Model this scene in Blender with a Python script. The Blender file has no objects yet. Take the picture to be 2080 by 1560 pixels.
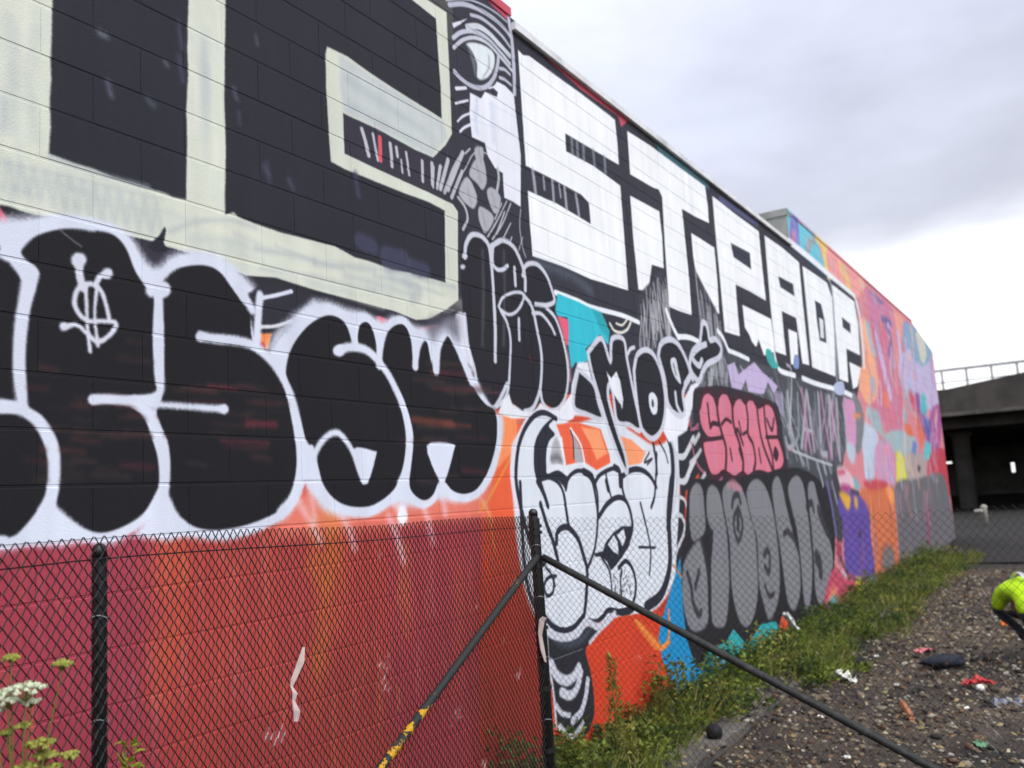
import bpy, math, random
import numpy as np
from mathutils import Vector, Matrix

# ------------------------------------------------------------------ scene, camera, light
scene = bpy.context.scene
COL = scene.collection
R = math.radians
WALL_Y = 3.12                       # face of the mural wall; X runs along it, Z is up
cam_d = bpy.data.cameras.new('camera')
cam = bpy.data.objects.new('camera', cam_d); COL.objects.link(cam)
cam.matrix_world = Matrix(((0.53211479, -0.07853921, -0.84302161, 0.0),
                           (-0.84452032, -0.12017871, -0.52186445, 0.0),
                           (-0.06032643, 0.98964068, -0.13027683, 1.8),
                           (0, 0, 0, 1)))
cam_d.sensor_width = 36.0; cam_d.lens = 1814.0 / 2080.0 * 36.0
cam_d.clip_start = 0.05; cam_d.clip_end = 3000
cam_d.dof.use_dof = True; cam_d.dof.focus_distance = 3.4; cam_d.dof.aperture_fstop = 2.7
scene.camera = cam

SUN_EL, SUN_AZ = R(46), R(205)       # azimuth measured clockwise from +Y
world = bpy.data.worlds.new('World'); scene.world = world; world.use_nodes = True
wt = world.node_tree; wt.nodes.clear()
def wn(t, **k):
    n = wt.nodes.new(t)
    for a, b in k.items(): setattr(n, a, b)
    return n
wout = wn('ShaderNodeOutputWorld'); bg = wn('ShaderNodeBackground')
sky = wn('ShaderNodeTexSky', sky_type='NISHITA', sun_disc=False)
sky.sun_elevation = SUN_EL; sky.sun_rotation = SUN_AZ
skym = wn('ShaderNodeMix', data_type='RGBA', blend_type='MULTIPLY'); skym.inputs[0].default_value = 1.0
wt.links.new(sky.outputs[0], skym.inputs[6]); skym.inputs[7].default_value = (0.10, 0.10, 0.10, 1)
tc = wn('ShaderNodeTexCoord'); sep = wn('ShaderNodeSeparateXYZ'); wt.links.new(tc.outputs['Generated'], sep.inputs[0])
mp = wn('ShaderNodeMapping'); mp.inputs['Scale'].default_value = (1.0, 1.0, 2.6); mp.inputs['Location'].default_value = (0.35, 0.9, 0.0)
wt.links.new(tc.outputs['Generated'], mp.inputs[0])
nz = wn('ShaderNodeTexNoise'); nz.inputs['Scale'].default_value = 1.9; nz.inputs['Detail'].default_value = 4.5; nz.inputs['Roughness'].default_value = 0.5
wt.links.new(mp.outputs[0], nz.inputs['Vector'])
# cloud cover: bright break low over the horizon, grey belly above it, brighter towards the zenith
ma = wn('ShaderNodeMath', operation='MULTIPLY_ADD'); ma.inputs[1].default_value = 0.32; ma.inputs[2].default_value = -0.16
wt.links.new(nz.outputs[0], ma.inputs[0])
ad = wn('ShaderNodeMath', operation='ADD'); wt.links.new(ma.outputs[0], ad.inputs[0]); wt.links.new(sep.outputs[2], ad.inputs[1])
ramp = wn('ShaderNodeValToRGB'); cr = ramp.color_ramp; cr.interpolation = 'EASE'
cr.elements[0].position = 0.0; cr.elements[0].color = (1.00, 1.00, 1.02, 1)
cr.elements[1].position = 1.0; cr.elements[1].color = (1.55, 1.56, 1.62, 1)
for p, c in ((0.17, (1.0, 1.0, 1.02)), (0.28, (0.47, 0.485, 0.565)), (0.43, (0.59, 0.615, 0.74)), (0.62, (0.80, 0.825, 0.94)), (0.8, (1.25, 1.27, 1.32))):
    e = cr.elements.new(p); e.color = (*c, 1)
wt.links.new(ad.outputs[0], ramp.inputs[0])
nz2 = wn('ShaderNodeTexNoise'); nz2.inputs['Scale'].default_value = 3.2; nz2.inputs['Detail'].default_value = 5
wt.links.new(mp.outputs[0], nz2.inputs['Vector'])
mr = wn('ShaderNodeMapRange'); mr.inputs[1].default_value = 0.3; mr.inputs[2].default_value = 0.7; mr.inputs[3].default_value = 0.80; mr.inputs[4].default_value = 1.12
wt.links.new(nz2.outputs[0], mr.inputs[0])
cm = wn('ShaderNodeMix', data_type='RGBA', blend_type='MULTIPLY'); cm.inputs[0].default_value = 1.0
wt.links.new(ramp.outputs[0], cm.inputs[6]); wt.links.new(mr.outputs[0], cm.inputs[7])
mx = wn('ShaderNodeMix', data_type='RGBA'); mx.inputs[0].default_value = 0.93
wt.links.new(skym.outputs[2], mx.inputs[6]); wt.links.new(cm.outputs[2], mx.inputs[7])
wt.links.new(mx.outputs[2], bg.inputs[0]); bg.inputs[1].default_value = 1.0
wt.links.new(bg.outputs[0], wout.inputs[0])

sun_d = bpy.data.lights.new('sun', 'SUN'); sun_d.energy = 1.5; sun_d.angle = R(35); sun_d.color = (1.0, 0.97, 0.93)
sun = bpy.data.objects.new('sun', sun_d); COL.objects.link(sun)
sdir = Vector((math.sin(SUN_AZ) * math.cos(SUN_EL), math.cos(SUN_AZ) * math.cos(SUN_EL), math.sin(SUN_EL)))
sun.rotation_euler = (-sdir).to_track_quat('-Z', 'Y').to_euler(); sun.location = sdir * 40
scene.view_settings.view_transform = 'Standard'; scene.view_settings.look = 'None'
scene.view_settings.gamma = 1.0; scene.view_settings.use_curve_mapping = False
scene.view_settings.exposure = 0.6
scene.cycles.use_denoising = True; scene.cycles.max_bounces = 4; scene.cycles.diffuse_bounces = 3; scene.cycles.glossy_bounces = 2; scene.cycles.transmission_bounces = 2; scene.cycles.caustics_reflective = False; scene.cycles.caustics_refractive = False

# ------------------------------------------------------------------ helpers
def lin(r, g, b):
    f = lambda c: (c / 255 / 12.92) if c / 255 <= 0.04045 else ((c / 255 + 0.055) / 1.055) ** 2.4
    return (f(r), f(g), f(b), 1)
def mesh_obj(name, verts, faces, mat, parent=None, smooth=False):
    me = bpy.data.meshes.new(name); me.from_pydata([tuple(v) for v in verts], [], [tuple(f) for f in faces]); me.update()
    if mat is not None: me.materials.append(mat)
    if smooth: me.polygons.foreach_set('use_smooth', [True] * len(me.polygons))
    o = bpy.data.objects.new(name, me); COL.objects.link(o)
    if parent is not None: o.parent = parent
    return o
def empty(name, loc=(0, 0, 0), rz=0.0):
    o = bpy.data.objects.new(name, None); COL.objects.link(o); o.location = loc; o.rotation_euler = (0, 0, rz); o.empty_display_size = 0.1
    return o
def tag(o, label=None, cat=None, group=None, kind=None):
    if label: o['label'] = label
    if cat: o['category'] = cat
    if group: o['group'] = group
    if kind: o['kind'] = kind
    return o
class MB:
    def __init__(s): s.v = []; s.f = []
    def add(s, v, f):
        b = len(s.v); s.v += [tuple(p) for p in v]; s.f += [tuple(i + b for i in q) for q in f]
    def box(s, x0, x1, y0, y1, z0, z1):
        s.add([(x0, y0, z0), (x1, y0, z0), (x1, y1, z0), (x0, y1, z0), (x0, y0, z1), (x1, y0, z1), (x1, y1, z1), (x0, y1, z1)],
              [(0, 3, 2, 1), (4, 5, 6, 7), (0, 1, 5, 4), (1, 2, 6, 5), (2, 3, 7, 6), (3, 0, 4, 7)])
    def tube(s, pts, r, n=8, caps=True):
        pts = [Vector(p) for p in pts]; rs = r if isinstance(r, (list, tuple)) else [r] * len(pts)
        rings = []
        for i, p in enumerate(pts):
            d = (pts[min(i + 1, len(pts) - 1)] - pts[max(i - 1, 0)]).normalized()
            a = d.cross(Vector((0, 0, 1)) if abs(d.z) < 0.9 else Vector((1, 0, 0))).normalized(); b = d.cross(a)
            rings.append([p + (a * math.cos(2 * math.pi * k / n) + b * math.sin(2 * math.pi * k / n)) * rs[i] for k in range(n)])
        f = []
        for i in range(len(pts) - 1):
            for k in range(n):
                f.append((i * n + k, i * n + (k + 1) % n, (i + 1) * n + (k + 1) % n, (i + 1) * n + k))
        if caps: f += [tuple(reversed(range(n))), tuple(range((len(pts) - 1) * n, len(pts) * n))]
        s.add([q for r_ in rings for q in r_], f)
    def build(s, name, mat, parent=None, smooth=False): return mesh_obj(name, s.v, s.f, mat, parent, smooth)

def mat(name, base, rough=0.8, noise=None, bump=0.0, bscale=60.0, metal=0.0, spec=0.3, coord='Object'):
    m = bpy.data.materials.new(name); m.use_nodes = True; t = m.node_tree; b = t.nodes['Principled BSDF']
    b.inputs['Roughness'].default_value = rough; b.inputs['Metallic'].default_value = metal; b.inputs['Specular IOR Level'].default_value = spec
    b.inputs['Base Color'].default_value = base
    tcn = t.nodes.new('ShaderNodeTexCoord')
    if noise:                                  # list of (colour, scale, low, high)
        prev = None
        for (c, sc, lo, hi) in noise:
            n = t.nodes.new('ShaderNodeTexNoise'); n.inputs['Scale'].default_value = sc; n.inputs['Detail'].default_value = 6; n.inputs['Roughness'].default_value = 0.6
            t.links.new(tcn.outputs[coord], n.inputs['Vector'])
            r = t.nodes.new('ShaderNodeMapRange'); r.inputs[1].default_value = lo; r.inputs[2].default_value = hi; t.links.new(n.outputs[0], r.inputs[0])
            x = t.nodes.new('ShaderNodeMix'); x.data_type = 'RGBA'; t.links.new(r.outputs[0], x.inputs[0])
            if prev is None: x.inputs[6].default_value = base
            else: t.links.new(prev, x.inputs[6])
            x.inputs[7].default_value = c; prev = x.outputs[2]
        t.links.new(prev, b.inputs['Base Color'])
    if bump:
        n = t.nodes.new('ShaderNodeTexNoise'); n.inputs['Scale'].default_value = bscale; n.inputs['Detail'].default_value = 5; t.links.new(tcn.outputs[coord], n.inputs['Vector'])
        u = t.nodes.new('ShaderNodeBump'); u.inputs['Strength'].default_value = bump; u.inputs['Distance'].default_value = 0.01
        t.links.new(n.outputs[0], u.inputs['Height']); t.links.new(u.outputs[0], b.inputs['Normal'])
    return m

# ------------------------------------------------------------------ the paint on the wall (drawn in wall metres; lower reds painted darker for fading light)
PAINT = """
p 52 50 62 6 100 0 0 478 4439 54613 9000 60000 4076 60000 184 4341 -1823 701 397
p 166 62 78 80 100 0 0 608 2082 2536 1917 2805 1888 2679 -631 712 189
p 186 70 64 100 100 0 0 2319 1922 4830 2305 4412 -1621 2293 -411
p 178 66 66 120 60 0 0 2665 1829 3171 1831 3062 -655 2606 -589
p 180 66 80 60 75 0 0 3714 1733 4628 1716 4320 -1325 3541 -910
p 208 74 46 12 100 0 0 4667 2486 8608 2762 7643 -1154 4365 -1595 4266 -1538
p 182 58 40 250 100 0 0 4546 1278 8196 1089 7643 -1154 4365 -1595 4266 -1538
p 232 98 62 30 100 0 0 4634 2328 5147 2419 5058 1664 4587 1688
p 226 122 104 50 100 0 0 2922 1908 4731 1911 4627 1710 2915 1702
s 222 104 60 90 48 70 1 2316 1726 2320 1418 2301 1121
s 226 110 62 90 42 55 1 2386 1702 2390 1515 2371 1334
s 220 98 66 90 33 99 1 2873 1776 2870 1405 2838 1049
s 224 148 40 90 48 62 1 3278 1803 3280 1636 3248 1473
s 214 140 44 90 45 49 1 3205 1478 3206 1282 3174 1093
s 210 110 52 90 36 69 1 3140 1122 3144 998 3117 883
s 218 128 50 90 30 63 1 3338 1752 3336 1512 3300 1280
s 226 150 44 90 48 33 1 3168 1761 3173 1655 3146 1553
s 220 140 54 90 42 40 1 3835 1568 3838 1437 3800 1312
s 216 120 60 90 36 53 1 3845 1358 3850 1254 3814 1156
s 214 96 70 90 40 111 1 4317 1445 4300 1097 4236 766
s 220 110 70 90 27 47 1 2659 1598 2663 1411 2640 1230
s 206 82 60 90 30 67 1 3327 858 3330 721 3299 593
s 205 78 66 90 30 52 1 2246 1354 2251 1150 2234 954
s 220 110 50 90 36 44 1 3728 623 3734 548 3702 484
s 236 196 206 30 70 32 1 3044 1882 3129 1774 3197 1665
s 236 196 206 30 70 28 1 3113 1997 3150 1879 3168 1761
s 236 196 206 30 70 40 1 3340 1800 3400 1712 3439 1624
s 236 196 206 30 70 39 1 3716 1759 3781 1638 3823 1517
s 236 196 206 30 70 42 1 4017 1799 4068 1701 4092 1603
s 236 196 206 30 70 51 1 4142 1935 4196 1849 4223 1763
s 236 196 206 30 70 32 1 3761 1835 3801 1781 3816 1727
s 236 196 206 30 70 16 1 4586 1838 4662 1760 4707 1682
s 226 160 60 10 80 16 1 4986 2100 4726 1865 4577 1748
s 226 150 60 10 70 20 1 4584 1823 4683 1714 4716 1499
s 226 130 90 20 24 12 1 2599 1284 2595 1164 2604 1043
s 214 150 150 20 14 11 1 2560 1154 2561 1088 2551 1024
s 214 150 150 20 28 23 1 4076 1578 4061 1391 4058 1206
s 226 160 90 20 31 15 1 1794 1272 1795 1159 1790 1048
s 150 44 62 20 29 15 1 1835 1538 1840 1490 1837 1443
s 190 120 140 20 18 12 1 2816 1354 2813 1301 2815 1248
s 226 160 90 20 18 13 1 1698 1393 1697 1268 1707 1142
s 150 44 62 20 11 11 1 2219 1594 2219 1519 2223 1444
s 226 130 90 20 23 10 1 3702 1294 3698 1166 3671 1043
s 150 44 62 20 24 12 1 3452 1494 3439 1435 3439 1375
s 150 44 62 20 15 13 1 1732 1531 1732 1478 1736 1424
s 226 130 90 20 10 32 1 4435 1167 4411 1020 4416 871
s 226 130 90 20 13 6 1 2130 1292 2134 1219 2130 1148
s 150 44 62 20 13 7 1 2329 1397 2334 1341 2331 1286
s 150 44 62 20 14 25 1 3552 1255 3540 1136 3551 1014
s 190 120 140 20 26 15 1 2178 1223 2179 1156 2176 1091
s 214 150 150 20 15 11 1 2731 1699 2724 1656 2738 1612
s 190 120 140 20 11 7 1 2498 1093 2499 989 2503 885
s 226 130 90 20 26 9 1 2499 1672 2498 1583 2492 1495
s 214 150 150 20 22 21 1 2850 1699 2851 1562 2850 1427
s 150 44 62 20 25 23 1 3577 1351 3566 1289 3562 1226
s 190 120 140 20 19 8 1 2644 1308 2645 1241 2638 1176
s 214 150 150 20 25 6 1 2246 1324 2249 1271 2242 1219
s 226 130 90 20 25 7 1 3058 1372 3055 1304 3051 1237
s 226 130 90 20 14 7 1 2288 1596 2280 1521 2284 1446
s 190 120 140 20 19 12 1 2500 1587 2503 1436 2492 1289
s 214 150 150 20 27 13 1 2666 1240 2669 1143 2655 1050
s 214 150 150 20 26 9 1 2407 1305 2406 1190 2407 1076
s 150 44 62 20 13 15 1 2245 1438 2240 1361 2243 1283
s 206 96 70 20 29 10 1 2654 1429 2659 1343 2652 1258
s 226 160 90 20 18 26 1 4019 1349 4001 1278 4013 1203
s 206 96 70 20 14 16 1 2474 1303 2473 1225 2480 1145
s 150 44 62 20 29 23 1 3553 987 3550 923 3532 863
s 150 44 62 20 29 12 1 3701 1353 3697 1192 3691 1033
s 214 150 150 20 26 8 1 3410 995 3392 874 3387 752
s 150 44 62 20 18 17 1 2191 1636 2191 1578 2182 1521
s 214 150 150 20 24 12 1 2667 1584 2669 1530 2671 1476
s 206 96 70 20 10 18 1 2581 1302 2585 1215 2568 1132
s 214 150 150 20 19 8 1 1913 1339 1918 1266 1916 1196
s 226 130 90 20 28 12 1 2960 1156 2952 1007 2943 859
s 226 160 90 20 31 28 1 3731 874 3732 819 3727 766
s 226 130 90 20 20 18 1 3398 928 3397 878 3401 826
s 226 130 90 20 11 8 1 2275 1341 2273 1211 2275 1082
s 226 130 90 20 25 18 1 3591 1101 3574 911 3580 719
s 226 160 90 20 23 6 1 1665 1664 1665 1584 1666 1505
s 150 44 62 20 18 16 1 3466 967 3450 809 3451 648
s 226 130 90 20 16 9 1 2055 1532 2059 1430 2058 1329
s 190 120 140 20 23 11 1 2288 1129 2289 1079 2281 1031
s 150 44 62 20 23 21 1 2881 1436 2885 1352 2885 1269
s 150 44 62 20 13 13 1 1765 1437 1767 1316 1769 1196
s 214 150 150 20 25 4 1 2272 1132 2272 1025 2273 918
s 214 150 150 20 16 8 1 1814 1637 1817 1521 1812 1407
s 226 160 90 20 26 9 1 3788 1450 3773 1370 3767 1289
s 206 96 70 20 27 14 1 2220 1669 2219 1577 2216 1485
s 190 120 140 20 17 15 1 2072 1447 2074 1333 2076 1220
s 226 160 90 20 30 19 1 2421 1649 2424 1600 2417 1553
s 150 44 62 20 13 14 1 1906 1295 1903 1220 1906 1143
s 226 130 90 20 21 10 1 2547 1375 2540 1307 2551 1236
s 226 130 90 20 31 9 1 2937 1034 2933 973 2933 912
s 226 130 90 20 16 23 1 3675 1005 3677 937 3668 871
s 190 120 140 20 29 14 1 2749 1090 2748 1035 2756 979
s 206 96 70 20 30 3 1 1740 1617 1740 1485 1742 1355
s 190 120 140 20 19 12 1 2724 1329 2719 1184 2706 1043
s 226 160 90 20 19 6 1 1886 1581 1888 1539 1894 1496
s 226 160 90 20 18 19 1 3598 1050 3594 925 3594 801
s 214 150 150 20 13 4 1 2171 1704 2165 1653 2175 1601
s 190 120 140 20 15 27 1 3561 1252 3564 1178 3563 1105
s 190 120 140 20 16 6 1 2424 1310 2422 1239 2418 1169
s 226 130 90 20 18 10 1 1663 1555 1661 1449 1660 1344
s 150 44 62 20 24 14 1 1803 1505 1799 1431 1802 1356
s 190 120 140 20 17 5 1 2826 1706 2819 1582 2828 1457
s 226 130 90 20 23 31 1 4149 1029 4145 863 4106 705
s 150 44 62 20 30 14 1 3383 897 3384 714 3371 537
s 150 44 62 20 15 6 1 2235 1718 2236 1571 2232 1426
s 226 130 90 20 27 8 1 1755 1730 1756 1648 1759 1566
s 226 160 90 20 26 15 1 3260 930 3245 774 3249 615
s 226 130 90 20 32 15 1 4452 1497 4426 1329 4425 1161
s 206 96 70 20 23 21 1 3204 1292 3207 1186 3186 1086
s 226 160 90 20 14 11 1 1957 1434 1953 1391 1954 1347
s 226 130 90 20 23 16 1 2060 1328 2056 1243 2054 1157
s 206 96 70 20 21 23 1 3233 1258 3236 1191 3239 1124
s 150 44 62 20 31 9 1 2928 1325 2916 1202 2911 1080
s 214 150 150 20 24 29 1 3915 1060 3905 944 3898 829
s 226 160 90 20 13 21 1 3492 1219 3492 1074 3461 936
s 226 160 90 20 14 4 1 2196 1624 2200 1537 2195 1452
s 214 150 150 20 12 3 1 2186 1268 2190 1132 2193 997
s 150 44 62 20 14 10 1 1665 1381 1668 1313 1662 1248
s 206 96 70 20 16 11 1 2924 1171 2924 1015 2919 863
s 226 130 90 20 27 7 1 2335 1674 2336 1597 2340 1520
s 214 150 150 20 22 12 1 2615 1723 2609 1672 2611 1620
s 240 240 248 20 100 67 1 3833 1793 3830 1745
p 240 240 248 10 100 0 1 3873 1757 3860 1738 3829 1732 3800 1741 3789 1760 3803 1778 3833 1785 3862 1776
p 250 150 96 20 90 0 1 4863 2339 5050 2397 5057 2183 4924 2084 4742 2020
p 50 50 61 10 100 0 0 4661 6240 5356 5364 5285 3583 4501 2908 4490 3670
p 50 50 61 10 100 0 0 5341 5474 7698 5571 11896 5420 18684 5452 17349 3098 13049 3072 9267 3021 7224 3104 5733 3226 5276 3510
p 212 217 203 5 100 0 0 1035 4102 4289 6356 4302 4984 4509 4995 4504 4873 4505 4635 4500 4330 4495 4156 4418 4055 4279 3931 4108 3925 3772 3940 3475 3936 3475 3708 3757 3699 4211 3691 4464 3679 4514 3643 4493 3413 4467 3060 4326 2976 4148 2895 4030 2873 3832 2895 3433 2906 3219 2909 3084 2916 2957 2925 2776 2903 2582 2941 2366 2949 2330 2947 2282 2958 2039 2954 1878 2955 1793 2950 1659 2951 1077 2937
s 232 230 212 25 19 31 1 2245 3088 2371 3102 2505 3130
s 232 230 212 25 27 33 1 3077 3134 3180 3124 3288 3103
s 176 186 192 25 14 12 1 1966 3077 2014 3062 2063 3046
s 188 197 196 25 34 38 1 3177 2939 3330 2932 3492 2936
s 176 186 192 25 31 18 1 3699 3113 3861 3122 4035 3148
s 232 230 212 25 28 46 1 4197 3046 4401 3030 4620 3022
s 188 197 196 25 34 19 1 1720 3196 1724 3152 1729 3099
s 232 230 212 25 33 19 1 2479 3084 2585 3089 2695 3083
s 232 230 212 25 26 7 1 1670 3669 1676 3589 1682 3511
s 232 230 212 25 26 21 1 3372 3129 3448 3137 3525 3133
s 198 206 200 25 38 7 1 1881 3087 1983 3109 2090 3124
s 232 230 212 25 37 17 1 3407 2916 3570 2907 3743 2897
s 198 206 200 25 13 16 1 1754 3548 1751 3497 1749 3435
s 188 197 196 25 41 9 1 1672 3027 1715 3024 1759 3026
s 198 206 200 25 37 26 1 2562 3674 2563 3580 2563 3497
s 198 206 200 25 35 28 1 1826 3745 1827 3692 1828 3647
s 176 186 192 25 20 33 1 2584 2988 2726 2992 2876 2998
s 226 227 214 25 23 14 1 3783 2932 3984 2914 4199 2902
s 176 186 192 25 34 6 1 1737 2986 1816 2990 1900 2985
s 226 227 214 25 31 22 1 3007 2961 3108 2971 3211 2968
s 176 186 192 25 25 6 1 1798 3017 1842 3007 1886 3002
s 232 230 212 25 35 8 1 2626 2979 2742 2976 2862 2958
s 198 206 200 25 14 20 1 1800 3168 1806 3087 1811 3007
s 232 230 212 25 34 31 1 4263 3036 4514 3062 4786 3079
s 176 186 192 25 15 14 1 1657 3364 1657 3301 1657 3244
s 232 230 212 25 36 23 1 3056 2996 3210 3010 3372 3014
s 226 227 214 25 21 15 1 1685 3573 1681 3504 1677 3435
s 198 206 200 25 29 26 1 1840 3436 1843 3386 1846 3346
s 188 197 196 25 28 31 1 2576 3744 2573 3647 2570 3556
s 232 230 212 25 41 15 1 2642 3302 2639 3204 2635 3111
s 176 186 192 25 41 12 1 1671 3350 1671 3294 1671 3230
s 232 230 212 25 13 12 1 2890 2957 2996 2960 3106 2969
s 198 206 200 25 13 17 1 2280 2961 2414 2967 2556 2965
s 188 197 196 25 15 33 1 2663 3048 2742 3030 2823 3025
s 232 230 212 25 38 29 1 3919 3114 4019 3111 4122 3100
s 176 186 192 25 17 26 1 2684 3018 2843 3035 3014 3066
s 176 186 192 25 31 11 1 2022 3071 2090 3066 2160 3051
s 232 230 212 25 15 23 1 2589 3085 2704 3086 2825 3093
s 226 227 214 25 26 13 1 1758 3598 1763 3538 1768 3484
s 176 186 192 25 37 29 1 2052 2994 2098 2975 2145 2949
s 232 230 212 25 35 16 1 1822 3066 1826 3003 1830 2934
s 176 186 192 25 24 9 1 1662 3158 1657 3109 1652 3063
s 226 227 214 25 29 17 1 1910 3126 1952 3120 1996 3125
s 176 186 192 25 16 24 1 3620 3036 3853 3039 4108 3058
s 226 227 214 25 15 36 1 2667 4022 2668 3914 2668 3813
s 232 230 212 25 22 19 1 4139 3003 4238 3001 4339 2988
s 198 206 200 25 36 26 1 2778 2952 2927 2942 3086 2937
s 198 206 200 25 15 12 1 1776 3447 1775 3375 1774 3295
s 226 227 214 25 32 8 1 1678 3260 1678 3216 1678 3176
s 226 227 214 25 37 11 1 1724 3744 1721 3706 1719 3670
s 198 206 200 25 23 15 1 1720 3696 1718 3620 1717 3551
s 232 230 212 25 28 23 1 2485 3918 2486 3861 2486 3793
s 198 206 200 25 33 21 1 4019 2985 4209 2989 4409 2981
s 226 227 214 25 28 12 1 2723 3119 2829 3111 2940 3099
s 226 227 214 25 32 26 1 2531 3129 2678 3146 2835 3160
s 226 227 214 25 35 8 1 1855 3080 1935 3070 2019 3068
s 226 227 214 25 32 12 1 1703 3698 1697 3643 1691 3584
s 176 186 192 25 22 27 1 2653 3264 2654 3228 2654 3192
s 232 230 212 25 31 15 1 2621 3518 2623 3439 2626 3369
s 188 197 196 25 40 21 1 1926 3094 1998 3082 2073 3068
s 198 206 200 25 39 35 1 2629 4109 2633 4037 2637 3962
s 232 230 212 25 30 21 1 1694 3230 1699 3181 1704 3138
s 176 186 192 25 15 9 1 2598 3315 2596 3261 2594 3218
s 198 206 200 25 29 10 1 2180 3072 2251 3070 2324 3065
s 232 230 212 25 29 32 1 2656 4142 2654 4077 2652 4004
s 198 206 200 25 16 36 1 3538 3019 3735 3037 3947 3059
s 198 206 200 25 40 20 1 1856 3105 1897 3101 1937 3094
s 232 230 212 25 17 27 1 3365 3025 3510 3016 3662 2993
s 188 197 196 25 34 25 1 1619 3163 1624 3112 1629 3059
s 176 186 192 25 40 15 1 2716 3088 2781 3084 2848 3069
s 232 230 212 25 37 8 1 1777 3276 1780 3217 1783 3168
s 198 206 200 25 32 10 1 1602 3467 1602 3408 1601 3351
s 198 206 200 25 27 10 1 2226 3038 2275 3030 2326 3014
s 226 227 214 25 25 16 1 2808 2939 2975 2950 3154 2973
s 176 186 192 25 31 31 1 2551 3977 2551 3881 2551 3787
s 226 227 214 25 13 23 1 2346 2987 2477 3001 2615 3010
s 232 230 212 25 21 14 1 1659 3102 1757 3127 1860 3145
s 226 227 214 25 36 27 1 2992 3098 3090 3094 3192 3089
s 198 206 200 25 26 39 1 3698 3045 3909 3068 4136 3092
s 232 230 212 25 32 29 1 3979 3002 4138 2993 4306 2984
s 226 227 214 25 29 25 1 2728 3024 2806 3014 2887 3015
s 176 186 192 25 31 8 1 1669 3395 1669 3335 1670 3280
s 176 186 192 25 17 10 1 2059 3089 2139 3090 2222 3080
s 232 230 212 25 22 15 1 1689 3003 1748 2988 1810 2982
s 232 230 212 25 22 43 1 3883 2941 4055 2948 4235 2937
s 226 227 214 25 19 28 1 3987 2980 4258 2977 4556 2985
s 198 206 200 25 27 35 1 3645 3123 3864 3136 4101 3156
s 188 197 196 25 12 12 1 3875 3101 4149 3124 4449 3145
s 232 230 212 25 40 16 1 4048 2954 4162 2915 4281 2890
s 232 230 212 25 15 24 1 1786 3085 1786 3022 1786 2950
s 188 197 196 25 15 19 1 3457 2913 3576 2897 3701 2895
s 232 230 212 25 39 19 1 1724 3603 1719 3533 1713 3462
s 198 206 200 25 32 16 1 2553 3873 2551 3799 2549 3718
s 232 230 212 25 33 15 1 1753 3689 1752 3604 1751 3513
s 176 186 192 25 39 19 1 3616 2994 3711 2995 3808 2980
s 188 197 196 25 21 21 1 1711 3576 1707 3503 1702 3434
s 188 197 196 25 31 28 1 2273 3091 2379 3105 2491 3117
s 176 186 192 25 24 10 1 1941 3089 2032 3105 2127 3110
s 226 227 214 25 32 11 1 3029 2946 3166 2931 3312 2919
s 188 197 196 25 24 25 1 1787 3739 1793 3697 1798 3649
s 176 186 192 25 33 24 1 2466 3008 2617 3037 2778 3056
s 188 197 196 25 26 24 1 1672 3054 1709 3036 1747 3023
s 226 227 214 25 26 26 1 1731 2983 1802 2993 1877 2997
s 188 197 196 25 14 13 1 1709 3110 1809 3130 1914 3148
s 188 197 196 25 20 18 1 1871 3024 1912 3006 1954 2981
s 176 186 192 25 14 33 1 2626 3360 2626 3281 2625 3192
s 226 227 214 25 28 13 1 1840 3061 1843 3006 1847 2959
s 226 227 214 25 30 8 1 2524 3743 2528 3646 2531 3549
s 226 227 214 25 35 33 1 2543 3590 2537 3507 2531 3427
s 232 230 212 25 36 20 1 2508 3693 2502 3613 2497 3536
s 232 230 212 25 33 6 1 1741 3749 1742 3692 1743 3643
s 198 206 200 25 28 8 1 1697 3039 1702 2991 1707 2955
s 226 227 214 25 16 18 1 1774 3659 1773 3581 1772 3496
s 176 186 192 25 12 10 1 2202 3063 2304 3069 2412 3079
s 226 227 214 25 26 12 1 1742 3135 1745 3085 1749 3040
s 198 206 200 25 33 22 1 2044 2972 2095 2956 2147 2949
s 176 186 192 25 28 32 1 2577 3843 2572 3752 2569 3676
s 232 230 212 25 35 14 1 3329 2999 3479 2989 3637 2977
s 198 206 200 25 17 11 1 1828 3485 1835 3455 1842 3423
s 232 230 212 25 20 17 1 1767 3523 1774 3478 1780 3430
s 176 186 192 25 38 19 1 2563 3958 2567 3875 2570 3792
s 226 227 214 25 13 10 1 1725 3643 1719 3558 1713 3474
s 188 197 196 25 31 20 1 2552 3741 2549 3662 2546 3593
s 226 227 214 25 30 17 1 1779 3205 1778 3132 1778 3070
s 198 206 200 25 40 13 1 3626 3037 3772 3042 3928 3059
s 232 230 212 25 15 24 1 2605 3202 2602 3167 2600 3121
s 232 230 212 25 34 21 1 1630 2981 1633 2932 1637 2880
s 232 230 212 25 19 24 1 1730 3116 1792 3125 1857 3123
s 226 227 214 25 41 14 1 3509 3037 3704 3039 3911 3032
s 188 197 196 25 13 34 1 2542 3516 2536 3475 2531 3426
s 188 197 196 25 29 22 1 1805 3063 1803 2993 1801 2935
s 188 197 196 25 32 20 1 1878 3095 1950 3088 2024 3081
s 176 186 192 25 16 23 1 1677 3109 1682 3058 1688 3000
s 226 227 214 25 29 25 1 1794 3109 1798 3038 1802 2967
s 188 197 196 25 41 10 1 2342 3103 2424 3093 2508 3079
s 232 230 212 25 29 11 1 1685 3065 1686 3006 1688 2957
s 188 197 196 25 21 18 1 2497 3693 2492 3628 2486 3552
s 198 206 200 25 25 28 1 3705 2986 3818 2985 3936 2999
s 198 206 200 25 13 12 1 1705 3234 1710 3165 1714 3106
s 176 186 192 25 21 8 1 1613 3076 1619 3004 1624 2928
s 198 206 200 25 26 35 1 2492 3941 2491 3892 2491 3844
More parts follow.
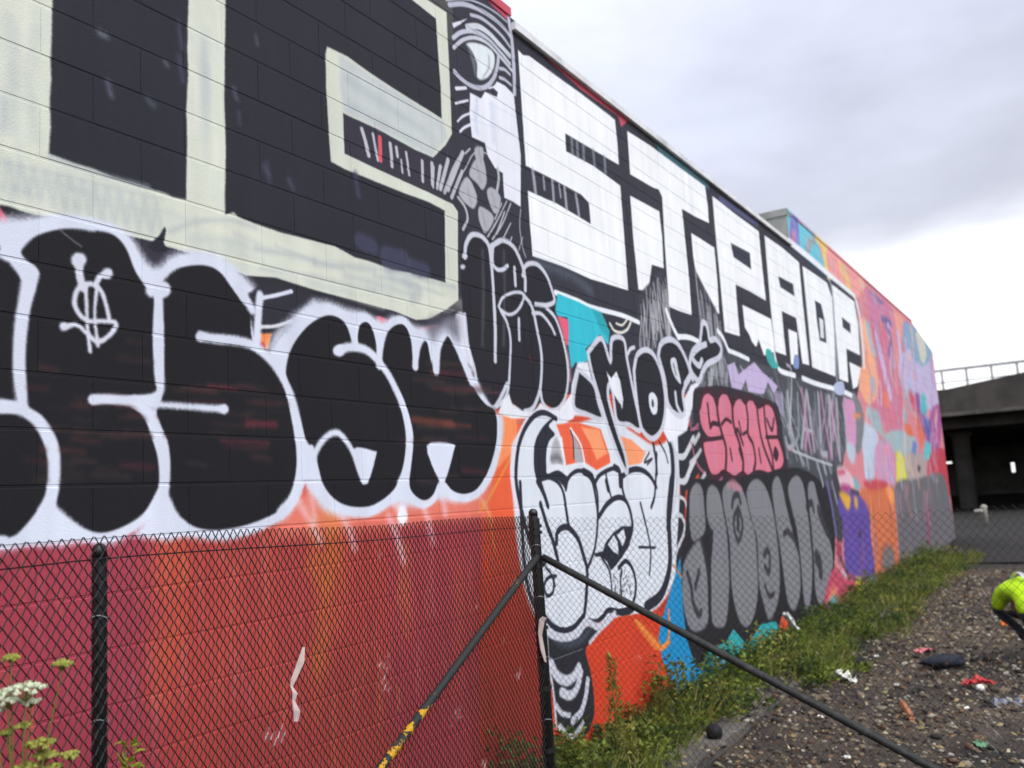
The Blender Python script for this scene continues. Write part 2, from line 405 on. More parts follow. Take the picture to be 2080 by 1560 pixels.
s 226 227 214 25 34 16 1 1650 3496 1652 3436 1654 3380
s 232 230 212 25 31 20 1 1667 3056 1733 3055 1801 3044
s 176 186 192 25 37 40 1 3791 3102 3890 3085 3993 3072
s 226 227 214 25 24 14 1 2678 3125 2766 3116 2857 3110
s 198 206 200 25 39 10 1 1758 3071 1760 3022 1762 2962
s 176 186 192 25 25 21 1 1698 3503 1704 3465 1709 3419
s 198 206 200 25 38 10 1 1733 3081 1812 3076 1893 3066
s 188 197 196 25 41 19 1 1699 2999 1694 2950 1689 2905
s 232 230 212 25 17 21 1 2015 3121 2118 3126 2227 3133
p 38 39 48 7 100 0 0 1845 4448 1847 3824 1841 3579 1844 3501 1838 3420 1843 3304 1836 3200 1936 3193 2018 3194 2103 3184 2192 3184 2344 3183 2386 3177 2451 3183 2460 3420 2458 3601 2470 3767 2467 3882 2479 4122 2490 4859
p 38 39 48 7 100 0 0 2709 4998 2691 4223 2680 3996 2671 3725 2674 3488 2663 3250 2664 3169 2712 3190 2740 3176 2843 3165 2997 3160 3127 3165 3373 3172 3522 3144 3640 3146 3848 3136 3982 3147 4341 3150 4355 3383 4370 3614 4206 3628 3948 3620 3648 3619 3470 3618 3366 3630 3362 3705 3357 3840 3349 4043 3353 4226 3367 4276 3533 4286 3707 4262 3900 4247 4107 4237 4390 4225 4398 4442 4390 4655 4383 4893 4142 4908 4219 5959
p 188 196 200 20 75 0 0 3465 4266 3706 4253 3922 4240 4155 4226 4404 4204 4438 4111 4270 3935 4109 3935 3772 3946 3487 3946 3463 4073
s 206 212 210 20 40 37 1 3501 4215 3874 4181 4298 4161
s 172 182 188 20 40 51 1 3518 4150 3837 4114 4193 4094
s 206 212 210 20 40 43 1 3533 4070 3864 4034 4236 4013
s 172 182 188 20 40 28 1 3549 4005 3828 3984 4136 3981
s 206 212 210 20 40 62 1 3873 4167 4100 4131 4345 4112
s 176 186 188 22 55 16 1 1672 3017 1684 3079 1688 3128 1698 3075 1705 3033
s 176 186 188 22 55 17 1 1716 3015 1728 3078 1733 3128 1743 3075 1750 3032
s 176 186 188 22 55 17 1 1761 3014 1774 3078 1779 3128 1788 3074 1796 3031
s 176 186 188 22 55 17 1 1808 3013 1820 3077 1825 3128 1835 3074 1843 3030
s 176 186 188 22 55 18 1 1855 3011 1868 3076 1873 3128 1883 3073 1891 3028
s 176 186 188 22 55 18 1 1903 3010 1917 3076 1922 3128 1933 3072 1941 3027
s 176 186 188 22 55 18 1 1953 3008 1967 3075 1973 3128 1983 3071 1991 3026
s 176 186 188 22 55 19 1 2004 3007 2018 3074 2024 3128 2035 3071 2043 3025
s 176 186 188 22 55 19 1 2056 3005 2071 3074 2077 3128 2088 3070 2096 3023
s 176 186 188 22 55 19 1 2109 3004 2125 3073 2131 3128 2142 3069 2151 3022
s 176 186 188 22 55 20 1 2164 3002 2180 3072 2187 3128 2198 3068 2207 3020
s 176 186 188 22 55 20 1 2220 3000 2237 3071 2244 3128 2255 3067 2264 3019
s 176 186 188 22 55 20 1 2278 2999 2295 3071 2303 3128 2314 3067 2323 3018
s 168 176 184 20 70 13 1 1838 3189 2018 3180 2261 3186
s 168 176 184 20 35 10 1 1657 3112 1936 3132 2332 3151
s 168 176 184 20 50 18 1 2367 3020 2506 3097 2697 3147 2842 3148
s 168 176 184 20 45 31 1 2839 3045 3090 3061 3225 3063
s 168 176 184 20 40 33 1 3225 3050 3442 3080 3678 3104
s 168 176 184 20 40 19 1 2866 2956 3222 2981 3671 2986
s 168 176 184 20 35 30 1 3440 3026 3674 3028 4018 3016
s 168 176 184 20 40 68 1 3942 3091 4066 3054 4007 2991
s 168 176 184 20 50 26 1 3763 3129 4119 3129 4442 3137
s 168 176 184 20 30 14 1 1957 2926 2124 2964 2259 2974
s 168 176 184 20 22 57 1 1685 3670 1705 3524 1690 3252
s 168 176 184 20 20 51 1 1777 3672 1761 3430 1791 3247
s 168 176 184 20 14 57 1 2577 4024 2557 3683 2570 3386
s 168 176 184 20 40 16 1 2963 3084 3225 3063 3441 3059
s 168 176 184 20 40 19 1 3676 3070 3977 3082 4308 3065
s 112 106 136 20 70 16 1 2081 3580 2087 3553 2094 3526
s 76 86 96 20 70 25 1 2268 3573 2276 3565 2288 3558
s 120 124 134 20 70 28 1 2048 3776 2056 3773 2069 3773
s 78 76 104 20 70 21 1 2425 3994 2431 3937 2441 3880
s 74 72 100 20 70 21 1 2428 3829 2434 3776 2444 3724
s 96 100 116 20 70 17 1 2730 3796 2735 3773 2743 3752
s 70 72 92 20 70 29 1 2903 3468 2912 3452 2927 3436
s 74 78 96 20 70 27 1 3062 3445 3071 3427 3086 3410
s 68 70 92 20 70 14 1 2924 3492 2928 3444 2934 3396
s 74 72 104 20 70 28 1 3557 3618 3564 3559 3577 3501
s 84 82 100 20 70 8 1 2754 3687 2756 3659 2759 3631
s 110 112 120 20 70 10 1 2353 3775 2356 3770 2361 3765
s 96 98 108 20 70 12 1 2870 4122 2874 4103 2879 4085
s 70 70 98 20 70 93 1 3574 3245 3614 3238 3674 3234
s 72 72 100 20 70 123 1 3796 3203 3853 3203 3941 3210
s 70 70 98 20 70 98 1 4031 3192 4077 3189 4147 3191
p 38 39 48 6 100 0 1 2278 2953 2311 2986 2340 3031 2347 3015 2337 2960 2363 2937 2301 2916 2259 2932
p 40 40 48 10 100 0 0 2776 2898 2957 2925 3219 2909 3665 2881 4052 2861 4455 2989 4480 2968 4405 2711 2944 2553 2830 2726
p 226 106 120 8 100 0 1 3683 2845 3765 2841 3750 2792 3692 2797
p 226 106 120 8 100 0 1 4049 2823 4243 2873 4190 2821 4070 2791
p 226 96 120 8 100 0 0 1558 2957 1659 2951 1691 2919 1684 2890 1561 2834
p 33 33 40 8 100 0 1 1659 2951 1712 2954 1739 2931 1695 2909
s 206 208 216 6 90 31 1 3623 3895 3650 3832 3672 3760
s 206 208 216 6 90 22 1 3716 3897 3733 3822 3749 3755
s 206 208 216 6 90 29 1 3866 3887 3872 3822 3873 3755
s 206 208 216 6 90 27 1 3921 3882 3928 3832
s 206 208 216 6 90 18 1 3961 3819 3968 3746
s 206 208 216 6 90 22 1 4011 3880 4031 3749
s 206 208 216 6 90 26 1 4164 3873 4161 3747
s 206 208 216 6 90 31 1 4263 3887 4259 3752
s 206 208 216 6 90 27 1 4353 3897 4310 3766
s 206 208 216 6 90 35 1 4436 3963 4340 3750
s 206 208 216 6 90 35 1 4607 4065 4419 3764
s 222 92 108 4 100 33 1 3774 3894 3773 3762
s 186 188 204 6 100 34 1 4543 5063 4710 5147 4893 5196 5083 5216 5239 5202 5304 5176
s 186 188 204 6 100 15 1 4512 5083 4713 5185 4910 5249 5115 5276 5274 5272
s 186 188 204 6 100 27 1 4800 5110 4925 5144 5076 5145 5204 5125 5294 5087
s 196 200 214 6 100 32 1 4569 4843 4666 4924 4813 4996 4962 5021 5112 5003 5278 4950
s 206 212 220 6 100 43 1 4742 4997 4880 5062 5017 5071 5143 5046 5286 5014
s 200 204 214 6 100 28 1 4568 4774 4685 4879 4833 4958 4983 4985 5108 4963 5184 4942 5314 4903
s 186 188 204 6 100 37 1 4564 4606 4635 4586 4750 4581 4872 4609 4976 4674 5062 4774 5112 4883 5127 4956
s 222 227 240 6 100 24 1 4571 4492 4688 4540
s 222 227 240 6 100 18 1 4556 4384 4703 4458
s 222 227 240 6 100 17 1 4567 4265 4634 4323 4718 4373
s 222 227 240 6 100 20 1 4589 4202 4638 4245 4723 4298
s 186 188 204 6 100 26 1 5135 4855 5203 4874 5269 4862
s 186 188 204 6 100 30 1 5128 4784 5194 4795 5274 4788
s 222 227 240 6 100 14 1 4973 4644 5081 4707
p 222 227 240 6 100 0 0 4567 4947 4748 5059 4672 4987 4580 4915
p 224 232 236 12 100 0 1 4718 4865 4830 4920 4980 4954 5073 4934 5056 4830 4983 4735 4890 4674 4830 4675 4839 4772 4786 4837
p 120 120 134 10 80 0 1 4718 4865 4786 4837 4827 4767 4818 4678 4865 4668 4806 4673 4784 4750 4749 4821
s 150 150 164 10 60 19 1 4999 4896 4990 4804 4905 4697
p 232 235 244 6 100 0 0 4733 4525 4864 4531 4920 4602 5071 4618 5088 4658 5026 4671 5084 4738 5189 4748 5307 4724 5332 4467 5351 4277 5304 3877 5198 3887 5088 3887 5089 4066 4988 4073 4903 4139 4881 4217 4726 4209 4712 4364
s 170 180 220 30 40 39 1 4813 4505 4788 4369 4796 4267
s 170 180 220 30 30 41 1 5000 4545 4997 4391 4997 4269
s 170 190 210 10 30 9 1 4726 4334 4945 4366 5284 4406
s 170 190 210 10 30 9 1 4962 4531 5141 4544 5315 4552
s 196 198 214 10 100 46 1 5300 5322 5329 5156 5333 4926 5319 4736
s 190 191 198 5 95 17 1 4280 3873 4264 3735
s 190 191 198 5 95 23 1 4343 3892 4304 3740
s 190 191 198 5 95 21 1 4431 3944 4335 3742
s 190 191 198 5 95 28 1 4598 4055 4487 3915 4381 3735
s 190 191 198 5 95 30 1 4587 3930 4454 3722
s 190 191 198 5 95 11 1 4898 4148 4801 4135 4713 4077 4635 3972 4549 3880
s 190 191 198 5 95 15 1 4694 4119 4633 4066
s 190 191 198 5 95 28 1 5027 4080 5031 4003 4996 3908
s 190 191 198 5 95 14 1 5118 3869 4973 3691 4836 3542
s 190 191 198 5 95 13 1 5051 3837 4949 3699
s 190 191 198 5 95 14 1 5170 3868 5048 3695 4896 3541
s 190 191 198 5 95 17 1 5084 3788 4964 3605
s 190 191 198 5 95 13 1 5153 3720 5035 3579
s 190 191 198 5 95 13 1 5155 3620 5124 3570
s 190 191 198 5 95 10 1 5305 3654 5237 3538
s 190 191 198 5 95 11 1 5302 3858 5272 3719 5296 3579 5329 3513
s 190 191 198 5 95 23 1 4525 3741 4598 3693 4619 3619 4562 3539
p 178 179 188 10 100 0 1 4759 4070 4850 4091 4879 3960 4822 3871 4754 3897 4666 3940
s 150 150 158 20 60 24 1 4768 4014 4788 3971 4801 3927
p 178 179 188 10 100 0 1 4641 3912 4746 3813 4714 3723 4655 3708 4534 3769
s 150 150 158 20 60 23 1 4639 3827 4657 3785 4670 3741
p 178 179 188 10 100 0 1 4935 3919 5043 3878 4992 3759 4930 3750 4869 3866
s 150 150 158 20 60 25 1 4933 3878 4953 3834 4967 3789
p 178 179 188 10 100 0 1 4786 3748 4938 3710 4827 3574 4762 3627 4746 3697
s 150 150 158 20 60 24 1 4792 3714 4811 3671 4824 3626
p 178 179 188 10 100 0 1 4755 4145 4852 4176 4844 4089 4759 4070
s 150 150 158 20 60 24 1 4783 4163 4802 4120 4816 4075
p 206 84 106 10 100 0 0 4846 5387 5290 5381 5280 5291 5085 5309
p 200 82 102 8 100 0 0 5617 5299 6015 5294 6435 5282 7103 5287 7639 5262 7354 5224 7196 5113 7138 5196 6420 5180 5848 5226
p 70 120 130 10 80 0 0 7986 5226 9530 5233 9508 5146 8091 5137
p 96 100 150 10 70 0 0 9847 5178 11384 5214 11361 5143 9826 5102
s 110 116 140 20 70 50 1 5912 5120 6411 5120 6975 5130
p 244 247 250 6 100 0 0 5410 5112 5485 5101 5567 5131 5914 5133 6414 5143 7067 5139 7081 4926 7075 4717 6076 4681 6071 4532 6565 4552 7071 4523 7069 4057 7062 3566 6342 3537 5854 3551 5429 3541 5419 3796 5420 4029 5844 4043 6417 4015 6410 4193 6277 4229 5869 4227 5415 4218 5411 4655
p 244 247 250 6 100 0 0 7324 5118 7850 5147 8618 5149 9384 5158 9420 4927 9402 4735 8967 4702 8582 4692 8601 4297 8613 3935 8596 3571 8258 3561 7993 3565 8015 4072 8058 4680 7983 4736 7858 4716 7312 4698
p 244 247 250 6 100 0 0 7272 4486 7948 4507 7969 4260 7937 3934 7648 3912 7513 3634 7290 3614 7265 4101
p 244 247 250 6 100 0 0 8799 4484 9511 4476 9507 4096 9468 3710 9263 3713 9085 3858 8849 3978 8796 4233
p 244 247 250 6 100 0 0 9610 5104 10352 5091 11365 5091 11366 4629 11387 4169 10650 4179 10159 4167 10142 3798 10140 3546 9599 3528 9609 4172 9598 4684
p 244 247 250 6 100 0 0 10353 3954 11534 3949 11576 3681 11566 3523 11053 3416 10884 3596 10749 3488 10605 3532 10514 3611 10365 3681
p 244 247 250 6 100 0 0 11630 5097 12509 5110 13373 5074 13340 4490 13344 3515 12948 3505 12892 3913 12851 4152 12111 4141 12089 3811 12107 3529 11590 3526 11576 4074 11600 4541
p 244 247 250 6 100 0 0 12353 3928 12819 3933 12713 3454 12317 3429
p 244 247 250 6 100 0 0 13567 5059 14489 5077 15159 5076 15417 4867 15293 4219 15021 3492 14184 3497 13513 3502 13548 4222
p 244 247 250 6 100 0 0 15538 5126 16508 5154 17329 5114 17454 4682 17310 4086 16130 4082 16066 3798 15980 3473 15299 3475 15409 4234
p 244 247 250 6 100 0 0 16257 3860 17313 3847 16754 3464 16337 3389
p 52 54 68 8 100 0 0 10123 4667 10868 4696 10863 4486 10185 4506
p 52 54 68 8 100 0 0 12117 4630 12884 4656 12895 4476 12162 4486
p 52 54 68 8 100 0 0 14134 4618 14550 4621 14676 4382 14638 4000 14179 3992 14125 4304
p 52 54 68 8 100 0 0 16050 4629 16719 4599 16668 4421 16037 4444
p 226 230 236 6 100 0 0 14312 4370 14570 4367 14497 4054 14264 4041
s 168 178 190 10 55 46 1 6181 4670 6180 4545
s 168 178 190 10 55 47 1 6274 4667 6273 4549
s 168 178 190 10 55 48 1 6388 4678 6378 4556
s 168 178 190 10 55 50 1 6569 4692 6576 4564
s 168 178 190 10 55 52 1 6786 4706 6783 4572
s 198 202 214 8 70 40 1 5513 4217 5533 4041
s 198 202 214 8 70 29 1 5670 4201 5672 4109
s 198 202 214 8 70 36 1 5806 4209 5806 4044
s 198 202 214 8 70 25 1 5914 4207 5924 4115
s 198 202 214 8 70 44 1 6001 4207 6009 4041
s 198 202 214 8 70 39 1 6188 4201 6215 4044
s 110 130 145 50 40 68 1 5515 3500 6004 3502 6327 3440
p 60 60 70 20 100 0 0 7291 3560 7899 3927 7987 3482 8180 3216 8426 3145 7427 3037 7117 3091
p 60 60 70 20 100 0 0 8769 4121 9448 3696 9609 3384 9567 2938 8658 2967 8868 3349 8794 3810
p 74 76 84 30 100 0 0 8378 2942 9671 3308 10379 3297 11850 3284 15011 3249 16763 3243 15873 1602 12508 1748 10732 1958 8666 1870 8216 2255
s 181 182 189 6 69 15 1 7351 3351 7316 3260 7278 3171 7249 3085
s 155 155 161 6 73 22 1 7599 3424 7576 3333 7561 3245 7561 3161
s 202 203 210 6 79 20 1 7562 3517 7532 3378 7534 3249 7564 3123
s 203 204 211 6 64 21 1 7756 3801 7736 3683 7725 3571 7732 3466
s 191 192 200 6 82 16 1 7859 3697 7896 3555 7948 3414 7981 3265
s 200 201 209 6 78 18 1 7557 3428 7561 3353 7554 3275 7535 3195
s 161 161 167 6 80 29 1 7513 3542 7506 3395 7462 3242 7413 3093
s 191 192 199 6 55 32 1 7779 3718 7773 3540 7737 3359 7723 3187
s 156 157 163 6 63 29 1 7875 3664 7856 3530 7849 3402 7867 3281
s 171 172 178 6 59 28 1 7854 3599 7861 3490 7888 3384 7927 3280
s 180 181 188 6 59 31 1 7377 3490 7384 3357 7402 3224 7391 3084
s 183 184 191 6 94 27 1 7931 3405 7937 3306 7927 3206 7908 3106
s 169 170 176 6 59 17 1 7796 3807 7845 3649 7871 3478 7852 3298
s 165 166 172 6 88 23 1 7464 3652 7461 3499 7414 3334 7359 3174
s 179 180 186 6 52 30 1 7959 3830 7965 3654 7946 3474 7956 3305
s 186 187 194 6 74 28 1 7722 3566 7715 3448 7731 3336 7764 3226
s 155 156 162 6 74 24 1 7626 3540 7636 3451 7658 3365 7682 3277
s 178 179 185 6 83 19 1 7770 3801 7781 3681 7813 3567 7850 3452
s 170 171 178 6 66 21 1 7574 3412 7561 3300 7528 3186 7492 3074
s 200 201 208 6 83 25 1 7640 3503 7626 3420 7605 3335 7581 3252
s 194 195 202 6 61 32 1 7964 3722 7946 3523 7936 3332 7977 3152
s 180 181 188 6 78 20 1 7622 3648 7593 3530 7572 3419 7570 3313
s 170 171 177 6 54 28 1 7645 3553 7647 3473 7661 3395 7683 3317
s 185 186 193 6 59 20 1 7377 3530 7382 3420 7397 3312 7399 3198
s 164 165 171 6 60 22 1 7891 3793 7925 3694 7961 3593 7988 3487
s 171 172 179 6 90 28 1 7649 3734 7680 3566 7665 3382 7617 3195
s 197 199 206 6 76 17 1 7986 3624 7997 3526 7986 3424 7983 3325
s 178 179 186 6 53 14 1 7394 3465 7348 3316 7341 3178 7364 3043
s 186 187 194 6 62 22 1 7569 3676 7531 3503 7532 3346 7568 3193
s 191 192 199 6 85 25 1 7728 3641 7745 3537 7776 3435 7807 3330
s 197 198 205 6 93 26 1 7632 3557 7652 3476 7666 3391 7666 3303
s 187 188 195 6 80 23 1 7309 3374 7281 3276 7239 3178 7221 3085
s 180 181 187 6 65 29 1 7919 3715 7917 3545 7892 3373 7886 3209
s 175 176 183 6 74 15 1 7741 3569 7714 3415 7714 3271 7750 3132
s 170 171 177 6 82 22 1 7851 3653 7849 3494 7884 3345 7940 3197
s 202 203 211 6 55 16 1 7312 3475 7309 3333 7324 3192 7304 3044
s 170 171 177 6 57 29 1 7861 3742 7897 3624 7940 3505 7970 3380
s 149 150 155 6 70 30 1 7634 3564 7646 3422 7621 3272 7578 3123
s 198 199 206 6 74 18 1 7608 3657 7610 3525 7583 3387 7543 3249
s 198 199 206 6 78 16 1 7395 3431 7347 3296 7324 3171 7335 3051
s 140 140 148 6 61 30 1 9493 3372 9474 3237 9453 3097 9455 2949
s 163 164 173 6 66 36 1 9348 3343 9339 3236 9343 3126 9362 3014
s 154 155 163 6 91 36 1 9084 3656 9072 3433 9100 3197 9147 2966
s 184 185 194 6 47 29 1 8894 3766 8908 3542 8945 3315 8978 3096
s 184 185 195 6 52 24 1 9108 3717 9139 3529 9176 3344 9197 3169
s 165 166 175 6 91 22 1 9178 3562 9205 3362 9198 3172 9172 2982
s 147 147 155 6 82 31 1 9152 3746 9176 3537 9165 3341 9139 3145
s 144 145 153 6 93 20 1 8964 3847 8958 3665 8937 3486 8921 3301
s 138 138 146 6 70 37 1 9402 3453 9391 3324 9402 3188 9433 3049
s 153 154 162 6 64 38 1 9343 3614 9336 3495 9347 3369 9373 3239
s 156 157 165 6 84 23 1 9105 3743 9141 3480 9191 3221 9197 2978
s 182 183 193 6 44 20 1 8905 3585 8924 3400 8922 3223 8904 3046
s 161 162 171 6 79 18 1 9332 3718 9373 3530 9388 3358 9371 3195
s 168 169 178 6 67 24 1 9170 3868 9195 3655 9182 3459 9156 3263
s 167 168 177 6 52 17 1 9048 3755 9023 3559 9011 3353 9031 3138
s 141 142 150 6 67 29 1 8839 3830 8829 3650 8839 3463 8867 3273
s 166 167 175 6 48 18 1 9119 3569 9156 3366 9194 3169 9204 2982
s 162 162 171 6 81 25 1 9290 3472 9319 3329 9332 3194 9326 3064
s 157 158 166 6 85 35 1 8924 3876 8952 3706 8969 3544 8969 3389
s 150 151 159 6 89 28 1 9361 3774 9398 3589 9403 3422 9380 3263
s 153 154 162 6 73 31 1 9060 3608 9037 3424 9035 3230 9061 3032
s 141 142 150 6 93 35 1 9159 3729 9137 3546 9142 3349 9178 3147
s 175 176 185 6 83 18 1 9343 3514 9364 3374 9398 3233 9430 3097
s 185 186 196 6 69 20 1 8825 4049 8848 3750 8896 3449 8914 3167
s 178 179 189 6 81 25 1 9355 3662 9410 3422 9422 3206 9392 2996
s 155 156 164 6 44 32 1 9084 3772 9101 3517 9075 3274 9057 3021
s 168 169 178 6 75 34 1 9470 3622 9466 3461 9439 3304 9430 3135
s 154 155 164 6 66 23 1 9425 3614 9404 3491 9391 3360 9401 3219
s 176 177 186 6 76 38 1 9299 3674 9294 3466 9335 3242 9383 3026
s 170 171 180 6 67 36 1 8832 4098 8830 3870 8859 3630 8898 3393
s 144 145 153 6 56 35 1 9502 3194 9496 3116 9484 3038 9471 2959
s 174 175 184 6 47 32 1 9050 3947 9075 3812 9097 3682 9109 3559
s 142 143 151 6 89 29 1 9238 3398 9221 3273 9216 3143 9227 3010
s 172 173 182 6 52 34 1 9173 3621 9150 3431 9157 3229 9195 3023
s 150 154 159 6 67 18 1 9527 3202 9561 3096 9517 2972 9454 2849
s 186 191 197 6 61 29 1 9141 3140 9124 3091 9093 3039 9047 2984
s 179 183 189 6 72 23 1 9100 3064 8983 2929 8941 2815 8978 2714
s 149 153 158 6 53 35 1 9282 3034 9288 2987 9312 2943 9346 2900
s 181 185 192 6 51 35 1 9311 3181 9307 3071 9369 2974 9405 2868
s 158 161 167 6 65 21 1 9408 3075 9432 3034 9445 2989 9441 2942
s 171 175 181 6 86 27 1 9493 3227 9540 3166 9567 3097 9558 3021
s 161 165 171 6 61 23 1 8823 2900 8730 2822 8648 2749 8601 2684
s 179 183 189 6 93 20 1 8789 3034 8633 2907 8501 2791 8388 2683
s 148 151 156 6 80 30 1 9057 3077 8953 2949 8930 2842 8956 2743
s 168 172 178 6 81 19 1 9314 3163 9301 3080 9331 3007 9383 2938
s 145 149 154 6 86 24 1 9318 3027 9343 2959 9330 2882 9274 2798
s 183 188 194 6 83 35 1 9054 3044 9037 2951 8956 2845 8834 2734
s 179 183 189 6 75 25 1 9541 3063 9507 2995 9472 2928 9453 2865
s 156 160 165 6 69 15 1 9206 3145 9117 3011 9007 2879 8983 2768
s 152 156 161 6 58 37 1 9278 3103 9216 2976 9246 2869 9316 2767
s 139 143 147 6 87 35 1 9458 3135 9473 3078 9511 3027 9563 2977
s 161 164 170 6 55 25 1 8776 3000 8732 2924 8711 2853 8672 2777
s 138 142 147 6 59 17 1 9587 3170 9638 3109 9661 3041 9647 2965
s 160 164 169 6 80 23 1 9038 3039 8960 2919 8820 2790 8723 2673
s 156 160 165 6 83 30 1 9566 3080 9533 2996 9527 2920 9566 2852
s 136 139 144 6 57 16 1 9138 3051 9058 2943 9037 2849 9075 2766
s 147 150 155 6 90 26 1 8913 3070 8838 3001 8776 2937 8737 2880
s 170 174 180 6 92 31 1 8951 3013 8941 2949 8947 2887 8939 2821
s 178 182 188 6 89 20 1 9021 3070 9024 2985 9006 2893 8920 2788
s 152 155 161 6 52 26 1 9203 3097 9189 2999 9108 2887 9004 2774
s 178 182 188 6 75 14 1 8736 2957 8623 2865 8492 2772 8394 2689
s 162 166 172 6 72 27 1 9122 3028 9041 2927 9010 2838 9037 2760
s 170 174 180 6 95 20 1 9215 3041 9203 2977 9221 2920 9258 2865
s 158 162 167 6 52 22 1 9380 3200 9384 3082 9464 2979 9511 2865
s 144 147 152 6 61 25 1 8584 2822 8532 2762 8452 2697 8350 2631
s 161 165 171 6 70 23 1 8681 2874 8616 2813 8529 2749 8435 2685
s 145 150 156 6 70 60 1 12956 3032 13064 2816 12992 2603 12844 2396
s 133 138 143 6 82 29 1 13759 2786 13534 2574 13416 2363 13468 2146
s 165 170 178 6 46 19 1 9939 3081 10127 2775 10421 2456 10854 2116
s 133 138 143 6 62 39 1 14585 2858 14632 2603 14865 2341 15080 2077
s 169 174 182 6 59 35 1 13912 3238 13924 2965 14203 2687 14499 2402
s 170 175 183 6 65 43 1 12965 2990 13257 2775 13431 2558 13429 2346
s 145 149 156 6 83 48 1 16163 2517 15874 2299 15506 2093 15272 1886
s 170 176 183 6 48 20 1 10395 3023 10450 2734 10511 2441 10826 2129
s 161 166 173 6 89 62 1 14842 3305 14608 3047 14263 2798 14043 2555
s 132 136 142 6 60 27 1 10616 2708 10865 2528 11154 2342 11412 2151
s 158 163 170 6 68 44 1 11883 2813 12251 2556 12548 2294 12636 2036
s 171 177 184 6 64 43 1 11245 2707 11467 2481 11528 2258 11519 2038
s 153 158 164 6 67 42 1 15286 3077 15522 2758 15352 2450 14932 2160
s 175 181 188 6 38 47 1 11676 2965 11659 2674 11597 2385 11769 2083
s 151 156 162 6 64 46 1 14151 2930 13776 2603 13732 2274 14024 1929
s 140 145 151 6 46 45 1 10495 3025 10612 2714 11053 2383 11532 2033
s 137 141 147 6 57 43 1 10097 2967 10463 2698 10912 2415 11203 2126
s 165 170 177 6 73 26 1 10345 3210 10556 3032 10854 2847 11154 2656
s 174 179 187 6 88 31 1 12555 2796 12659 2633 12661 2471 12596 2313
s 175 181 188 6 83 34 1 10385 3199 10690 2964 10791 2726 10789 2489
s 169 175 182 6 78 62 1 14246 3125 14052 2874 13768 2631 13610 2391
s 154 159 166 6 67 33 1 14763 3086 14527 2929 14342 2775 14247 2623
s 137 141 148 6 84 71 1 15373 2757 15487 2511 15700 2260 15821 2011
s 132 136 141 6 85 67 1 14329 3061 14529 2804 14818 2541 14967 2278
s 164 169 176 6 75 35 1 12533 3199 12975 2889 13257 2571 13182 2262
s 129 134 139 6 86 25 1 9939 3142 10218 2950 10367 2755 10411 2560
s 165 170 177 6 86 32 1 11522 2751 11476 2602 11478 2452 11556 2298
s 166 172 179 6 49 50 1 13600 2757 13513 2495 13690 2223 13980 1941
s 173 178 186 6 64 27 1 12359 2833 12582 2558 12950 2271 13202 1981
s 139 143 149 6 45 75 1 15462 2749 15713 2478 15854 2208 15731 1951
s 160 165 172 6 44 43 1 10777 3187 11038 3014 11330 2835 11570 2653
s 158 163 170 6 67 24 1 10818 3103 11109 2898 11251 2689 11261 2483
s 145 150 156 6 53 27 1 12792 2909 12721 2749 12612 2592 12526 2437
s 163 168 175 6 43 41 1 13512 2950 13213 2615 13282 2275 13649 1916
s 140 144 150 6 40 52 1 13387 2804 13479 2530 13780 2245 14041 1956
s 144 149 155 6 89 40 1 11322 2803 11658 2578 11965 2346 12129 2115
s 157 162 169 6 68 73 1 15502 3163 15698 2882 15967 2596 16021 2314
s 135 139 145 6 60 33 1 14233 3058 14456 2857 14540 2657 14457 2461
s 144 149 155 6 82 44 1 14496 2588 14208 2362 14038 2138 14060 1907
s 132 136 142 6 44 34 1 13867 3157 13670 2890 13403 2631 13314 2373
s 140 144 151 6 87 44 1 11849 2916 11849 2718 12002 2513 12269 2301
s 165 171 178 6 40 65 1 14489 3150 14329 2863 14508 2573 14808 2274
s 136 141 147 6 61 64 1 14592 3235 14769 2857 15155 2468 15114 2092
s 163 168 175 6 37 21 1 10454 2898 10743 2649 10838 2401 10870 2152
s 162 167 174 6 83 48 1 12933 2833 12831 2552 12664 2278 12693 1997
s 145 149 156 6 65 51 1 12098 3201 12149 3033 12100 2866 12011 2702
s 130 134 140 6 45 37 1 10086 3047 10146 2755 10465 2448 10973 2117
s 140 145 151 6 81 29 1 10038 2873 10297 2673 10636 2463 10950 2247
s 130 135 140 6 72 38 1 10102 3143 10400 2899 10823 2641 11157 2375
s 160 165 172 6 41 25 1 12088 3057 12445 2819 12678 2576 12701 2338
s 148 152 159 6 64 37 1 10624 2857 10709 2714 10735 2571 10740 2428
s 132 136 142 6 82 58 1 14785 3291 14840 2965 14493 2650 14143 2347
s 135 139 145 6 82 43 1 14555 2726 14402 2562 14363 2396 14432 2226
s 171 176 184 6 61 36 1 13088 3065 12988 2739 13286 2402 13663 2052
s 138 142 148 6 70 51 1 15584 3288 15319 2938 15543 2585 15807 2226
s 148 152 159 6 48 29 1 11158 3008 11635 2699 11873 2385 11852 2079
s 170 176 183 6 66 35 1 11111 2986 11358 2755 11417 2524 11388 2297
s 135 139 145 6 75 29 1 11049 3165 11256 2838 11206 2513 11341 2178
s 166 171 178 6 73 38 1 11303 3147 11231 2818 11278 2488 11680 2134
s 166 171 179 6 79 42 1 11706 2988 11739 2688 12090 2374 12508 2045
s 172 177 185 6 39 46 1 14440 3266 14235 3063 14210 2862 14350 2657
s 132 137 142 6 62 71 1 14838 3052 15204 2684 15399 2314 15106 1968
s 169 174 182 6 86 40 1 10056 3182 10328 3030 10577 2873 10753 2714
s 145 149 156 6 38 23 1 11726 2971 11782 2718 11704 2469 11710 2218
s 129 133 139 6 56 20 1 10409 3052 10421 2846 10434 2638 10564 2424
s 154 159 166 6 41 30 1 13230 2832 13182 2580 13374 2320 13674 2051
s 170 175 182 6 82 51 1 11449 2857 11760 2596 12145 2322 12387 2047
s 173 178 186 6 37 40 1 11482 3258 11638 3013 11991 2760 12344 2497
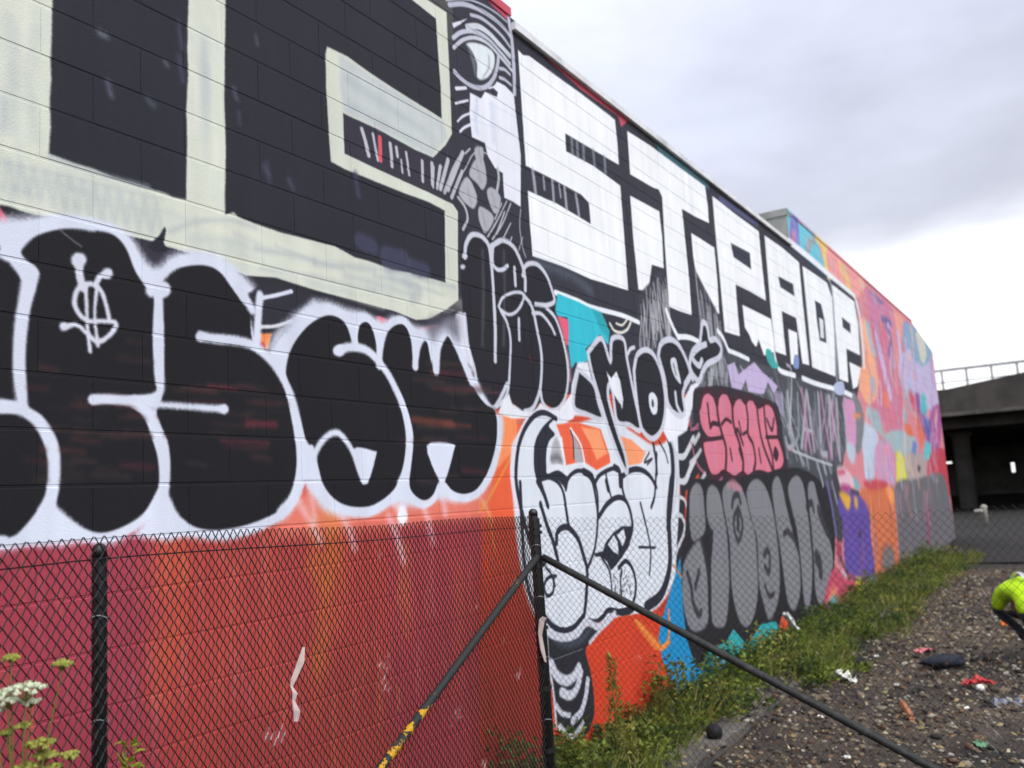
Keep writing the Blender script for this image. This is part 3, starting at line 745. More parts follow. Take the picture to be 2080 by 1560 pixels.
s 132 136 142 6 41 52 1 15515 2792 15588 2453 15234 2135 14807 1835
s 160 165 172 6 61 60 1 16056 2605 15765 2419 15446 2241 15193 2065
s 86 94 101 6 31 75 1 12891 3236 13178 2999 13246 2761 13116 2529
s 99 108 116 6 65 63 1 15728 3295 15548 2918 14988 2561 14681 2215
s 105 113 122 6 38 57 1 10577 2880 10690 2619 11032 2344 11458 2052
s 85 92 99 6 50 63 1 11897 2603 12177 2403 12432 2199 12583 1997
s 88 96 103 6 59 58 1 10600 2819 10938 2611 11206 2399 11341 2188
s 99 108 116 6 79 35 1 10196 3020 10634 2750 10873 2474 10926 2201
s 94 102 110 6 33 74 1 15505 2942 15399 2560 14884 2204 14585 1855
s 76 83 89 6 49 98 1 14152 2943 13881 2654 13613 2374 13604 2089
s 91 99 107 6 70 58 1 10268 3106 10268 2796 10494 2476 10999 2129
s 96 104 112 6 40 50 1 13413 3067 13270 2848 13324 2628 13543 2401
s 91 98 106 6 78 62 1 10635 2940 10955 2720 11310 2490 11559 2257
s 86 94 101 6 34 57 1 10683 2723 10872 2564 10980 2405 11021 2247
s 80 87 93 6 41 68 1 10416 3150 10870 2850 11031 2545 11039 2242
s 79 85 92 6 45 56 1 10497 2990 10572 2763 10578 2536 10676 2304
s 94 102 110 6 33 94 1 16109 2716 15717 2480 15556 2245 15614 2003
s 101 109 118 6 41 88 1 14379 2880 14250 2660 14327 2436 14536 2205
s 98 106 114 6 47 77 1 15890 3070 15783 2707 16063 2335 15878 1984
s 95 103 111 6 44 58 1 11805 3063 12079 2865 12375 2662 12583 2455
s 96 104 113 6 79 78 1 13368 2970 13609 2732 13635 2497 13485 2270
s 86 93 100 6 56 51 1 11793 2873 11773 2617 11702 2365 11786 2105
s 89 97 104 6 77 98 1 15585 2655 15324 2495 15155 2336 15096 2175
s 87 94 101 6 78 55 1 9976 2965 10213 2681 10514 2385 10996 2066
s 89 96 104 6 65 57 1 12574 2583 12862 2365 13088 2145 13172 1930
s 92 100 108 6 63 57 1 12033 3245 12081 3102 12218 2956 12416 2808
s 78 85 92 6 74 46 1 11465 2852 11734 2584 11768 2320 11729 2058
s 97 105 113 6 53 73 1 14058 2758 13961 2583 13792 2412 13627 2245
s 90 98 105 6 77 43 1 10183 2714 10326 2559 10473 2400 10622 2238
s 79 85 92 6 67 37 1 10619 2981 10604 2858 10626 2733 10701 2607
s 81 88 94 6 39 39 1 10146 3168 10224 2881 10599 2579 11093 2257
s 100 108 117 6 44 63 1 12245 2690 12521 2489 12708 2288 12761 2090
s 84 91 98 6 42 44 1 13850 2487 13834 2326 13735 2169 13601 2016
s 95 103 111 6 53 43 1 10484 3139 10710 3001 10881 2860 10980 2719
s 88 95 103 6 60 33 1 10162 3213 10394 2987 10449 2760 10466 2531
s 91 98 106 6 40 38 1 10395 3028 10385 2903 10386 2777 10427 2650
s 82 89 96 6 37 32 1 10175 3178 10179 2943 10359 2702 10726 2447
s 89 96 103 6 32 75 1 14428 3233 14292 3071 14277 2909 14372 2746
s 80 87 93 6 75 50 1 12174 3074 12357 2939 12560 2801 12747 2661
s 83 90 97 6 39 39 1 10218 2966 10492 2744 10603 2520 10636 2296
s 90 98 105 6 53 87 1 12768 3148 12912 2832 12735 2524 12617 2219
s 82 89 95 6 33 84 1 15623 3163 15105 2772 14648 2401 14713 2020
s 95 103 111 6 36 40 1 10225 3197 10216 2902 10452 2596 10942 2269
s 104 112 121 6 49 92 1 15748 3071 15592 2704 15868 2330 15868 1966
s 86 93 100 6 54 55 1 12157 3154 12518 2832 12947 2496 13050 2164
s 96 104 112 6 62 118 1 15592 2877 15735 2612 15591 2356 15246 2115
s 100 108 116 6 79 66 1 12036 3100 12238 2854 12212 2611 12106 2371
s 96 104 112 6 50 97 1 13694 3160 13561 2862 13281 2574 13198 2286
s 152 121 147 6 56 51 1 14957 2945 14864 2643 14573 2352 14385 2068
s 165 131 159 6 38 40 1 12699 2870 12581 2626 12610 2385 12638 2144
s 170 135 164 6 54 72 1 13372 2868 13246 2680 13219 2493 13300 2306
s 149 118 144 6 31 65 1 14803 3123 14542 2803 14582 2492 14719 2178
s 189 150 182 6 45 53 1 12549 2893 12632 2703 12783 2511 12861 2318
s 150 120 145 6 36 67 1 14121 3147 14181 2986 14284 2824 14367 2661
s 148 118 143 6 56 44 1 13838 2496 13746 2385 13658 2277 13591 2169
s 179 143 173 6 46 39 1 14524 2959 14337 2676 14091 2402 14030 2131
s 172 137 166 6 42 37 1 14498 3054 14232 2765 14056 2485 14115 2206
s 160 127 155 6 48 74 1 13460 2576 13531 2439 13621 2300 13694 2161
s 148 118 143 6 37 57 1 14494 2863 14578 2621 14696 2377 14678 2134
s 152 121 146 6 39 63 1 14030 2435 13982 2306 13891 2179 13785 2054
s 185 147 179 6 57 93 1 15886 3148 15998 2879 15942 2609 15673 2345
s 189 150 183 6 35 63 1 14757 3030 14747 2881 14662 2733 14527 2587
s 172 180 186 12 90 71 1 11996 3031 11981 2602 12029 2342 11743 2284 11668 2398
s 196 150 180 12 70 29 1 12031 2994 12016 2564 12064 2304 11777 2247 11701 2360
s 172 180 186 12 90 82 1 12415 2297 12735 2703 13007 3104 13071 2718 13106 2261
s 196 150 180 12 70 33 1 12451 2258 12773 2663 13046 3065 13111 2678 13145 2220
s 172 180 186 12 90 50 1 12625 2561 13108 2536
s 196 150 180 12 70 20 1 12662 2521 13148 2495
s 172 180 186 12 90 87 1 13707 3118 13602 2597 13539 2246 13866 2222
s 196 150 180 12 70 35 1 13750 3076 13644 2554 13580 2203 13909 2178
s 172 180 186 12 90 100 1 14178 2203 14276 2698 14404 3120 14547 2709 14694 2154 14790 2640 14908 3106
s 196 150 180 12 70 40 1 14222 2158 14321 2654 14450 3077 14594 2664 14742 2108 14838 2595 14956 3061
s 172 180 186 12 90 101 1 15999 3125 15451 3108 15378 2662 15278 2095 15761 2064
s 196 150 180 12 70 41 1 16054 3077 15503 3062 15429 2615 15328 2047 15814 2015
s 172 180 186 12 90 64 1 15370 2646 15820 2628
s 196 150 180 12 70 26 1 15421 2598 15874 2580
s 150 160 166 10 85 74 1 11934 2994 11909 2795 11907 2469 12029 2342 12334 2483 12497 3033
s 200 140 178 10 85 82 1 12741 3120 12843 2569 12921 2224
s 200 140 178 10 85 80 1 12843 2569 12621 2288
s 120 130 140 10 85 68 1 13492 3103 13385 2373 13672 2343
s 196 136 176 10 85 94 1 13897 3131 13979 2611 14160 2165
s 196 140 176 10 85 99 1 14577 3061 14403 2473
s 206 140 180 10 85 199 1 15533 3121 15489 2584 15586 2178
s 190 196 200 10 85 41 1 11943 2243 13219 2122 14108 2053
s 196 200 204 10 85 45 1 12086 3406 12289 3290 11883 2468
p 206 188 228 12 92 0 0 9576 3148 9849 3214 9950 3082 10351 3206 10608 3291 10898 3197 11234 3133 11540 3063 11324 2951 11113 3092 10889 2921 10642 2904 10259 2906 10210 3047 9981 2886 9671 2891
p 190 180 214 20 60 0 0 11301 3013 11741 2981 11669 2654 11392 2767
s 236 240 246 6 100 44 1 5732 3324 6082 3316 6314 3301 6877 3319 7242 3306
s 236 240 246 6 100 59 1 7909 3518 8040 3383 8169 3283
s 236 240 246 6 100 58 1 8172 3293 8495 3324 8885 3299
s 236 240 246 6 100 63 1 9366 3509 9513 3456 9675 3325
s 236 240 246 6 100 57 1 9675 3325 10019 3317 10399 3299
s 236 240 246 6 100 73 1 11524 3532 11599 3358 11780 3284 12465 3285
s 236 240 246 6 100 78 1 12860 3284 13711 3267 14922 3283
s 236 240 246 6 100 94 1 15575 3282 16347 3250
s 236 240 246 6 100 127 1 12828 5280 14255 5273 15298 5228 17378 5207
s 52 54 68 8 100 81 1 12742 5188 13907 5172 15120 5144
s 52 54 68 8 100 80 1 15480 5159 17351 5155
s 150 154 170 10 100 113 1 15336 5235 15481 5005 15332 4224 15112 3459
s 150 154 170 10 100 112 1 17474 5137 17587 4511 17452 3934
p 60 170 165 12 100 0 1 11166 3504 11386 3516 11524 3402 11682 3334 11395 3287 11167 3378
p 130 150 200 12 100 0 1 12551 3577 12764 3586 12696 3410 12434 3406
p 180 190 220 12 100 0 1 14888 3360 15548 3454 15558 3247 14918 3203
p 52 190 210 6 100 0 0 5766 3321 6081 3310 6315 3291 6492 3284 6570 3204 6616 3143 6577 3022 6443 3096 6159 2942 6231 2862 6144 2846 6072 2807 5977 2821 5904 2761 5888 2865 5883 2941 5898 3157 5697 3143 5732 3239
p 40 160 170 20 80 0 0 6315 3291 6492 3284 6570 3204 6616 3143 6585 3073 6434 3153
p 222 96 124 6 100 0 0 5728 3148 5889 3144 5908 3113 5883 2941 5843 2936 5788 3035
p 200 130 140 10 70 0 0 5859 2938 5893 2790 5889 2653 5829 2671
p 48 48 60 10 100 0 0 6526 3273 6871 3289 7218 3276 7258 3263 7185 3102 6948 3048 6905 3147 6648 3114 6602 3175
s 224 222 210 6 100 29 1 6637 3213 6714 3165 6849 3164 6977 3208 7062 3281
s 224 222 210 6 100 22 1 6763 3231 6881 3232 6993 3298
p 33 33 40 8 100 0 1 4537 3422 4639 3516 4813 3549 4931 3541 5089 3576 5247 3539 5337 3458 5513 3485 5708 3316 5695 3220 5819 2976 5831 2679 5764 2526 5612 2445 5419 2476 5309 2411 5170 2393 5025 2445 4900 2412 4754 2407 4604 2575 4532 2787 4507 3098
s 106 104 116 20 50 28 1 4773 3440 4754 3139 4710 2808
s 106 104 116 20 50 30 1 5037 3495 5015 3182 4965 2838
s 120 60 70 10 60 12 1 4724 2500 4911 2510
s 84 40 46 10 60 34 1 5289 2789 5320 2768
s 206 209 222 8 100 36 1 4564 3357 4582 3439 4638 3510 4703 3537 4783 3536 4854 3491 4872 3376 4878 3153 4874 2943 4850 2717
s 206 209 222 8 100 38 1 4885 3497 5032 3571 5164 3557 5246 3482 5301 3379 5294 3267
s 206 209 222 8 100 31 1 4903 3501 4886 3396 4929 3350 5003 3358 5076 3399
s 206 209 222 8 100 36 1 5166 3403 5164 3280
s 206 209 222 8 100 34 1 5272 3367 5308 3437 5394 3480 5506 3487 5620 3427 5687 3327 5707 3252 5583 3203 5426 3186
s 206 209 222 8 100 36 1 5269 3224 5369 3162 5419 3016 5463 2822 5433 2638 5385 2529 5292 2430 5184 2401
s 206 209 222 8 100 26 1 4932 3094 4994 3165 5145 3225 5263 3234 5250 3179 5162 3096 5056 3056 4960 3072 4932 3094
s 206 209 222 8 100 31 1 5182 3043 5171 2897
s 206 209 222 8 100 30 1 5376 3113 5502 3125 5623 3062 5681 3003
s 206 209 222 8 100 33 1 5581 3184 5705 3125 5791 2991 5844 2821 5838 2672 5772 2534 5657 2451 5525 2433 5434 2484 5418 2574
s 206 209 222 8 100 29 1 4959 3065 5025 2997 5056 2882 5030 2712 4987 2542 4917 2455 4817 2407
s 206 209 222 8 100 34 1 4528 2975 4543 2788 4595 2653 4636 2515 4760 2407 4844 2434 4978 2574
p 206 209 222 10 100 0 1 4598 3371 4586 3355 4562 3344 4539 3345 4531 3357 4542 3373 4566 3383 4589 3383
p 200 202 214 10 100 0 1 4563 3293 4554 3280 4534 3271 4515 3272 4508 3282 4517 3295 4537 3304 4556 3303
p 232 235 244 12 100 0 0 4905 2454 4995 2509 5025 2445 5171 2400 5308 2400 5405 2475 5517 2425 5663 2440 5869 2570 6063 2813 6134 2743 5881 2386 5607 2302 5270 2358 5014 2346 4848 2370
p 216 222 238 30 100 0 1 1084 2725 1660 2911 1748 2933 1917 2971 2039 2974 2168 2964 2281 2853 2378 2925 2530 2964 2692 2945 2862 2825 2948 2648 3079 2762 3251 2869 3431 2861 3584 2858 3723 2829 3831 2873 4028 2843 4192 2851 4450 2932 4534 2694 4782 2399 4904 2341 4839 2115 4645 1882 4400 1814 4111 1838 3972 1801 3760 1822 3521 1768 3237 1805 3143 1950 3094 1939 2979 1793 2635 1714 2434 1748 2318 1843 2141 1748 1980 1758 1848 1828 1743 1749 1118 1781
p 44 44 54 10 100 0 0 2774 2810 2895 2901 3084 2898 3217 2884 3079 2762 2962 2626 2908 2549 2825 2586
s 216 222 238 6 100 21 1 2856 2809 2954 2840 3057 2877
s 220 222 224 6 100 19 1 2858 2674 2949 2691 3051 2729
p 242 142 84 8 100 0 0 2842 2642 2923 2652 2899 2567 2840 2595
p 206 70 84 8 100 0 1 2838 2611 2879 2593 2866 2573 2837 2583
s 216 222 238 30 90 51 1 2897 2513 2947 2624 3045 2721 3215 2838
p 25 25 30 8 100 0 1 1087 2650 1561 2799 1661 2807 1693 2760 1740 2689 1723 2564 1713 2420 1719 2315 1734 2255 1669 2256 1102 2237
p 25 25 30 8 100 0 1 1104 2182 1670 2208 1756 2200 1810 2141 1839 2056 1840 1959 1819 1890 1760 1816 1706 1780 1643 1797 1116 1837
p 25 25 30 8 100 0 1 1738 2798 1785 2864 1863 2910 1937 2935 2018 2948 2107 2946 2161 2901 2201 2817 2253 2758 2285 2729 2279 2563 2284 2401 2295 2327 2225 2308 2091 2301 2019 2297 2007 2278 2019 2260 2070 2267 2165 2261 2231 2227 2264 2159 2297 2060 2303 1962 2287 1923 2228 1837 2142 1794 2049 1776 1961 1804 1885 1858 1874 1888 1886 1968 1887 2075 1864 2146 1818 2207 1766 2239 1764 2283 1757 2425 1770 2570 1798 2685 1804 2738 1768 2767
p 25 25 30 8 100 0 1 2295 2793 2377 2857 2469 2892 2555 2907 2622 2893 2681 2840 2744 2777 2795 2744 2803 2607 2898 2537 2986 2416 3033 2254 3059 2091 3041 1951 2965 1839 2801 1779 2636 1758 2508 1764 2423 1799 2360 1861 2346 1921 2357 2041 2344 2131 2310 2201 2294 2250 2323 2323 2335 2529 2327 2694
p 25 25 30 8 100 0 1 3004 2476 3033 2575 3091 2654 3177 2734 3283 2790 3365 2797 3434 2767 3474 2689 3503 2653 3649 2624 3765 2519 3859 2347 3891 2184 3849 2020 3766 1901 3601 1828 3449 1821 3325 1854 3233 1936 3200 2032 3171 2128 3132 2139 3091 2257 3038 2384
p 25 25 30 6 100 0 1 3523 2676 3539 2763 3588 2799 3639 2777 3673 2686 3682 2633 3649 2624 3572 2661
p 25 25 30 7 100 0 1 3696 2594 3727 2692 3765 2766 3840 2818 3923 2826 3976 2750 3989 2623 4030 2685 4076 2757 4127 2751 4165 2626 4231 2728 4312 2816 4394 2771 4503 2644 4572 2526 4700 2425 4809 2384 4826 2273 4782 2130 4683 1989 4564 1893 4430 1863 4306 1884 4237 1934 4200 1946 4166 1935 4113 1866 4029 1837 3942 1870 3903 1925 3929 2047 3957 2186 3923 2323 3845 2456
s 96 40 52 20 34 19 1 2654 2117 2760 2108 2872 2110
s 86 46 46 20 34 10 1 2427 2354 2492 2354 2559 2353
s 64 50 50 20 30 20 1 2762 2267 2821 2268 2881 2262
s 96 40 52 20 59 12 1 2723 2390 2765 2390 2808 2385
s 86 46 46 20 32 23 1 2769 2320 2897 2326 3032 2325
s 64 50 50 20 27 11 1 2899 2285 2947 2286 2995 2279
s 70 46 44 20 36 13 1 2565 2174 2604 2174 2644 2166
s 86 46 46 20 26 22 1 2723 2364 2806 2369 2891 2365
s 64 50 50 20 25 17 1 2780 2074 2824 2069 2870 2063
s 86 46 46 20 54 12 1 2382 2341 2489 2347 2602 2346
s 70 46 44 20 51 10 1 2571 2212 2683 2207 2800 2211
s 96 40 52 20 38 16 1 2803 2067 2849 2065 2896 2057
s 96 40 52 20 31 13 1 2444 2306 2535 2307 2630 2307
s 64 50 50 20 60 9 1 2415 2356 2504 2361 2596 2359
s 70 46 44 20 40 15 1 2659 2263 2719 2255 2782 2258
s 64 50 50 20 59 11 1 2449 2041 2488 2037 2528 2031
s 64 50 50 20 30 15 1 2623 2379 2738 2387 2859 2386
s 86 46 46 20 42 16 1 2799 2320 2882 2312 2969 2319
s 64 50 50 20 54 15 1 4329 2385 4449 2376 4575 2384
s 70 46 44 20 43 21 1 4111 2624 4321 2641 4545 2651
s 70 46 44 20 52 24 1 4226 2359 4308 2352 4394 2354
s 64 50 50 20 50 29 1 4051 2185 4160 2183 4272 2176
s 96 40 52 20 36 28 1 4535 2521 4645 2521 4760 2523
s 70 46 44 20 51 23 1 3986 2521 4124 2527 4269 2530
s 64 50 50 20 43 31 1 4330 2497 4538 2495 4762 2514
s 64 50 50 20 48 14 1 4124 2636 4320 2651 4528 2662
s 64 50 50 20 55 21 1 4004 2254 4204 2257 4418 2256
s 64 50 50 20 52 14 1 3982 1949 4076 1937 4172 1932
s 86 46 46 20 29 26 1 3836 2168 4032 2170 4241 2163
s 64 50 50 20 46 20 1 4473 2391 4642 2392 4820 2394
s 96 40 52 20 55 30 1 4154 2579 4361 2591 4582 2602
s 96 40 52 20 35 18 1 4378 2207 4541 2202 4712 2201
s 70 46 44 20 53 19 1 4137 1984 4249 1969 4367 1968
s 64 50 50 20 59 30 1 4294 2478 4390 2474 4490 2477
s 96 40 52 20 57 18 1 4160 2483 4366 2492 4586 2500
s 64 50 50 20 42 30 1 4115 2502 4316 2510 4529 2519
s 86 46 46 20 59 10 1 1937 2126 1989 2121 2042 2119
s 70 46 44 20 42 11 1 1948 2282 1997 2280 2047 2279
s 70 46 44 20 39 9 1 1775 2166 1826 2167 1878 2160
s 64 50 50 20 34 10 1 1946 2205 1989 2198 2034 2199
s 64 50 50 20 56 16 1 1799 1980 1842 1974 1886 1970
s 70 46 44 20 35 12 1 2158 2524 2199 2523 2241 2524
s 86 46 46 20 41 10 1 1962 2257 2013 2260 2066 2254
s 96 40 52 20 46 17 1 2140 2031 2207 2027 2277 2022
s 64 50 50 20 50 15 1 2021 1996 2091 1990 2163 1986
s 70 46 44 20 40 16 1 2118 2266 2199 2261 2284 2266
s 86 46 46 20 56 15 1 1822 2086 1900 2085 1981 2079
s 96 40 52 20 54 11 1 2177 2228 2239 2230 2302 2224
s 64 50 50 20 50 19 1 2110 2155 2143 2145 2177 2148
s 96 40 52 20 35 8 1 1758 2054 1796 2046 1835 2045
s 64 50 50 20 32 9 1 2138 2446 2211 2443 2286 2451
s 70 46 44 20 51 14 1 1952 2152 2025 2153 2102 2147
s 70 46 44 20 37 14 1 2129 2453 2190 2452 2252 2456
s 70 46 44 20 43 15 1 2036 2017 2075 2015 2114 2007
s 70 46 44 20 54 11 1 2132 2216 2205 2219 2281 2213
s 70 46 44 20 30 11 1 1827 1986 1899 1981 1974 1976
s 96 40 52 20 46 8 1 1724 2305 1780 2308 1839 2305
s 70 46 44 20 44 13 1 1825 2036 1879 2035 1934 2028
s 64 50 50 20 29 10 1 1863 2051 1945 2045 2030 2043
s 86 46 46 20 54 12 1 2151 2156 2238 2150 2328 2151
s 64 50 50 20 38 15 1 1835 2009 1902 2005 1971 1999
s 70 46 44 20 45 14 1 1822 2162 1904 2160 1989 2159
s 96 40 52 20 42 10 1 2080 2302 2117 2303 2156 2298
s 64 50 50 20 47 18 1 2163 2158 2219 2154 2276 2152
s 86 46 46 20 55 8 1 1930 2254 1965 2249 2000 2249
s 96 40 52 20 35 10 1 2116 2263 2184 2264 2254 2261
s 70 46 44 20 26 8 1 1846 2241 1876 2239 1906 2235
s 70 46 44 20 51 15 1 1940 2052 1979 2049 2017 2043
s 86 46 46 20 57 14 1 1814 2385 1843 2381 1872 2382
s 70 46 44 20 50 16 1 2057 2144 2100 2142 2143 2137
s 150 50 66 20 60 11 1 2558 2375 2706 2371
s 130 46 60 20 60 32 1 2772 2220 2933 2222
s 120 44 58 20 60 13 1 2619 2138 2885 2134
s 130 64 48 20 60 41 1 3964 2292 4341 2279
s 120 60 48 20 60 31 1 4267 2282 4521 2274
s 84 34 48 20 60 28 1 4418 2005 4655 1989
s 216 222 238 12 100 48 1 1679 2780 1722 2853 1794 2910 1898 2950 2008 2965
s 216 222 238 12 100 37 1 2008 2965 2103 2967 2173 2920 2221 2825 2285 2745
s 216 222 238 12 100 49 1 1661 2857 1705 2777 1754 2722
s 216 222 238 12 100 39 1 1768 2738 1751 2640 1736 2530 1733 2387 1741 2282 1748 2240
s 216 222 238 12 100 39 1 1571 2233 1669 2239 1738 2226 1809 2185 1855 2110 1867 2021 1859 1933 1826 1871
s 216 222 238 12 100 47 1 2271 2743 2328 2824 2407 2893 2529 2933 2642 2923 2723 2854 2807 2750
s 216 222 238 12 100 36 1 2318 2755 2307 2629 2302 2525 2314 2403 2316 2342 2288 2310 2231 2296 2154 2287 2080 2286 2019 2279
s 216 222 238 12 100 44 1 2198 2286 2264 2234 2300 2150 2327 2061 2331 1961 2318 1898
s 216 222 238 12 100 33 1 2258 2278 2442 2277 2635 2277
s 216 222 238 12 100 46 1 2518 2587 2602 2586 2711 2591 2825 2575 2942 2494 3031 2372 3074 2232 3091 2091 3080 1997 3028 1882 2949 1817
s 216 222 238 12 100 45 1 2856 2824 2844 2728 2832 2606
s 216 222 238 12 100 47 1 2979 2481 3007 2574 3075 2679 3178 2764 3302 2821 3421 2813 3481 2748 3503 2661
s 216 222 238 12 100 41 1 3479 2782 3563 2828 3641 2812 3687 2715 3687 2574
s 216 222 238 12 100 47 1 3687 2574 3710 2690 3771 2797 3882 2857 3968 2829 4005 2725 4005 2599
s 216 222 238 12 100 47 1 4000 2599 4042 2724 4102 2783 4160 2749 4196 2600
s 216 222 238 12 100 57 1 4201 2594 4231 2734 4315 2846
s 216 222 238 12 100 57 1 4379 2830 4480 2688 4564 2557
s 216 222 238 12 100 49 1 3382 2624 3476 2650 3610 2639 3746 2544 3843 2415 3899 2294 3915 2157 3884 2020 3817 1927
s 216 222 238 12 100 37 1 3169 2009 3183 2092 3254 2166 3325 2196 3378 2180 3447 2108 3524 1957
s 216 222 238 12 100 46 1 3172 2009 3224 1901 3307 1831 3448 1793 3599 1795 3742 1857 3839 1926
s 216 222 238 12 100 39 1 3860 1926 3931 1843 4026 1810 4121 1843 4198 1920 4280 1861 4428 1837 4589 1868 4739 1989 4830 2146 4853 2306
s 216 222 238 12 100 34 1 1374 1784 1709 1763 1777 1804 1839 1870 1904 1832 1970 1782 2049 1756 2141 1772 2239 1823 2327 1892 2387 1808 2483 1751 2610 1733 2801 1753 2980 1815 3078 1927 3122 2068
p 216 222 238 20 100 0 0 1826 1881 1862 1894 1941 1814 2019 1756 1886 1738 1726 1750 1777 1801
p 216 222 238 20 100 0 0 2309 1922 2346 1901 2364 1841 2483 1745 2339 1725 2184 1754 2250 1831
p 216 222 238 15 90 0 1 3093 2138 3144 2128 3152 1997 3206 1877 3141 1902 3105 1974
p 216 222 238 10 100 0 1 1795 2734 1786 2710 1765 2697 1743 2702 1734 2722 1743 2746 1764 2759 1786 2754
p 216 222 238 10 100 0 1 2371 2768 2358 2739 2327 2723 2297 2729 2285 2754 2298 2782 2328 2799 2358 2793
p 216 222 238 10 100 0 1 2546 2588 2538 2570 2517 2561 2498 2565 2490 2581 2498 2599 2518 2609 2538 2604
p 216 222 238 10 100 0 1 3419 2625 3405 2602 3373 2589 3343 2595 3331 2615 3345 2638 3376 2651 3407 2646
p 216 222 238 10 100 0 1 1988 2819 1979 2797 1958 2784 1936 2788 1928 2807 1936 2829 1957 2842 1979 2838
p 216 222 238 10 100 0 1 2033 2280 2028 2267 2015 2261 2002 2266 1997 2277 2002 2289 2015 2295 2028 2291
p 216 222 238 10 100 0 1 2659 2278 2652 2264 2635 2257 2618 2262 2611 2276 2618 2290 2636 2296 2653 2292
p 216 222 238 10 100 0 1 1917 2549 1912 2536 1900 2530 1888 2533 1883 2544 1888 2557 1900 2563 1912 2560
p 216 222 238 10 100 0 1 2100 2786 2093 2769 2077 2759 2060 2763 2054 2777 2060 2794 2077 2803 2093 2800
p 216 222 238 8 100 0 1 3454 2116 3618 2109 3632 2085 3570 1956 3534 1936 3505 1957
p 216 222 238 8 100 0 1 4075 2147 4331 2161 4331 2114 4233 1940 4180 1940
p 226 228 240 12 90 0 1 4427 2960 4518 2980 4535 2819 4585 2668 4533 2678 4442 2838
p 96 94 108 50 75 0 1 4137 2873 4427 2960 4450 2808 4316 2859 4186 2776
s 214 216 230 8 100 32 1 1959 2819 1962 2752 1974 2706
s 214 216 230 8 100 23 1 2075 2781 2045 2762 2027 2725
s 214 216 230 8 100 20 1 2085 2597 2072 2654 2049 2709 2010 2728 1958 2703 1940 2649 1958 2604 1998 2581 2051 2588 2110 2591 2106 2561 2070 2523 2033 2505 1998 2527 1950 2559 1904 2545
s 214 216 230 8 100 16 1 1986 2718 1994 2555 2004 2465
s 214 216 230 8 100 16 1 2033 2722 2023 2608 2037 2490
s 140 138 150 6 70 6 1 1882 2916 1918 2893 1967 2869
s 140 138 150 6 70 11 1 5072 2315 5272 2375
p 220 226 236 20 100 0 1 4975 2116 5096 2250 5306 2387 5482 2423 5656 2393 5837 2347 6513 2415 7371 2214 7883 2340 7929 2110 7714 1264 7500 983 7087 826 6597 822 6038 840 5687 807 5376 857 5140 1052 5026 1286 4973 1668
p 236 100 68 8 100 0 0 5611 2331 5955 2359 6321 2321 6445 2117 6452 2058 6201 2000 5998 2064 5717 2037 5671 2233
p 253 160 112 12 100 0 0 5986 2328 6302 2317 6368 2185 6412 2131 6212 2078 6115 2211
p 250 158 112 8 100 0 0 6639 2280 6885 2254 7163 2149 7051 2059 6650 2025
p 232 235 244 6 100 0 0 5619 2228 5681 2244 5712 2043 5640 2057
p 172 172 176 20 100 0 1 5503 2056 5523 2155 5591 2234 5643 2186 5655 2057
p 172 172 176 20 100 0 1 5824 2292 5934 2192 5994 2058 5859 2054 5847 2190
s 90 90 96 30 70 36 1 5514 2084 5601 2092 5656 2064
s 232 235 244 6 100 24 1 5826 2307 5966 2192 6010 2058
s 38 39 48 6 100 18 1 5824 2292 5852 2219 5843 2087
s 226 222 236 12 100 34 1 5610 2371 5460 2424 5291 2391 5148 2296 5031 2159 4971 2015 4975 1885 5029 1715
s 40 42 54 6 100 39 1 5617 2372 5457 2407 5316 2380 5187 2297 5083 2174 5027 2015 5024 1884 5073 1713 5106 1621 5166 1486
p 40 42 54 6 100 0 1 5522 2360 5618 2377 5502 2317 5580 2259 5495 2210 5442 2125 5429 2028 5443 1979 5588 2000 5701 1964 5728 1942 5687 1864 5646 1893 5579 1929 5468 1955 5356 1942 5375 1877 5433 1745 5391 1788 5321 1885 5267 1981 5263 2082 5293 2192 5386 2284
s 226 228 236 8 100 28 1 5438 1993 5563 2028 5678 2014 5746 1963
s 226 228 236 8 100 23 1 5708 2014 5865 2043 6008 2043 6164 1990
s 40 42 54 6 100 31 1 5342 1938 5467 1950 5590 1908 5652 1829 5677 1694 5692 1587
s 40 42 54 6 100 34 1 5687 1864 5735 1942 5857 1992 5983 1990 6089 1938 6129 1877 6159 1748 6166 1635
s 40 42 54 6 100 36 1 6139 1885 6225 1952 6353 1990 6500 2013 6597 1989 6645 1940 6638 1852 6667 1779
s 40 42 54 6 100 27 1 6353 1990 6374 1904 6417 1790
s 40 42 54 6 100 53 1 6357 1912 6379 1849
s 40 42 54 6 100 59 1 6519 2021 6606 1989 6606 1881
s 40 42 54 6 100 31 1 6175 1642 6309 1728 6459 1777 6607 1783 6713 1722 6765 1607 6771 1510
s 40 42 54 6 100 48 1 6646 1948 6838 2000 7040 2000 7218 1943 7329 1851
s 40 42 54 6 100 39 1 7400 2144 7349 1968 7305 1839 7266 1754 7186 1680
s 40 42 54 6 100 48 1 7341 2231 7369 2099 7366 1968
s 40 42 54 6 100 93 1 7670 2338 7746 2194 7749 2011 7685 1831 7605 1655 7526 1483
s 40 42 54 6 100 25 1 7479 2251 7596 2155 7642 2066
s 40 42 54 6 100 19 1 7238 2150 7114 2063 7292 2099 7174 2046
s 40 42 54 6 100 56 1 5984 1991 6108 1953 6147 1884
s 200 204 216 10 100 43 1 7706 2339 7818 2195 7851 2011 7798 1829 7669 1626
s 40 42 54 6 100 92 1 7687 1902 7560 1621 7540 1446 7503 1189 7382 1029 7207 924 6926 877
s 40 42 54 6 100 40 1 5244 1049 5291 1010 5390 940 5524 897 5669 899 5812 951
s 40 42 54 6 100 40 1 5899 911 6023 886 6143 912 6232 941 6453 900 6637 895
s 40 42 54 6 100 42 1 5295 1925 5372 1836 5416 1752
s 40 42 54 6 100 42 1 5316 1773 5385 1624 5442 1533 5485 1434 5505 1371
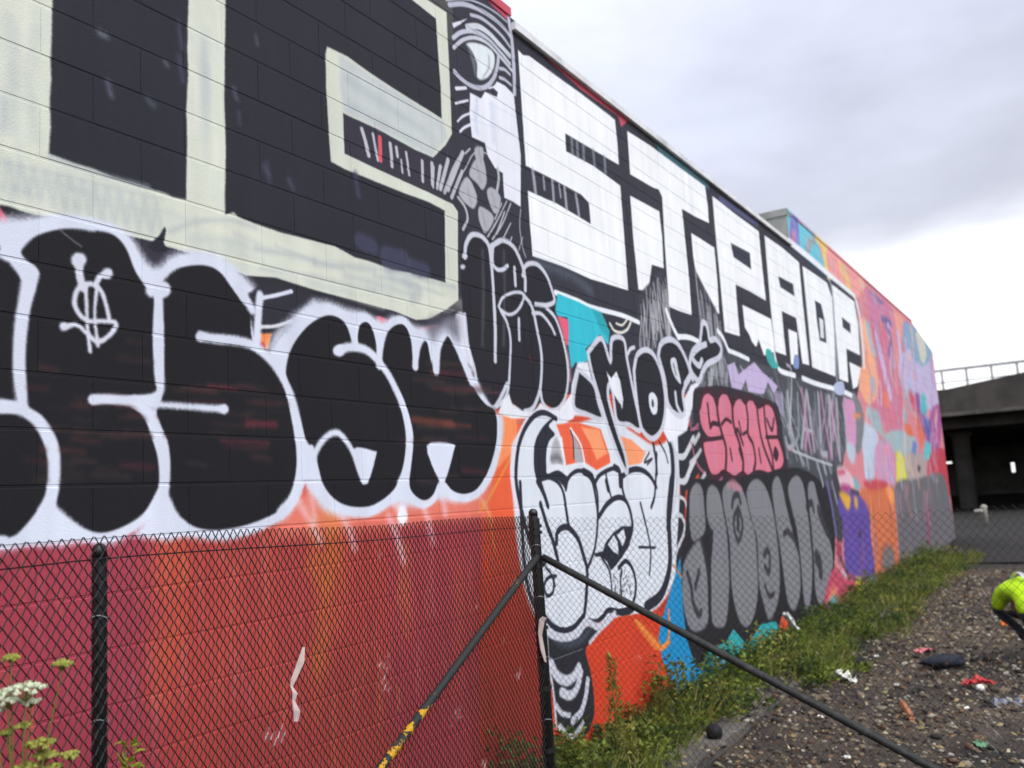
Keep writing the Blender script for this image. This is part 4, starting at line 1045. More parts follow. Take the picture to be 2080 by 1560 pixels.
s 40 42 54 6 100 44 1 5500 1495 5525 1569 5623 1599 5716 1578 5825 1497 5882 1389 5926 1284 5914 1185 5874 1048 5832 955
s 40 42 54 6 100 34 1 5654 1821 5678 1679 5694 1601
s 40 42 54 6 100 31 1 6155 1914 6186 1792 6162 1642 6125 1517 6055 1389 5924 1270
s 40 42 54 6 100 42 1 6179 1645 6349 1737 6536 1782 6681 1754 6759 1655 6782 1549
s 40 42 54 6 100 25 1 6179 1335 6269 1260 6307 1181 6311 1098 6316 1030
s 40 42 54 6 100 39 1 6459 1235 6594 1276 6697 1220 6754 1112 6737 1019 6685 947
s 40 42 54 6 100 30 1 6969 1720 7053 1517 7102 1348 7078 1226 7037 1123
s 40 42 54 6 100 22 1 6871 1365 7206 1335
s 40 42 54 6 100 25 1 5277 1411 5311 1362 5341 1392
s 40 42 54 6 100 24 1 5463 1274 5353 1272 5293 1225 5324 1156 5408 1172 5434 1263
s 40 42 54 6 100 20 1 5335 1340 5397 1294 5441 1209
s 40 42 54 6 100 34 1 5068 1922 5060 1746 5055 1597 5062 1340 5126 1141 5239 1010
s 40 42 54 6 100 27 1 6509 1214 6475 1126 6475 1019
p 40 42 54 6 100 0 0 6757 1542 6764 1477 6670 1380 6526 1306 6389 1249 6316 1229 6259 1306 6148 1349 6066 1356 6061 1378 6204 1385 6266 1448 6417 1514 6570 1552
p 220 226 236 5 100 0 0 6603 1531 6627 1454 6560 1392 6499 1463 6467 1488
p 220 226 236 5 100 0 0 6413 1492 6475 1433 6476 1337 6391 1363 6297 1427
p 40 42 54 6 100 0 1 6255 927 6531 924 6756 919 6691 876 6519 857 6329 898
p 40 42 54 6 100 0 1 5815 964 5843 950 5729 900 5609 891 5685 907
s 40 42 54 4 70 14 1 6403 1013 6390 997
s 40 42 54 4 70 14 1 6385 1172 6398 1160
s 40 42 54 4 70 15 1 6556 1107 6551 1092
s 40 42 54 4 70 14 1 6397 1043 6384 1033
s 40 42 54 4 70 14 1 6364 1170 6358 1149
s 40 42 54 4 70 15 1 6484 1192 6473 1170
s 40 42 54 4 70 14 1 6365 1092 6358 1076
s 40 42 54 4 70 14 1 6449 1067 6446 1050
s 40 42 54 4 70 14 1 6636 1071 6624 1063
s 40 42 54 4 70 15 1 6655 1090 6642 1069
s 40 42 54 4 70 14 1 6524 1050 6533 1037
s 40 42 54 4 70 14 1 6447 1026 6434 1009
s 40 42 54 4 70 14 1 6373 1076 6375 1054
s 40 42 54 4 70 14 1 6620 1090 6609 1081
s 40 42 54 4 70 14 1 6517 1100 6501 1080
s 40 42 54 4 70 14 1 6502 1059 6492 1049
s 40 42 54 4 70 14 1 6359 1154 6350 1141
s 40 42 54 4 70 14 1 6455 1035 6465 1024
s 40 42 54 4 70 15 1 6487 1180 6488 1157
s 40 42 54 4 70 14 1 6403 1056 6396 1049
s 40 42 54 4 70 15 1 6600 1129 6588 1115
s 40 42 54 4 70 14 1 6426 1132 6422 1118
s 40 42 54 4 70 14 1 6545 1146 6532 1139
s 40 42 54 4 70 14 1 6382 1112 6375 1093
s 40 42 54 4 70 13 1 6501 1058 6514 1048
s 40 42 54 4 70 14 1 6368 1197 6362 1181
s 40 42 54 4 70 14 1 6593 1127 6605 1118
s 40 42 54 4 70 14 1 6629 1155 6639 1146
s 40 42 54 4 70 15 1 6650 1029 6662 1011
s 40 42 54 4 70 14 1 6387 1013 6384 1005
s 40 42 54 4 70 15 1 6542 1100 6540 1090
s 40 42 54 4 70 14 1 6385 1099 6382 1090
s 40 42 54 4 70 15 1 6480 1056 6483 1041
s 40 42 54 4 70 14 1 6479 1137 6469 1127
s 40 42 54 4 70 15 1 6506 1191 6509 1172
s 40 42 54 4 70 15 1 6563 1204 6556 1190
s 40 42 54 4 70 14 1 6361 1017 6366 1001
s 40 42 54 4 70 15 1 6587 1162 6576 1147
s 40 42 54 4 70 14 1 6581 1062 6564 1047
s 40 42 54 4 70 15 1 6632 1035 6640 1011
p 40 42 50 10 100 0 0 7932 2341 8396 2453 8529 2164 8413 1970 8004 1788 7866 1297 7588 1016 7698 1353 7881 1791
s 204 206 214 8 100 61 1 7837 2132 8031 2120 8176 2197 8333 2306
s 204 206 214 8 100 56 1 7834 1905 8028 1889 8212 2018 8460 2163
s 204 206 214 8 100 40 1 7825 1756 7964 1720 8017 1627
s 204 206 214 8 100 47 1 7712 1573 7810 1586 7898 1542 7896 1429 7612 1229
s 204 206 214 8 100 52 1 8360 2307 8486 2379
p 232 235 244 15 100 0 0 6008 2817 6178 2849 6251 2667 6365 2405 6077 2407 5822 2410 5886 2638
p 232 235 244 15 100 0 0 7689 2613 7961 2526 8397 2835 8661 2896 8403 2637 8181 2373 7705 2247 7587 2353
p 34 35 42 6 100 0 0 6017 2771 6253 2675 6316 2529 6368 2401 6097 2431 5908 2467 5929 2604
s 206 209 222 8 100 42 1 6017 2771 6253 2675 6316 2529 6368 2401 6097 2431 5908 2467 5929 2604 6017 2771
p 34 35 42 6 100 0 0 6198 2922 6456 3065 6591 2887 6652 3081 6883 3109 6927 2934 7014 2640 7093 2348 6865 2378 6637 2397 6599 2612 6540 2698 6502 2581 6623 2319 6741 2126 6753 1979 6653 2060 6475 2314 6366 2516 6236 2784
s 206 209 222 8 100 48 1 6198 2922 6456 3065 6591 2887 6652 3081 6883 3109 6927 2934 7014 2640 7093 2348 6865 2378 6637 2397 6599 2612 6540 2698 6502 2581 6623 2319 6741 2126 6753 1979 6653 2060 6475 2314 6366 2516 6236 2784 6198 2922
p 34 35 42 6 100 0 1 7051 2859 7144 3000 7329 3069 7513 3044 7656 2902 7707 2697 7665 2501 7541 2351 7345 2274 7180 2313 7093 2404 7056 2643
s 206 209 222 8 100 54 1 7051 2859 7144 3000 7329 3069 7513 3044 7656 2902 7707 2697 7665 2501 7541 2351 7345 2274 7180 2313 7093 2404 7056 2643 7051 2859
p 34 35 42 6 100 0 1 7622 3051 7712 3169 7945 3240 8166 3208 8344 3069 8407 2935 8260 2824 8158 2719 8169 2546 7959 2516 7760 2613 7735 2830
s 206 209 222 8 100 60 1 7622 3051 7712 3169 7945 3240 8166 3208 8344 3069 8407 2935 8260 2824 8158 2719 8169 2546 7959 2516 7760 2613 7735 2830 7622 3051
p 34 35 42 6 100 0 1 8758 3288 8838 3434 8890 3525 8998 3540 9054 3462 9083 3374 9271 3403 9429 3334 9332 3213 8947 3104 8776 3009 8632 2894 8456 2970 8422 3057 8536 3190
s 206 209 222 8 100 67 1 8758 3288 8838 3434 8890 3525 8998 3540 9054 3462 9083 3374 9271 3403 9429 3334 9332 3213 8947 3104 8776 3009 8632 2894 8456 2970 8422 3057 8536 3190 8758 3288
p 232 235 244 8 100 0 0 6503 2800 6586 2750 6691 2818 6754 2740 6784 2583 6754 2502 6618 2613 6542 2706
p 44 44 54 8 100 0 0 6617 2605 6738 2538 6736 2472 6642 2533
p 222 226 236 6 100 0 1 7336 2663 7430 2692 7514 2639 7485 2520 7390 2492 7327 2564
p 44 44 54 6 100 0 1 7407 2632 7431 2588 7397 2551 7377 2594
p 212 216 226 6 100 0 1 7913 3035 8045 3068 8096 2956 8130 2824 7969 2897
s 110 112 124 6 100 28 1 7980 3003 8022 2911
s 206 209 222 6 100 59 1 8236 2832 8391 2924 8467 2900
s 206 209 222 6 100 68 1 8940 3309 8719 3247 8512 3147 8541 3094 8687 3057 8781 3124
s 206 209 222 6 100 54 1 7968 2725 7981 2612 8065 2540
s 206 209 222 6 100 38 1 6935 2978 7006 3037 7094 3065
p 46 42 50 12 100 0 1 8440 2750 8770 2844 9558 2905 11034 2857 11483 2772 11552 2331 11621 2017 11118 1865 9583 1830 8659 1846 8392 1994 8375 2259
p 216 122 142 8 100 0 1 8596 2634 8699 2762 8858 2815 9030 2785 9111 2685 9181 2774 9326 2838 9519 2830 9621 2715 9745 2790 9930 2825 10093 2767 10221 2821 10414 2834 10543 2747 10796 2786 10974 2821 11174 2783 11318 2564 11291 2425 11400 2289 11473 2114 11342 2001 10979 1965 10758 1930 10603 1955 10332 1968 10136 1946 9943 1914 9779 1959 9490 1907 9273 1952 9121 1973 8923 1923 8725 1955 8603 2154 8588 2263 9121 2317 8765 2338 8593 2453
s 200 130 160 50 50 149 1 8894 2724 8894 2610
s 200 130 160 50 50 159 1 9328 2730 9328 2612
s 200 130 160 50 50 172 1 9870 2742 9869 2617
s 200 130 160 50 50 183 1 10295 2697 10293 2569
s 200 130 160 50 50 146 1 8879 2208 8879 2096
s 200 130 160 50 50 160 1 9482 2111 9481 1993
s 200 130 160 50 50 174 1 10059 2172 10057 2048
s 200 130 160 50 50 201 1 11009 2675 11005 2539
s 64 34 46 6 100 66 1 9114 2696 9128 2517 9198 2372 9283 2215 9197 1962
s 64 34 46 6 100 71 1 9621 2715 9608 2494 9741 2300 9825 2114 9779 1959
s 64 34 46 6 100 63 1 10120 2757 10145 2574 10092 2400 10244 2289 10281 2106 10158 1957
s 64 34 46 6 100 67 1 10543 2747 10553 2533 10636 2298 10911 2013
s 64 34 46 6 100 70 1 10830 2763 10819 2544 10858 2351 10969 2183 10983 1977
s 64 34 46 6 100 46 1 8572 2313 8787 2308 9172 2334
s 64 34 46 6 100 53 1 8848 2433 8949 2478 9147 2470
s 64 34 46 6 100 52 1 8835 2668 8840 2514 8848 2433
s 64 34 46 6 100 44 1 9212 2478 9372 2539 9530 2513
s 64 34 46 6 100 48 1 10787 2385 11328 2403
s 64 34 46 6 100 57 1 9634 2408 9745 2433 9875 2281
s 64 34 46 6 100 40 1 9909 2394 10102 2434
s 64 34 46 6 100 49 1 9807 2525 9855 2392
s 64 34 46 6 100 56 1 10902 2608 11070 2480 11206 2622
s 64 34 46 6 100 45 1 9413 2218 9446 2100
s 64 34 46 6 100 47 1 9718 2223 9815 2081
s 64 34 46 6 100 53 1 10457 2235 10486 2084
s 64 34 46 6 100 73 1 8596 2634 8699 2762 8859 2820 9030 2785 9120 2685 9181 2774 9327 2844 9519 2830 9628 2716 9745 2790 9932 2831 10108 2768 10222 2826 10414 2834 10552 2753 10798 2792 10976 2827 11197 2784 11341 2565 11314 2426 11423 2290 11501 2114 11337 1988 10975 1953 10754 1918 10599 1943 10329 1956 10132 1933 9940 1903 9776 1948 9487 1897 9270 1941 9118 1963 8921 1913 8722 1945 8589 2154 8574 2263
p 64 34 46 6 100 0 1 11132 2284 11278 2200 11153 2093 11025 2160
s 190 110 140 10 80 34 1 8276 2498 8331 2394 8508 2450
s 190 110 140 10 80 37 1 8271 2256 8384 2054 8581 1956
s 190 110 140 10 80 22 1 8275 2382 8499 2410
s 190 110 140 10 80 34 1 9073 1912 8904 1852
s 190 110 140 10 80 37 1 9484 1886 9736 1818
s 206 208 214 10 90 52 1 8352 2258 8512 2350
s 206 208 214 10 90 43 1 7933 2127 8087 2138 8238 2226
s 206 208 214 10 90 48 1 8199 2063 8373 2122 8514 2192
s 206 208 214 10 90 46 1 7879 1887 8035 1913 8190 2025
s 206 208 214 10 90 51 1 8423 1879 8581 1956
p 36 35 40 10 100 0 1 8096 1855 8292 1914 9114 1884 9961 1934 10942 1969 12102 2016 13242 1840 13886 1576 14159 1052 13768 648 13340 272 13043 -109 12482 -93 12181 14 11779 -39 11479 113 10893 49 10452 259 10160 258 9955 314 9676 225 9387 170 9137 308 8975 396 8770 308 8471 319 8220 293 7976 199 7819 318 7702 487 7668 749 7698 1091 7876 1341
p 126 127 133 20 100 0 1 8070 1617 8135 1783 8316 1874 8464 1814 8474 1630 8461 1447 8351 1358 8104 1328 8044 1452
p 126 127 133 20 100 0 1 8539 1647 8605 1791 8756 1843 8944 1764 9020 1538 9064 1394 9058 1151 9028 953 8979 779 8806 489 8594 462 8417 544 8461 819 8533 1097 8639 1340 8539 1501
p 126 127 133 20 100 0 1 7837 1158 8096 1292 8326 1313 8387 1016 8352 739 8281 545 8010 513 7804 597 7722 817 7753 1007
p 126 127 133 20 100 0 1 9035 1762 9284 1866 9607 1834 9789 1689 9880 1489 10013 1251 9979 969 9907 653 9745 460 9501 349 9308 377 9156 519 9062 800 9126 1247 9081 1454
p 126 127 133 20 100 0 1 9840 1742 10196 1887 10538 1807 10745 1579 10834 1293 10841 893 10722 558 10469 364 10214 310 10084 491 9983 752 10065 1182 9953 1409
p 126 127 133 20 100 0 1 10843 1778 11094 1914 11267 1807 11353 1583 11557 1202 11720 941 11686 571 11520 369 11250 271 11031 406 10966 765 10922 1122 10858 1421
p 126 127 133 20 100 0 1 11544 1765 11976 1919 12280 1817 12366 1549 12398 1151 12358 760 12167 392 11892 199 11765 376 11800 809 11768 1189 11650 1447
p 126 127 133 20 100 0 1 12536 1746 12884 1815 13007 1598 13242 1239 13472 944 13525 657 13109 351 12623 168 12380 367 12461 751 12503 1144
s 44 44 50 12 85 72 1 9309 1609 9384 1701 9541 1726 9601 1641
s 44 44 50 12 85 65 1 9502 1591 9340 1492 9308 1380 9398 1239 9587 1364 9577 1503 9502 1591
s 44 44 50 12 85 101 1 9477 1507 9437 1372
s 44 44 50 12 85 75 1 8312 1314 8382 1157 8440 954
s 44 44 50 12 85 68 1 8635 1379 8582 1285
s 44 44 50 12 85 67 1 7887 1055 7954 914 7962 788 8071 657 8153 673
s 44 44 50 12 85 61 1 8192 1044 8055 912
s 44 44 50 12 85 83 1 10259 1023 10430 1066 10477 971 10387 821 10254 890
s 44 44 50 12 85 81 1 11147 1202 11335 1227 11493 1156
s 44 44 50 12 85 105 1 12365 1483 12657 1540 12720 1429
s 44 44 50 12 85 232 1 12615 790 12754 725 12752 591
s 44 44 50 12 85 64 1 10190 697 10300 563 10498 562
s 44 44 50 12 85 89 1 11375 1830 11389 1619
s 44 44 50 12 85 88 1 11539 1153 11715 991
s 44 44 50 12 85 176 1 12998 1418 13246 1183 13540 1024
s 196 128 146 20 60 78 1 9242 1830 9446 1858 9659 1779
s 196 128 146 20 60 58 1 9398 1806 9594 1791
p 208 66 38 10 100 0 0 5887 880 6424 869 7190 812 7192 568 7264 152 7651 -135 7813 -465 5615 -164 5894 430 5823 717
p 28 140 196 8 100 0 0 7229 746 7543 1020 7751 1217 7714 743 7737 482 7851 299 7974 191 8220 293 8651 196 8519 -284 7642 -174 7386 107 7159 413 7114 601
p 50 168 172 8 100 0 0 8219 289 8768 304 9003 387 9385 165 9915 304 10452 259 10689 69 9909 -487 8091 -364 8239 -45
p 130 180 215 30 70 0 1 8356 247 8663 241 8778 127 8390 14
p 222 90 60 8 100 0 0 10591 195 10826 331 11001 107 10891 -189 10385 -102
p 60 110 200 8 100 0 0 11325 18 11659 148 11779 -39 11894 -362 11055 -217
p 232 140 62 6 90 0 1 6683 783 6778 781 7154 542 7327 547 7365 516 7173 483 6981 554
s 232 136 62 6 100 37 1 7177 498 7317 548 7375 663 7379 787
s 226 130 70 6 80 30 1 7593 1144 7745 1034
p 40 40 48 10 100 0 1 5268 933 5381 871 5529 831 5718 828 5862 872 6062 821 5942 776 5841 736 5818 684 5874 550 5897 373 5872 241 5768 163 5616 141 5466 191 5359 306 5327 524 5289 737
p 70 78 92 30 80 0 1 5294 923 5528 824 5717 821 5876 863 5935 833 5709 765 5428 811
s 206 208 222 10 100 74 1 5319 712 5388 622 5506 566 5621 570 5702 616
s 206 208 222 10 100 68 1 5440 501 5547 459 5652 484 5726 578
s 206 208 222 10 100 37 1 5349 436 5422 369 5529 332
s 206 208 222 10 100 59 1 5565 287 5686 316 5775 405 5821 505
s 206 208 222 10 100 50 1 5383 288 5457 225 5537 190 5640 207 5704 239
s 206 208 222 10 100 54 1 5224 998 5331 904 5531 847 5721 848 5868 906 6033 847 6220 871 6329 900
s 206 208 222 10 100 31 1 5891 756 6026 805 6218 856
s 206 208 222 10 100 26 1 5288 879 5289 737 5327 524 5337 299
s 110 110 116 6 70 8 1 5362 730 5586 731 5779 732
s 224 84 46 10 100 30 1 5268 728 5278 502 5301 276
p 215 136 145 10 100 0 0 13100 6017 16280 5905 21147 5861 25576 5927 29012 5369 29064 -409 12989 -352 14242 1641 16680 3326 17452 3934 17587 4511 17508 5200 15585 5229 12834 5296
p 62 62 67 20 100 0 0 14056 1941 14555 1939 14647 1631 14285 897 13900 923 13787 1362
p 110 200 222 60 100 0 1 12866 5775 13467 5771 14561 5771 14906 5646 15189 5194 14570 5178 13721 5235 12906 5306
p 127 127 200 60 100 0 1 13209 5754 13580 5767 13453 5265 12970 5335
p 208 134 177 60 100 0 1 13151 5527 13314 5518 13298 5331 13112 5351
p 160 160 169 60 100 0 1 13907 5400 14105 5587 14546 5734 14797 5707 14484 5588 14161 5422 14050 5302
p 234 206 131 60 100 0 1 14593 5770 15183 5809 15570 5719 15533 5241 15197 5213 15007 5566
p 239 160 160 60 100 0 1 15516 5760 16931 5779 18549 5734 17702 5232 17179 5260 15573 5248
p 241 188 126 60 100 0 1 16221 5656 16776 5637 17308 5338 16775 5302 16445 5463
p 194 203 151 60 100 0 1 16534 5645 16868 5654 16694 5473
p 225 203 160 60 100 0 1 17933 5662 18706 5661 18436 5532
p 203 126 160 60 100 0 1 18694 5638 21548 5651 22341 5440 19383 4670 18598 5115
p 134 108 160 60 100 0 1 19082 5602 20660 5625 20237 5514 19699 5557
p 114 100 151 60 100 0 1 20201 5269 21329 5321 21230 5170 20293 5043
p 231 160 143 60 100 0 1 21917 5614 23612 5594 23212 5047 22374 5088
p 139 160 200 60 100 0 1 23277 5547 24746 5621 26738 5666 27995 5505 27941 5209 23265 4711
p 200 182 134 60 100 0 1 24746 5621 25608 5630 25342 5515
p 237 177 151 60 100 0 1 17587 4776 18389 4849 18668 4286 17710 3990 17516 4311
p 169 186 194 60 100 0 1 18258 4792 18692 4851 19118 4335 18631 4222
p 246 172 136 60 100 0 1 17802 4152 18643 4243 18943 3872 18579 3445 17811 3165 17073 3341 16941 3586
p 177 177 186 60 100 0 1 18057 3755 18645 3726 18365 3430 18019 3521
p 208 120 145 60 100 0 1 18679 4829 20762 5134 21098 4508 21795 3987 21674 3434 20971 2825 19397 2669 18766 3063 17834 3204 18798 3460 19052 4226
p 231 127 100 60 100 0 1 19394 3543 19996 3585 19825 3323 19439 3259
p 163 184 189 60 100 0 1 17301 3099 18371 3101 18980 2716 20207 2819 22613 2766 23118 2426 21083 2242 19863 2312 19075 2520 17796 2807
p 227 110 72 60 100 0 1 21346 3015 22346 3000 22681 2756 21747 2773
p 160 177 194 60 100 0 1 21787 4169 24200 3985 24438 3448 23006 3275 22441 3713
p 191 182 217 60 100 0 1 22252 4632 26788 5399 28016 5427 28264 4289 28270 3827 26149 3540 24115 3878 21949 3816
p 134 169 194 60 100 0 1 23800 5550 26306 5728 27898 5530 27760 5139 25821 4694 24041 4825
p 203 203 186 60 100 0 1 25261 5538 26571 5596 26954 5138 25719 4791
p 208 88 114 60 100 0 1 22826 3834 23770 3854 24438 3448 23621 3257 23045 3325
p 225 117 91 60 100 0 1 23045 3325 24002 3325 24729 2754 23966 2464 23555 2770
p 126 91 160 60 100 0 1 23900 3814 24744 3821 24991 3272 25963 2894 25149 2612 24316 3091
p 91 186 194 60 100 0 1 24788 3875 25841 3842 25508 3453 24574 3404
p 74 91 160 60 100 0 1 25013 3299 26258 3224 25963 2894 25189 2869
p 165 83 148 60 100 0 1 26586 3591 28687 3794 28105 3074 27245 2520 25487 2361 25454 2748
p 191 65 81 60 100 0 1 25320 2385 28257 2537 28353 1828 28419 1204 27132 1293 26753 1784 24268 1805
p 100 186 194 60 100 0 1 24462 2647 25529 2620 25019 2254 23911 2196
p 217 215 83 60 100 0 1 20108 2316 20948 2240 21259 1743 19762 1640
p 175 162 157 60 100 0 1 21251 2287 22921 2376 24298 2248 24053 1758 23191 1532 21194 1658
p 83 77 79 60 100 0 1 22834 2072 23273 2026 23017 1909 22741 1956
p 191 206 225 60 100 0 1 16598 2795 17785 2788 18245 2557 17867 2267 17176 1757 16566 1800 16577 2286
p 208 151 184 60 100 0 1 18106 2497 19510 2490 19467 1645 17926 1709 17462 2080
p 134 160 194 60 100 0 1 18575 2586 18976 2537 18717 2472
p 108 134 194 60 100 0 1 22504 2624 23073 2567 22727 2327 22249 2389
p 126 127 134 60 100 0 1 16290 3322 16878 3147 16947 2792 16318 2282 15939 2344 16084 2928
p 208 151 189 60 100 0 1 15526 3067 16280 3147 16196 2675 15929 2327 15418 2401
p 182 196 213 60 100 0 1 15358 2432 15948 2362 15716 2075 15310 2187
p 225 143 100 60 100 0 1 16168 2932 16697 2977 16657 2904 16130 2862
s 206 188 227 30 90 376 1 19319 4667 19661 4144 20121 3594
s 203 186 225 30 90 334 1 20969 5073 21106 4330
s 203 188 224 30 90 414 1 22273 5058 22224 4395 22246 3838
s 194 189 222 30 90 366 1 23785 4697 23514 3933
s 114 108 160 30 90 174 1 20598 5068 21114 4913 20561 4450
s 126 117 143 30 90 136 1 21187 4832 20978 4140
s 126 177 186 30 90 211 1 22210 3789 22084 3229
s 108 100 151 30 90 128 1 23743 3410 23885 2976
s 114 177 186 30 90 234 1 21682 3254 21833 3081
s 83 126 186 30 90 163 1 25316 3443 25618 2935
s 134 74 143 30 90 223 1 26830 3193 26817 2513
p 225 191 203 60 100 0 1 14441 2029 15130 1981 15624 1750 15191 1661 14561 1705
p 200 83 108 60 100 0 1 14480 1968 14839 1982 14952 1919 14519 1906
p 177 69 126 60 100 0 1 14653 1750 15224 1724 15175 1629 14600 1643
p 117 177 186 60 100 0 1 15614 1882 15943 1745 15880 1630 15589 1685
p 206 114 76 60 100 0 1 15952 1612 17918 1696 19502 1610 19158 1107 18945 462 18705 -47 16556 101 16509 475 16549 1152
p 243 151 83 60 100 0 1 18407 1650 19132 1578 19175 1302 18568 1399
p 194 74 83 60 100 0 1 16473 1789 18574 1743 18291 1633 16735 1628
p 98 77 158 60 100 0 1 14269 1530 15183 1645 16062 1509 16544 1220 16443 818 16469 227 15585 209 14449 357 14255 664 14364 954
p 222 169 65 60 100 0 1 14421 1632 15077 1584 15123 1456 14878 1339 14587 1474
p 200 160 83 60 100 0 1 15436 1543 15660 1520 15652 1357 15420 1366
p 65 60 83 60 100 0 1 15533 990 15759 960 15629 871 15453 915
p 107 105 110 60 100 0 1 19564 1699 22421 1747 24274 1812 27225 1829 28139 1164 28329 -238 26946 -1056 19503 -263 19039 264 19219 1026
p 132 83 108 60 100 0 1 23456 1062 23914 997 23286 185 22814 219
p 160 100 83 60 100 0 1 17325 583 18434 538 18493 -26 17035 120
p 114 112 115 60 100 0 1 17566 494 18204 518 18336 230 17744 139 17229 275
p 194 77 103 60 100 0 1 13347 531 14035 493 15131 249 15877 139 16866 0 16536 -531 12827 -86
p 217 215 74 60 100 0 1 14923 286 15357 233 15413 46 15118 -59 14886 76
p 225 134 108 60 100 0 1 13180 300 13611 294 13437 63 12967 95
p 108 182 194 60 100 0 1 13058 165 13547 160 13481 -110 12881 -93
p 126 182 200 60 100 0 1 15728 171 16594 164 16527 53 15807 18
p 215 215 220 60 100 0 1 13971 499 14326 391 14239 356 13957 472
p 160 65 91 60 100 0 1 13836 902 14163 893 14090 605 13849 655
s 194 198 206 30 90 69 1 13203 2086 13312 1929 13415 1756
s 194 198 206 30 90 71 1 13569 2102 13676 1926
s 114 108 169 30 90 109 1 13679 1795 13825 1426 13903 1042
s 160 160 186 30 90 75 1 13995 1790 14182 1487
s 65 65 72 30 90 159 1 13975 1332 14312 1197 14199 965
s 65 62 72 30 90 86 1 13995 686 14192 537 14392 385
s 65 62 72 30 90 37 1 14378 356 15123 234 15903 185
s 69 65 79 30 90 78 1 15258 1644 15854 1581
s 177 126 160 40 70 109 1 18807 3005 18743 2829 18839 2661
s 134 160 203 40 68 103 1 20828 3008 20812 2871 20921 2738
s 200 143 186 40 63 57 1 19680 4486 19598 4137 19545 3793
s 160 186 194 40 61 188 1 22821 4034 22808 3935 23118 3859
s 134 160 203 40 27 151 1 26839 3769 26857 3368 26207 2947
s 160 186 194 40 52 137 1 21901 4173 21717 3863 21938 3586
s 208 191 225 40 33 144 1 21087 4240 21166 4062 21360 3893
s 177 126 160 40 74 160 1 23938 1427 23503 1058 23727 669
s 134 160 203 40 33 99 1 20058 4612 19820 4367 20156 4184
s 208 191 225 40 54 83 1 18760 2220 18653 1917 18698 1616
s 234 151 126 40 55 61 1 20655 1660 20798 1498 20586 1346
s 177 126 160 40 42 139 1 17976 4229 17848 4037 18041 3878
s 200 143 186 40 55 136 1 20885 4603 20693 4242 20676 3904
s 224 208 203 40 72 148 1 21538 2755 21242 2384 21345 2024
s 229 177 160 40 26 129 1 21311 4147 21052 3950 21283 3794
s 229 177 160 40 60 105 1 22099 2713 22078 2609 22340 2511
s 208 191 225 40 55 159 1 25640 5382 25902 5291 25618 5137
s 229 177 160 40 30 142 1 19925 3689 19998 3526 19826 3349
s 215 134 151 40 37 180 1 23331 1417 23071 1121 22975 824
s 194 194 215 40 36 115 1 18647 3391 18569 3127 18727 2875
s 234 151 126 40 31 97 1 23325 1457 23498 1340 23428 1228
s 177 126 160 40 57 175 1 22476 4472 22143 4097 22114 3755
s 160 186 194 40 57 155 1 25362 3940 25340 3795 25758 3677
s 200 143 186 40 69 147 1 19181 2923 19066 2835 19073 2751
s 234 151 126 40 62 233 1 27715 3617 27067 3122 27210 2668
s 194 194 215 40 37 106 1 26887 3119 26807 2685 26880 2257
s 234 151 126 40 26 88 1 16808 2123 16851 1935 16913 1746
s 208 191 225 40 56 241 1 25173 4686 25101 4476 25125 4275
s 134 160 203 40 31 78 1 20402 4131 20353 3795 19978 3441
s 160 186 194 40 25 260 1 27471 5047 27671 4868 27805 4680
s 160 186 194 40 28 118 1 21587 1856 21479 1760 21787 1659
s 215 134 151 40 27 93 1 18884 2045 18599 1749 18523 1456
s 215 134 151 40 54 164 1 23564 3187 23349 2927 23382 2680
s 194 194 215 40 65 143 1 20748 4387 20540 4187 20497 4006
s 224 208 203 40 47 163 1 23370 5144 23195 4878 23500 4666
s 200 143 186 40 36 52 1 20065 3199 20100 2923 19888 2639
s 234 151 126 40 44 144 1 18965 2844 18808 2550 18977 2265
s 134 160 203 40 67 195 1 25009 2087 25042 1903 25375 1715
s 229 177 160 40 25 139 1 21927 3702 21937 3584 21807 3458
s 194 194 215 40 66 75 1 17607 2210 17627 2131 17768 2052
s 194 194 215 40 54 142 1 18962 1932 19023 1852 19229 1770
s 224 208 203 40 30 187 1 26456 5371 26218 4956 25941 4546
s 215 134 151 40 37 80 1 21672 3022 21620 2672 21292 2322
s 229 177 160 40 73 131 1 21757 2255 21716 2053 21983 1850
s 215 134 151 40 71 126 1 20767 4214 20546 3838 20558 3486
s 215 134 151 40 60 150 1 24442 4717 24155 4456 24399 4246
s 215 134 151 40 41 186 1 26524 2932 26101 2510 25923 2103
s 160 186 194 40 54 103 1 18441 2488 18346 2167 18396 1849
s 160 186 194 40 43 106 1 25861 1680 25758 1477 25782 1273
s 134 160 203 40 70 107 1 18976 2200 19025 2088 18922 1977
s 194 194 215 40 73 194 1 24474 5281 24380 4829 24018 4358
s 194 194 215 40 34 92 1 21697 4278 21848 4134 21951 3984
s 208 191 225 40 41 151 1 19824 4357 19841 4078 19573 3777
s 194 194 215 40 48 50 1 19950 2353 19856 2251 20257 2154
s 229 177 160 40 54 105 1 24432 3945 24398 3839 24599 3748
s 194 194 215 40 47 170 1 27391 3802 27450 3494 26865 3160
s 229 177 160 40 58 125 1 22269 4217 22229 3960 22100 3698
s 194 194 215 40 52 146 1 21796 1555 21724 1229 21839 899
s 160 186 194 40 57 60 1 17956 3168 17962 3007 17987 2847
s 134 160 203 40 42 88 1 23682 4580 23262 4153 23663 3798
s 215 134 151 40 28 91 1 23394 2857 23234 2583 23156 2315
s 200 143 186 40 69 116 1 22852 2245 22658 1987 22604 1732
s 224 208 203 40 52 77 1 17422 3121 17352 2986 17396 2858
s 194 194 215 40 53 184 1 24866 3891 24434 3476 24620 3101
s 177 126 160 40 62 258 1 27861 5102 27548 4693 27790 4337
s 234 151 126 40 68 93 1 23325 4700 23248 4469 23078 4232
s 134 160 203 40 53 101 1 20559 3981 20543 3652 20586 3327
s 160 186 194 40 35 61 1 21747 2705 21698 2324 21552 1947
s 234 151 126 40 35 143 1 23964 4902 23755 4530 23741 4182
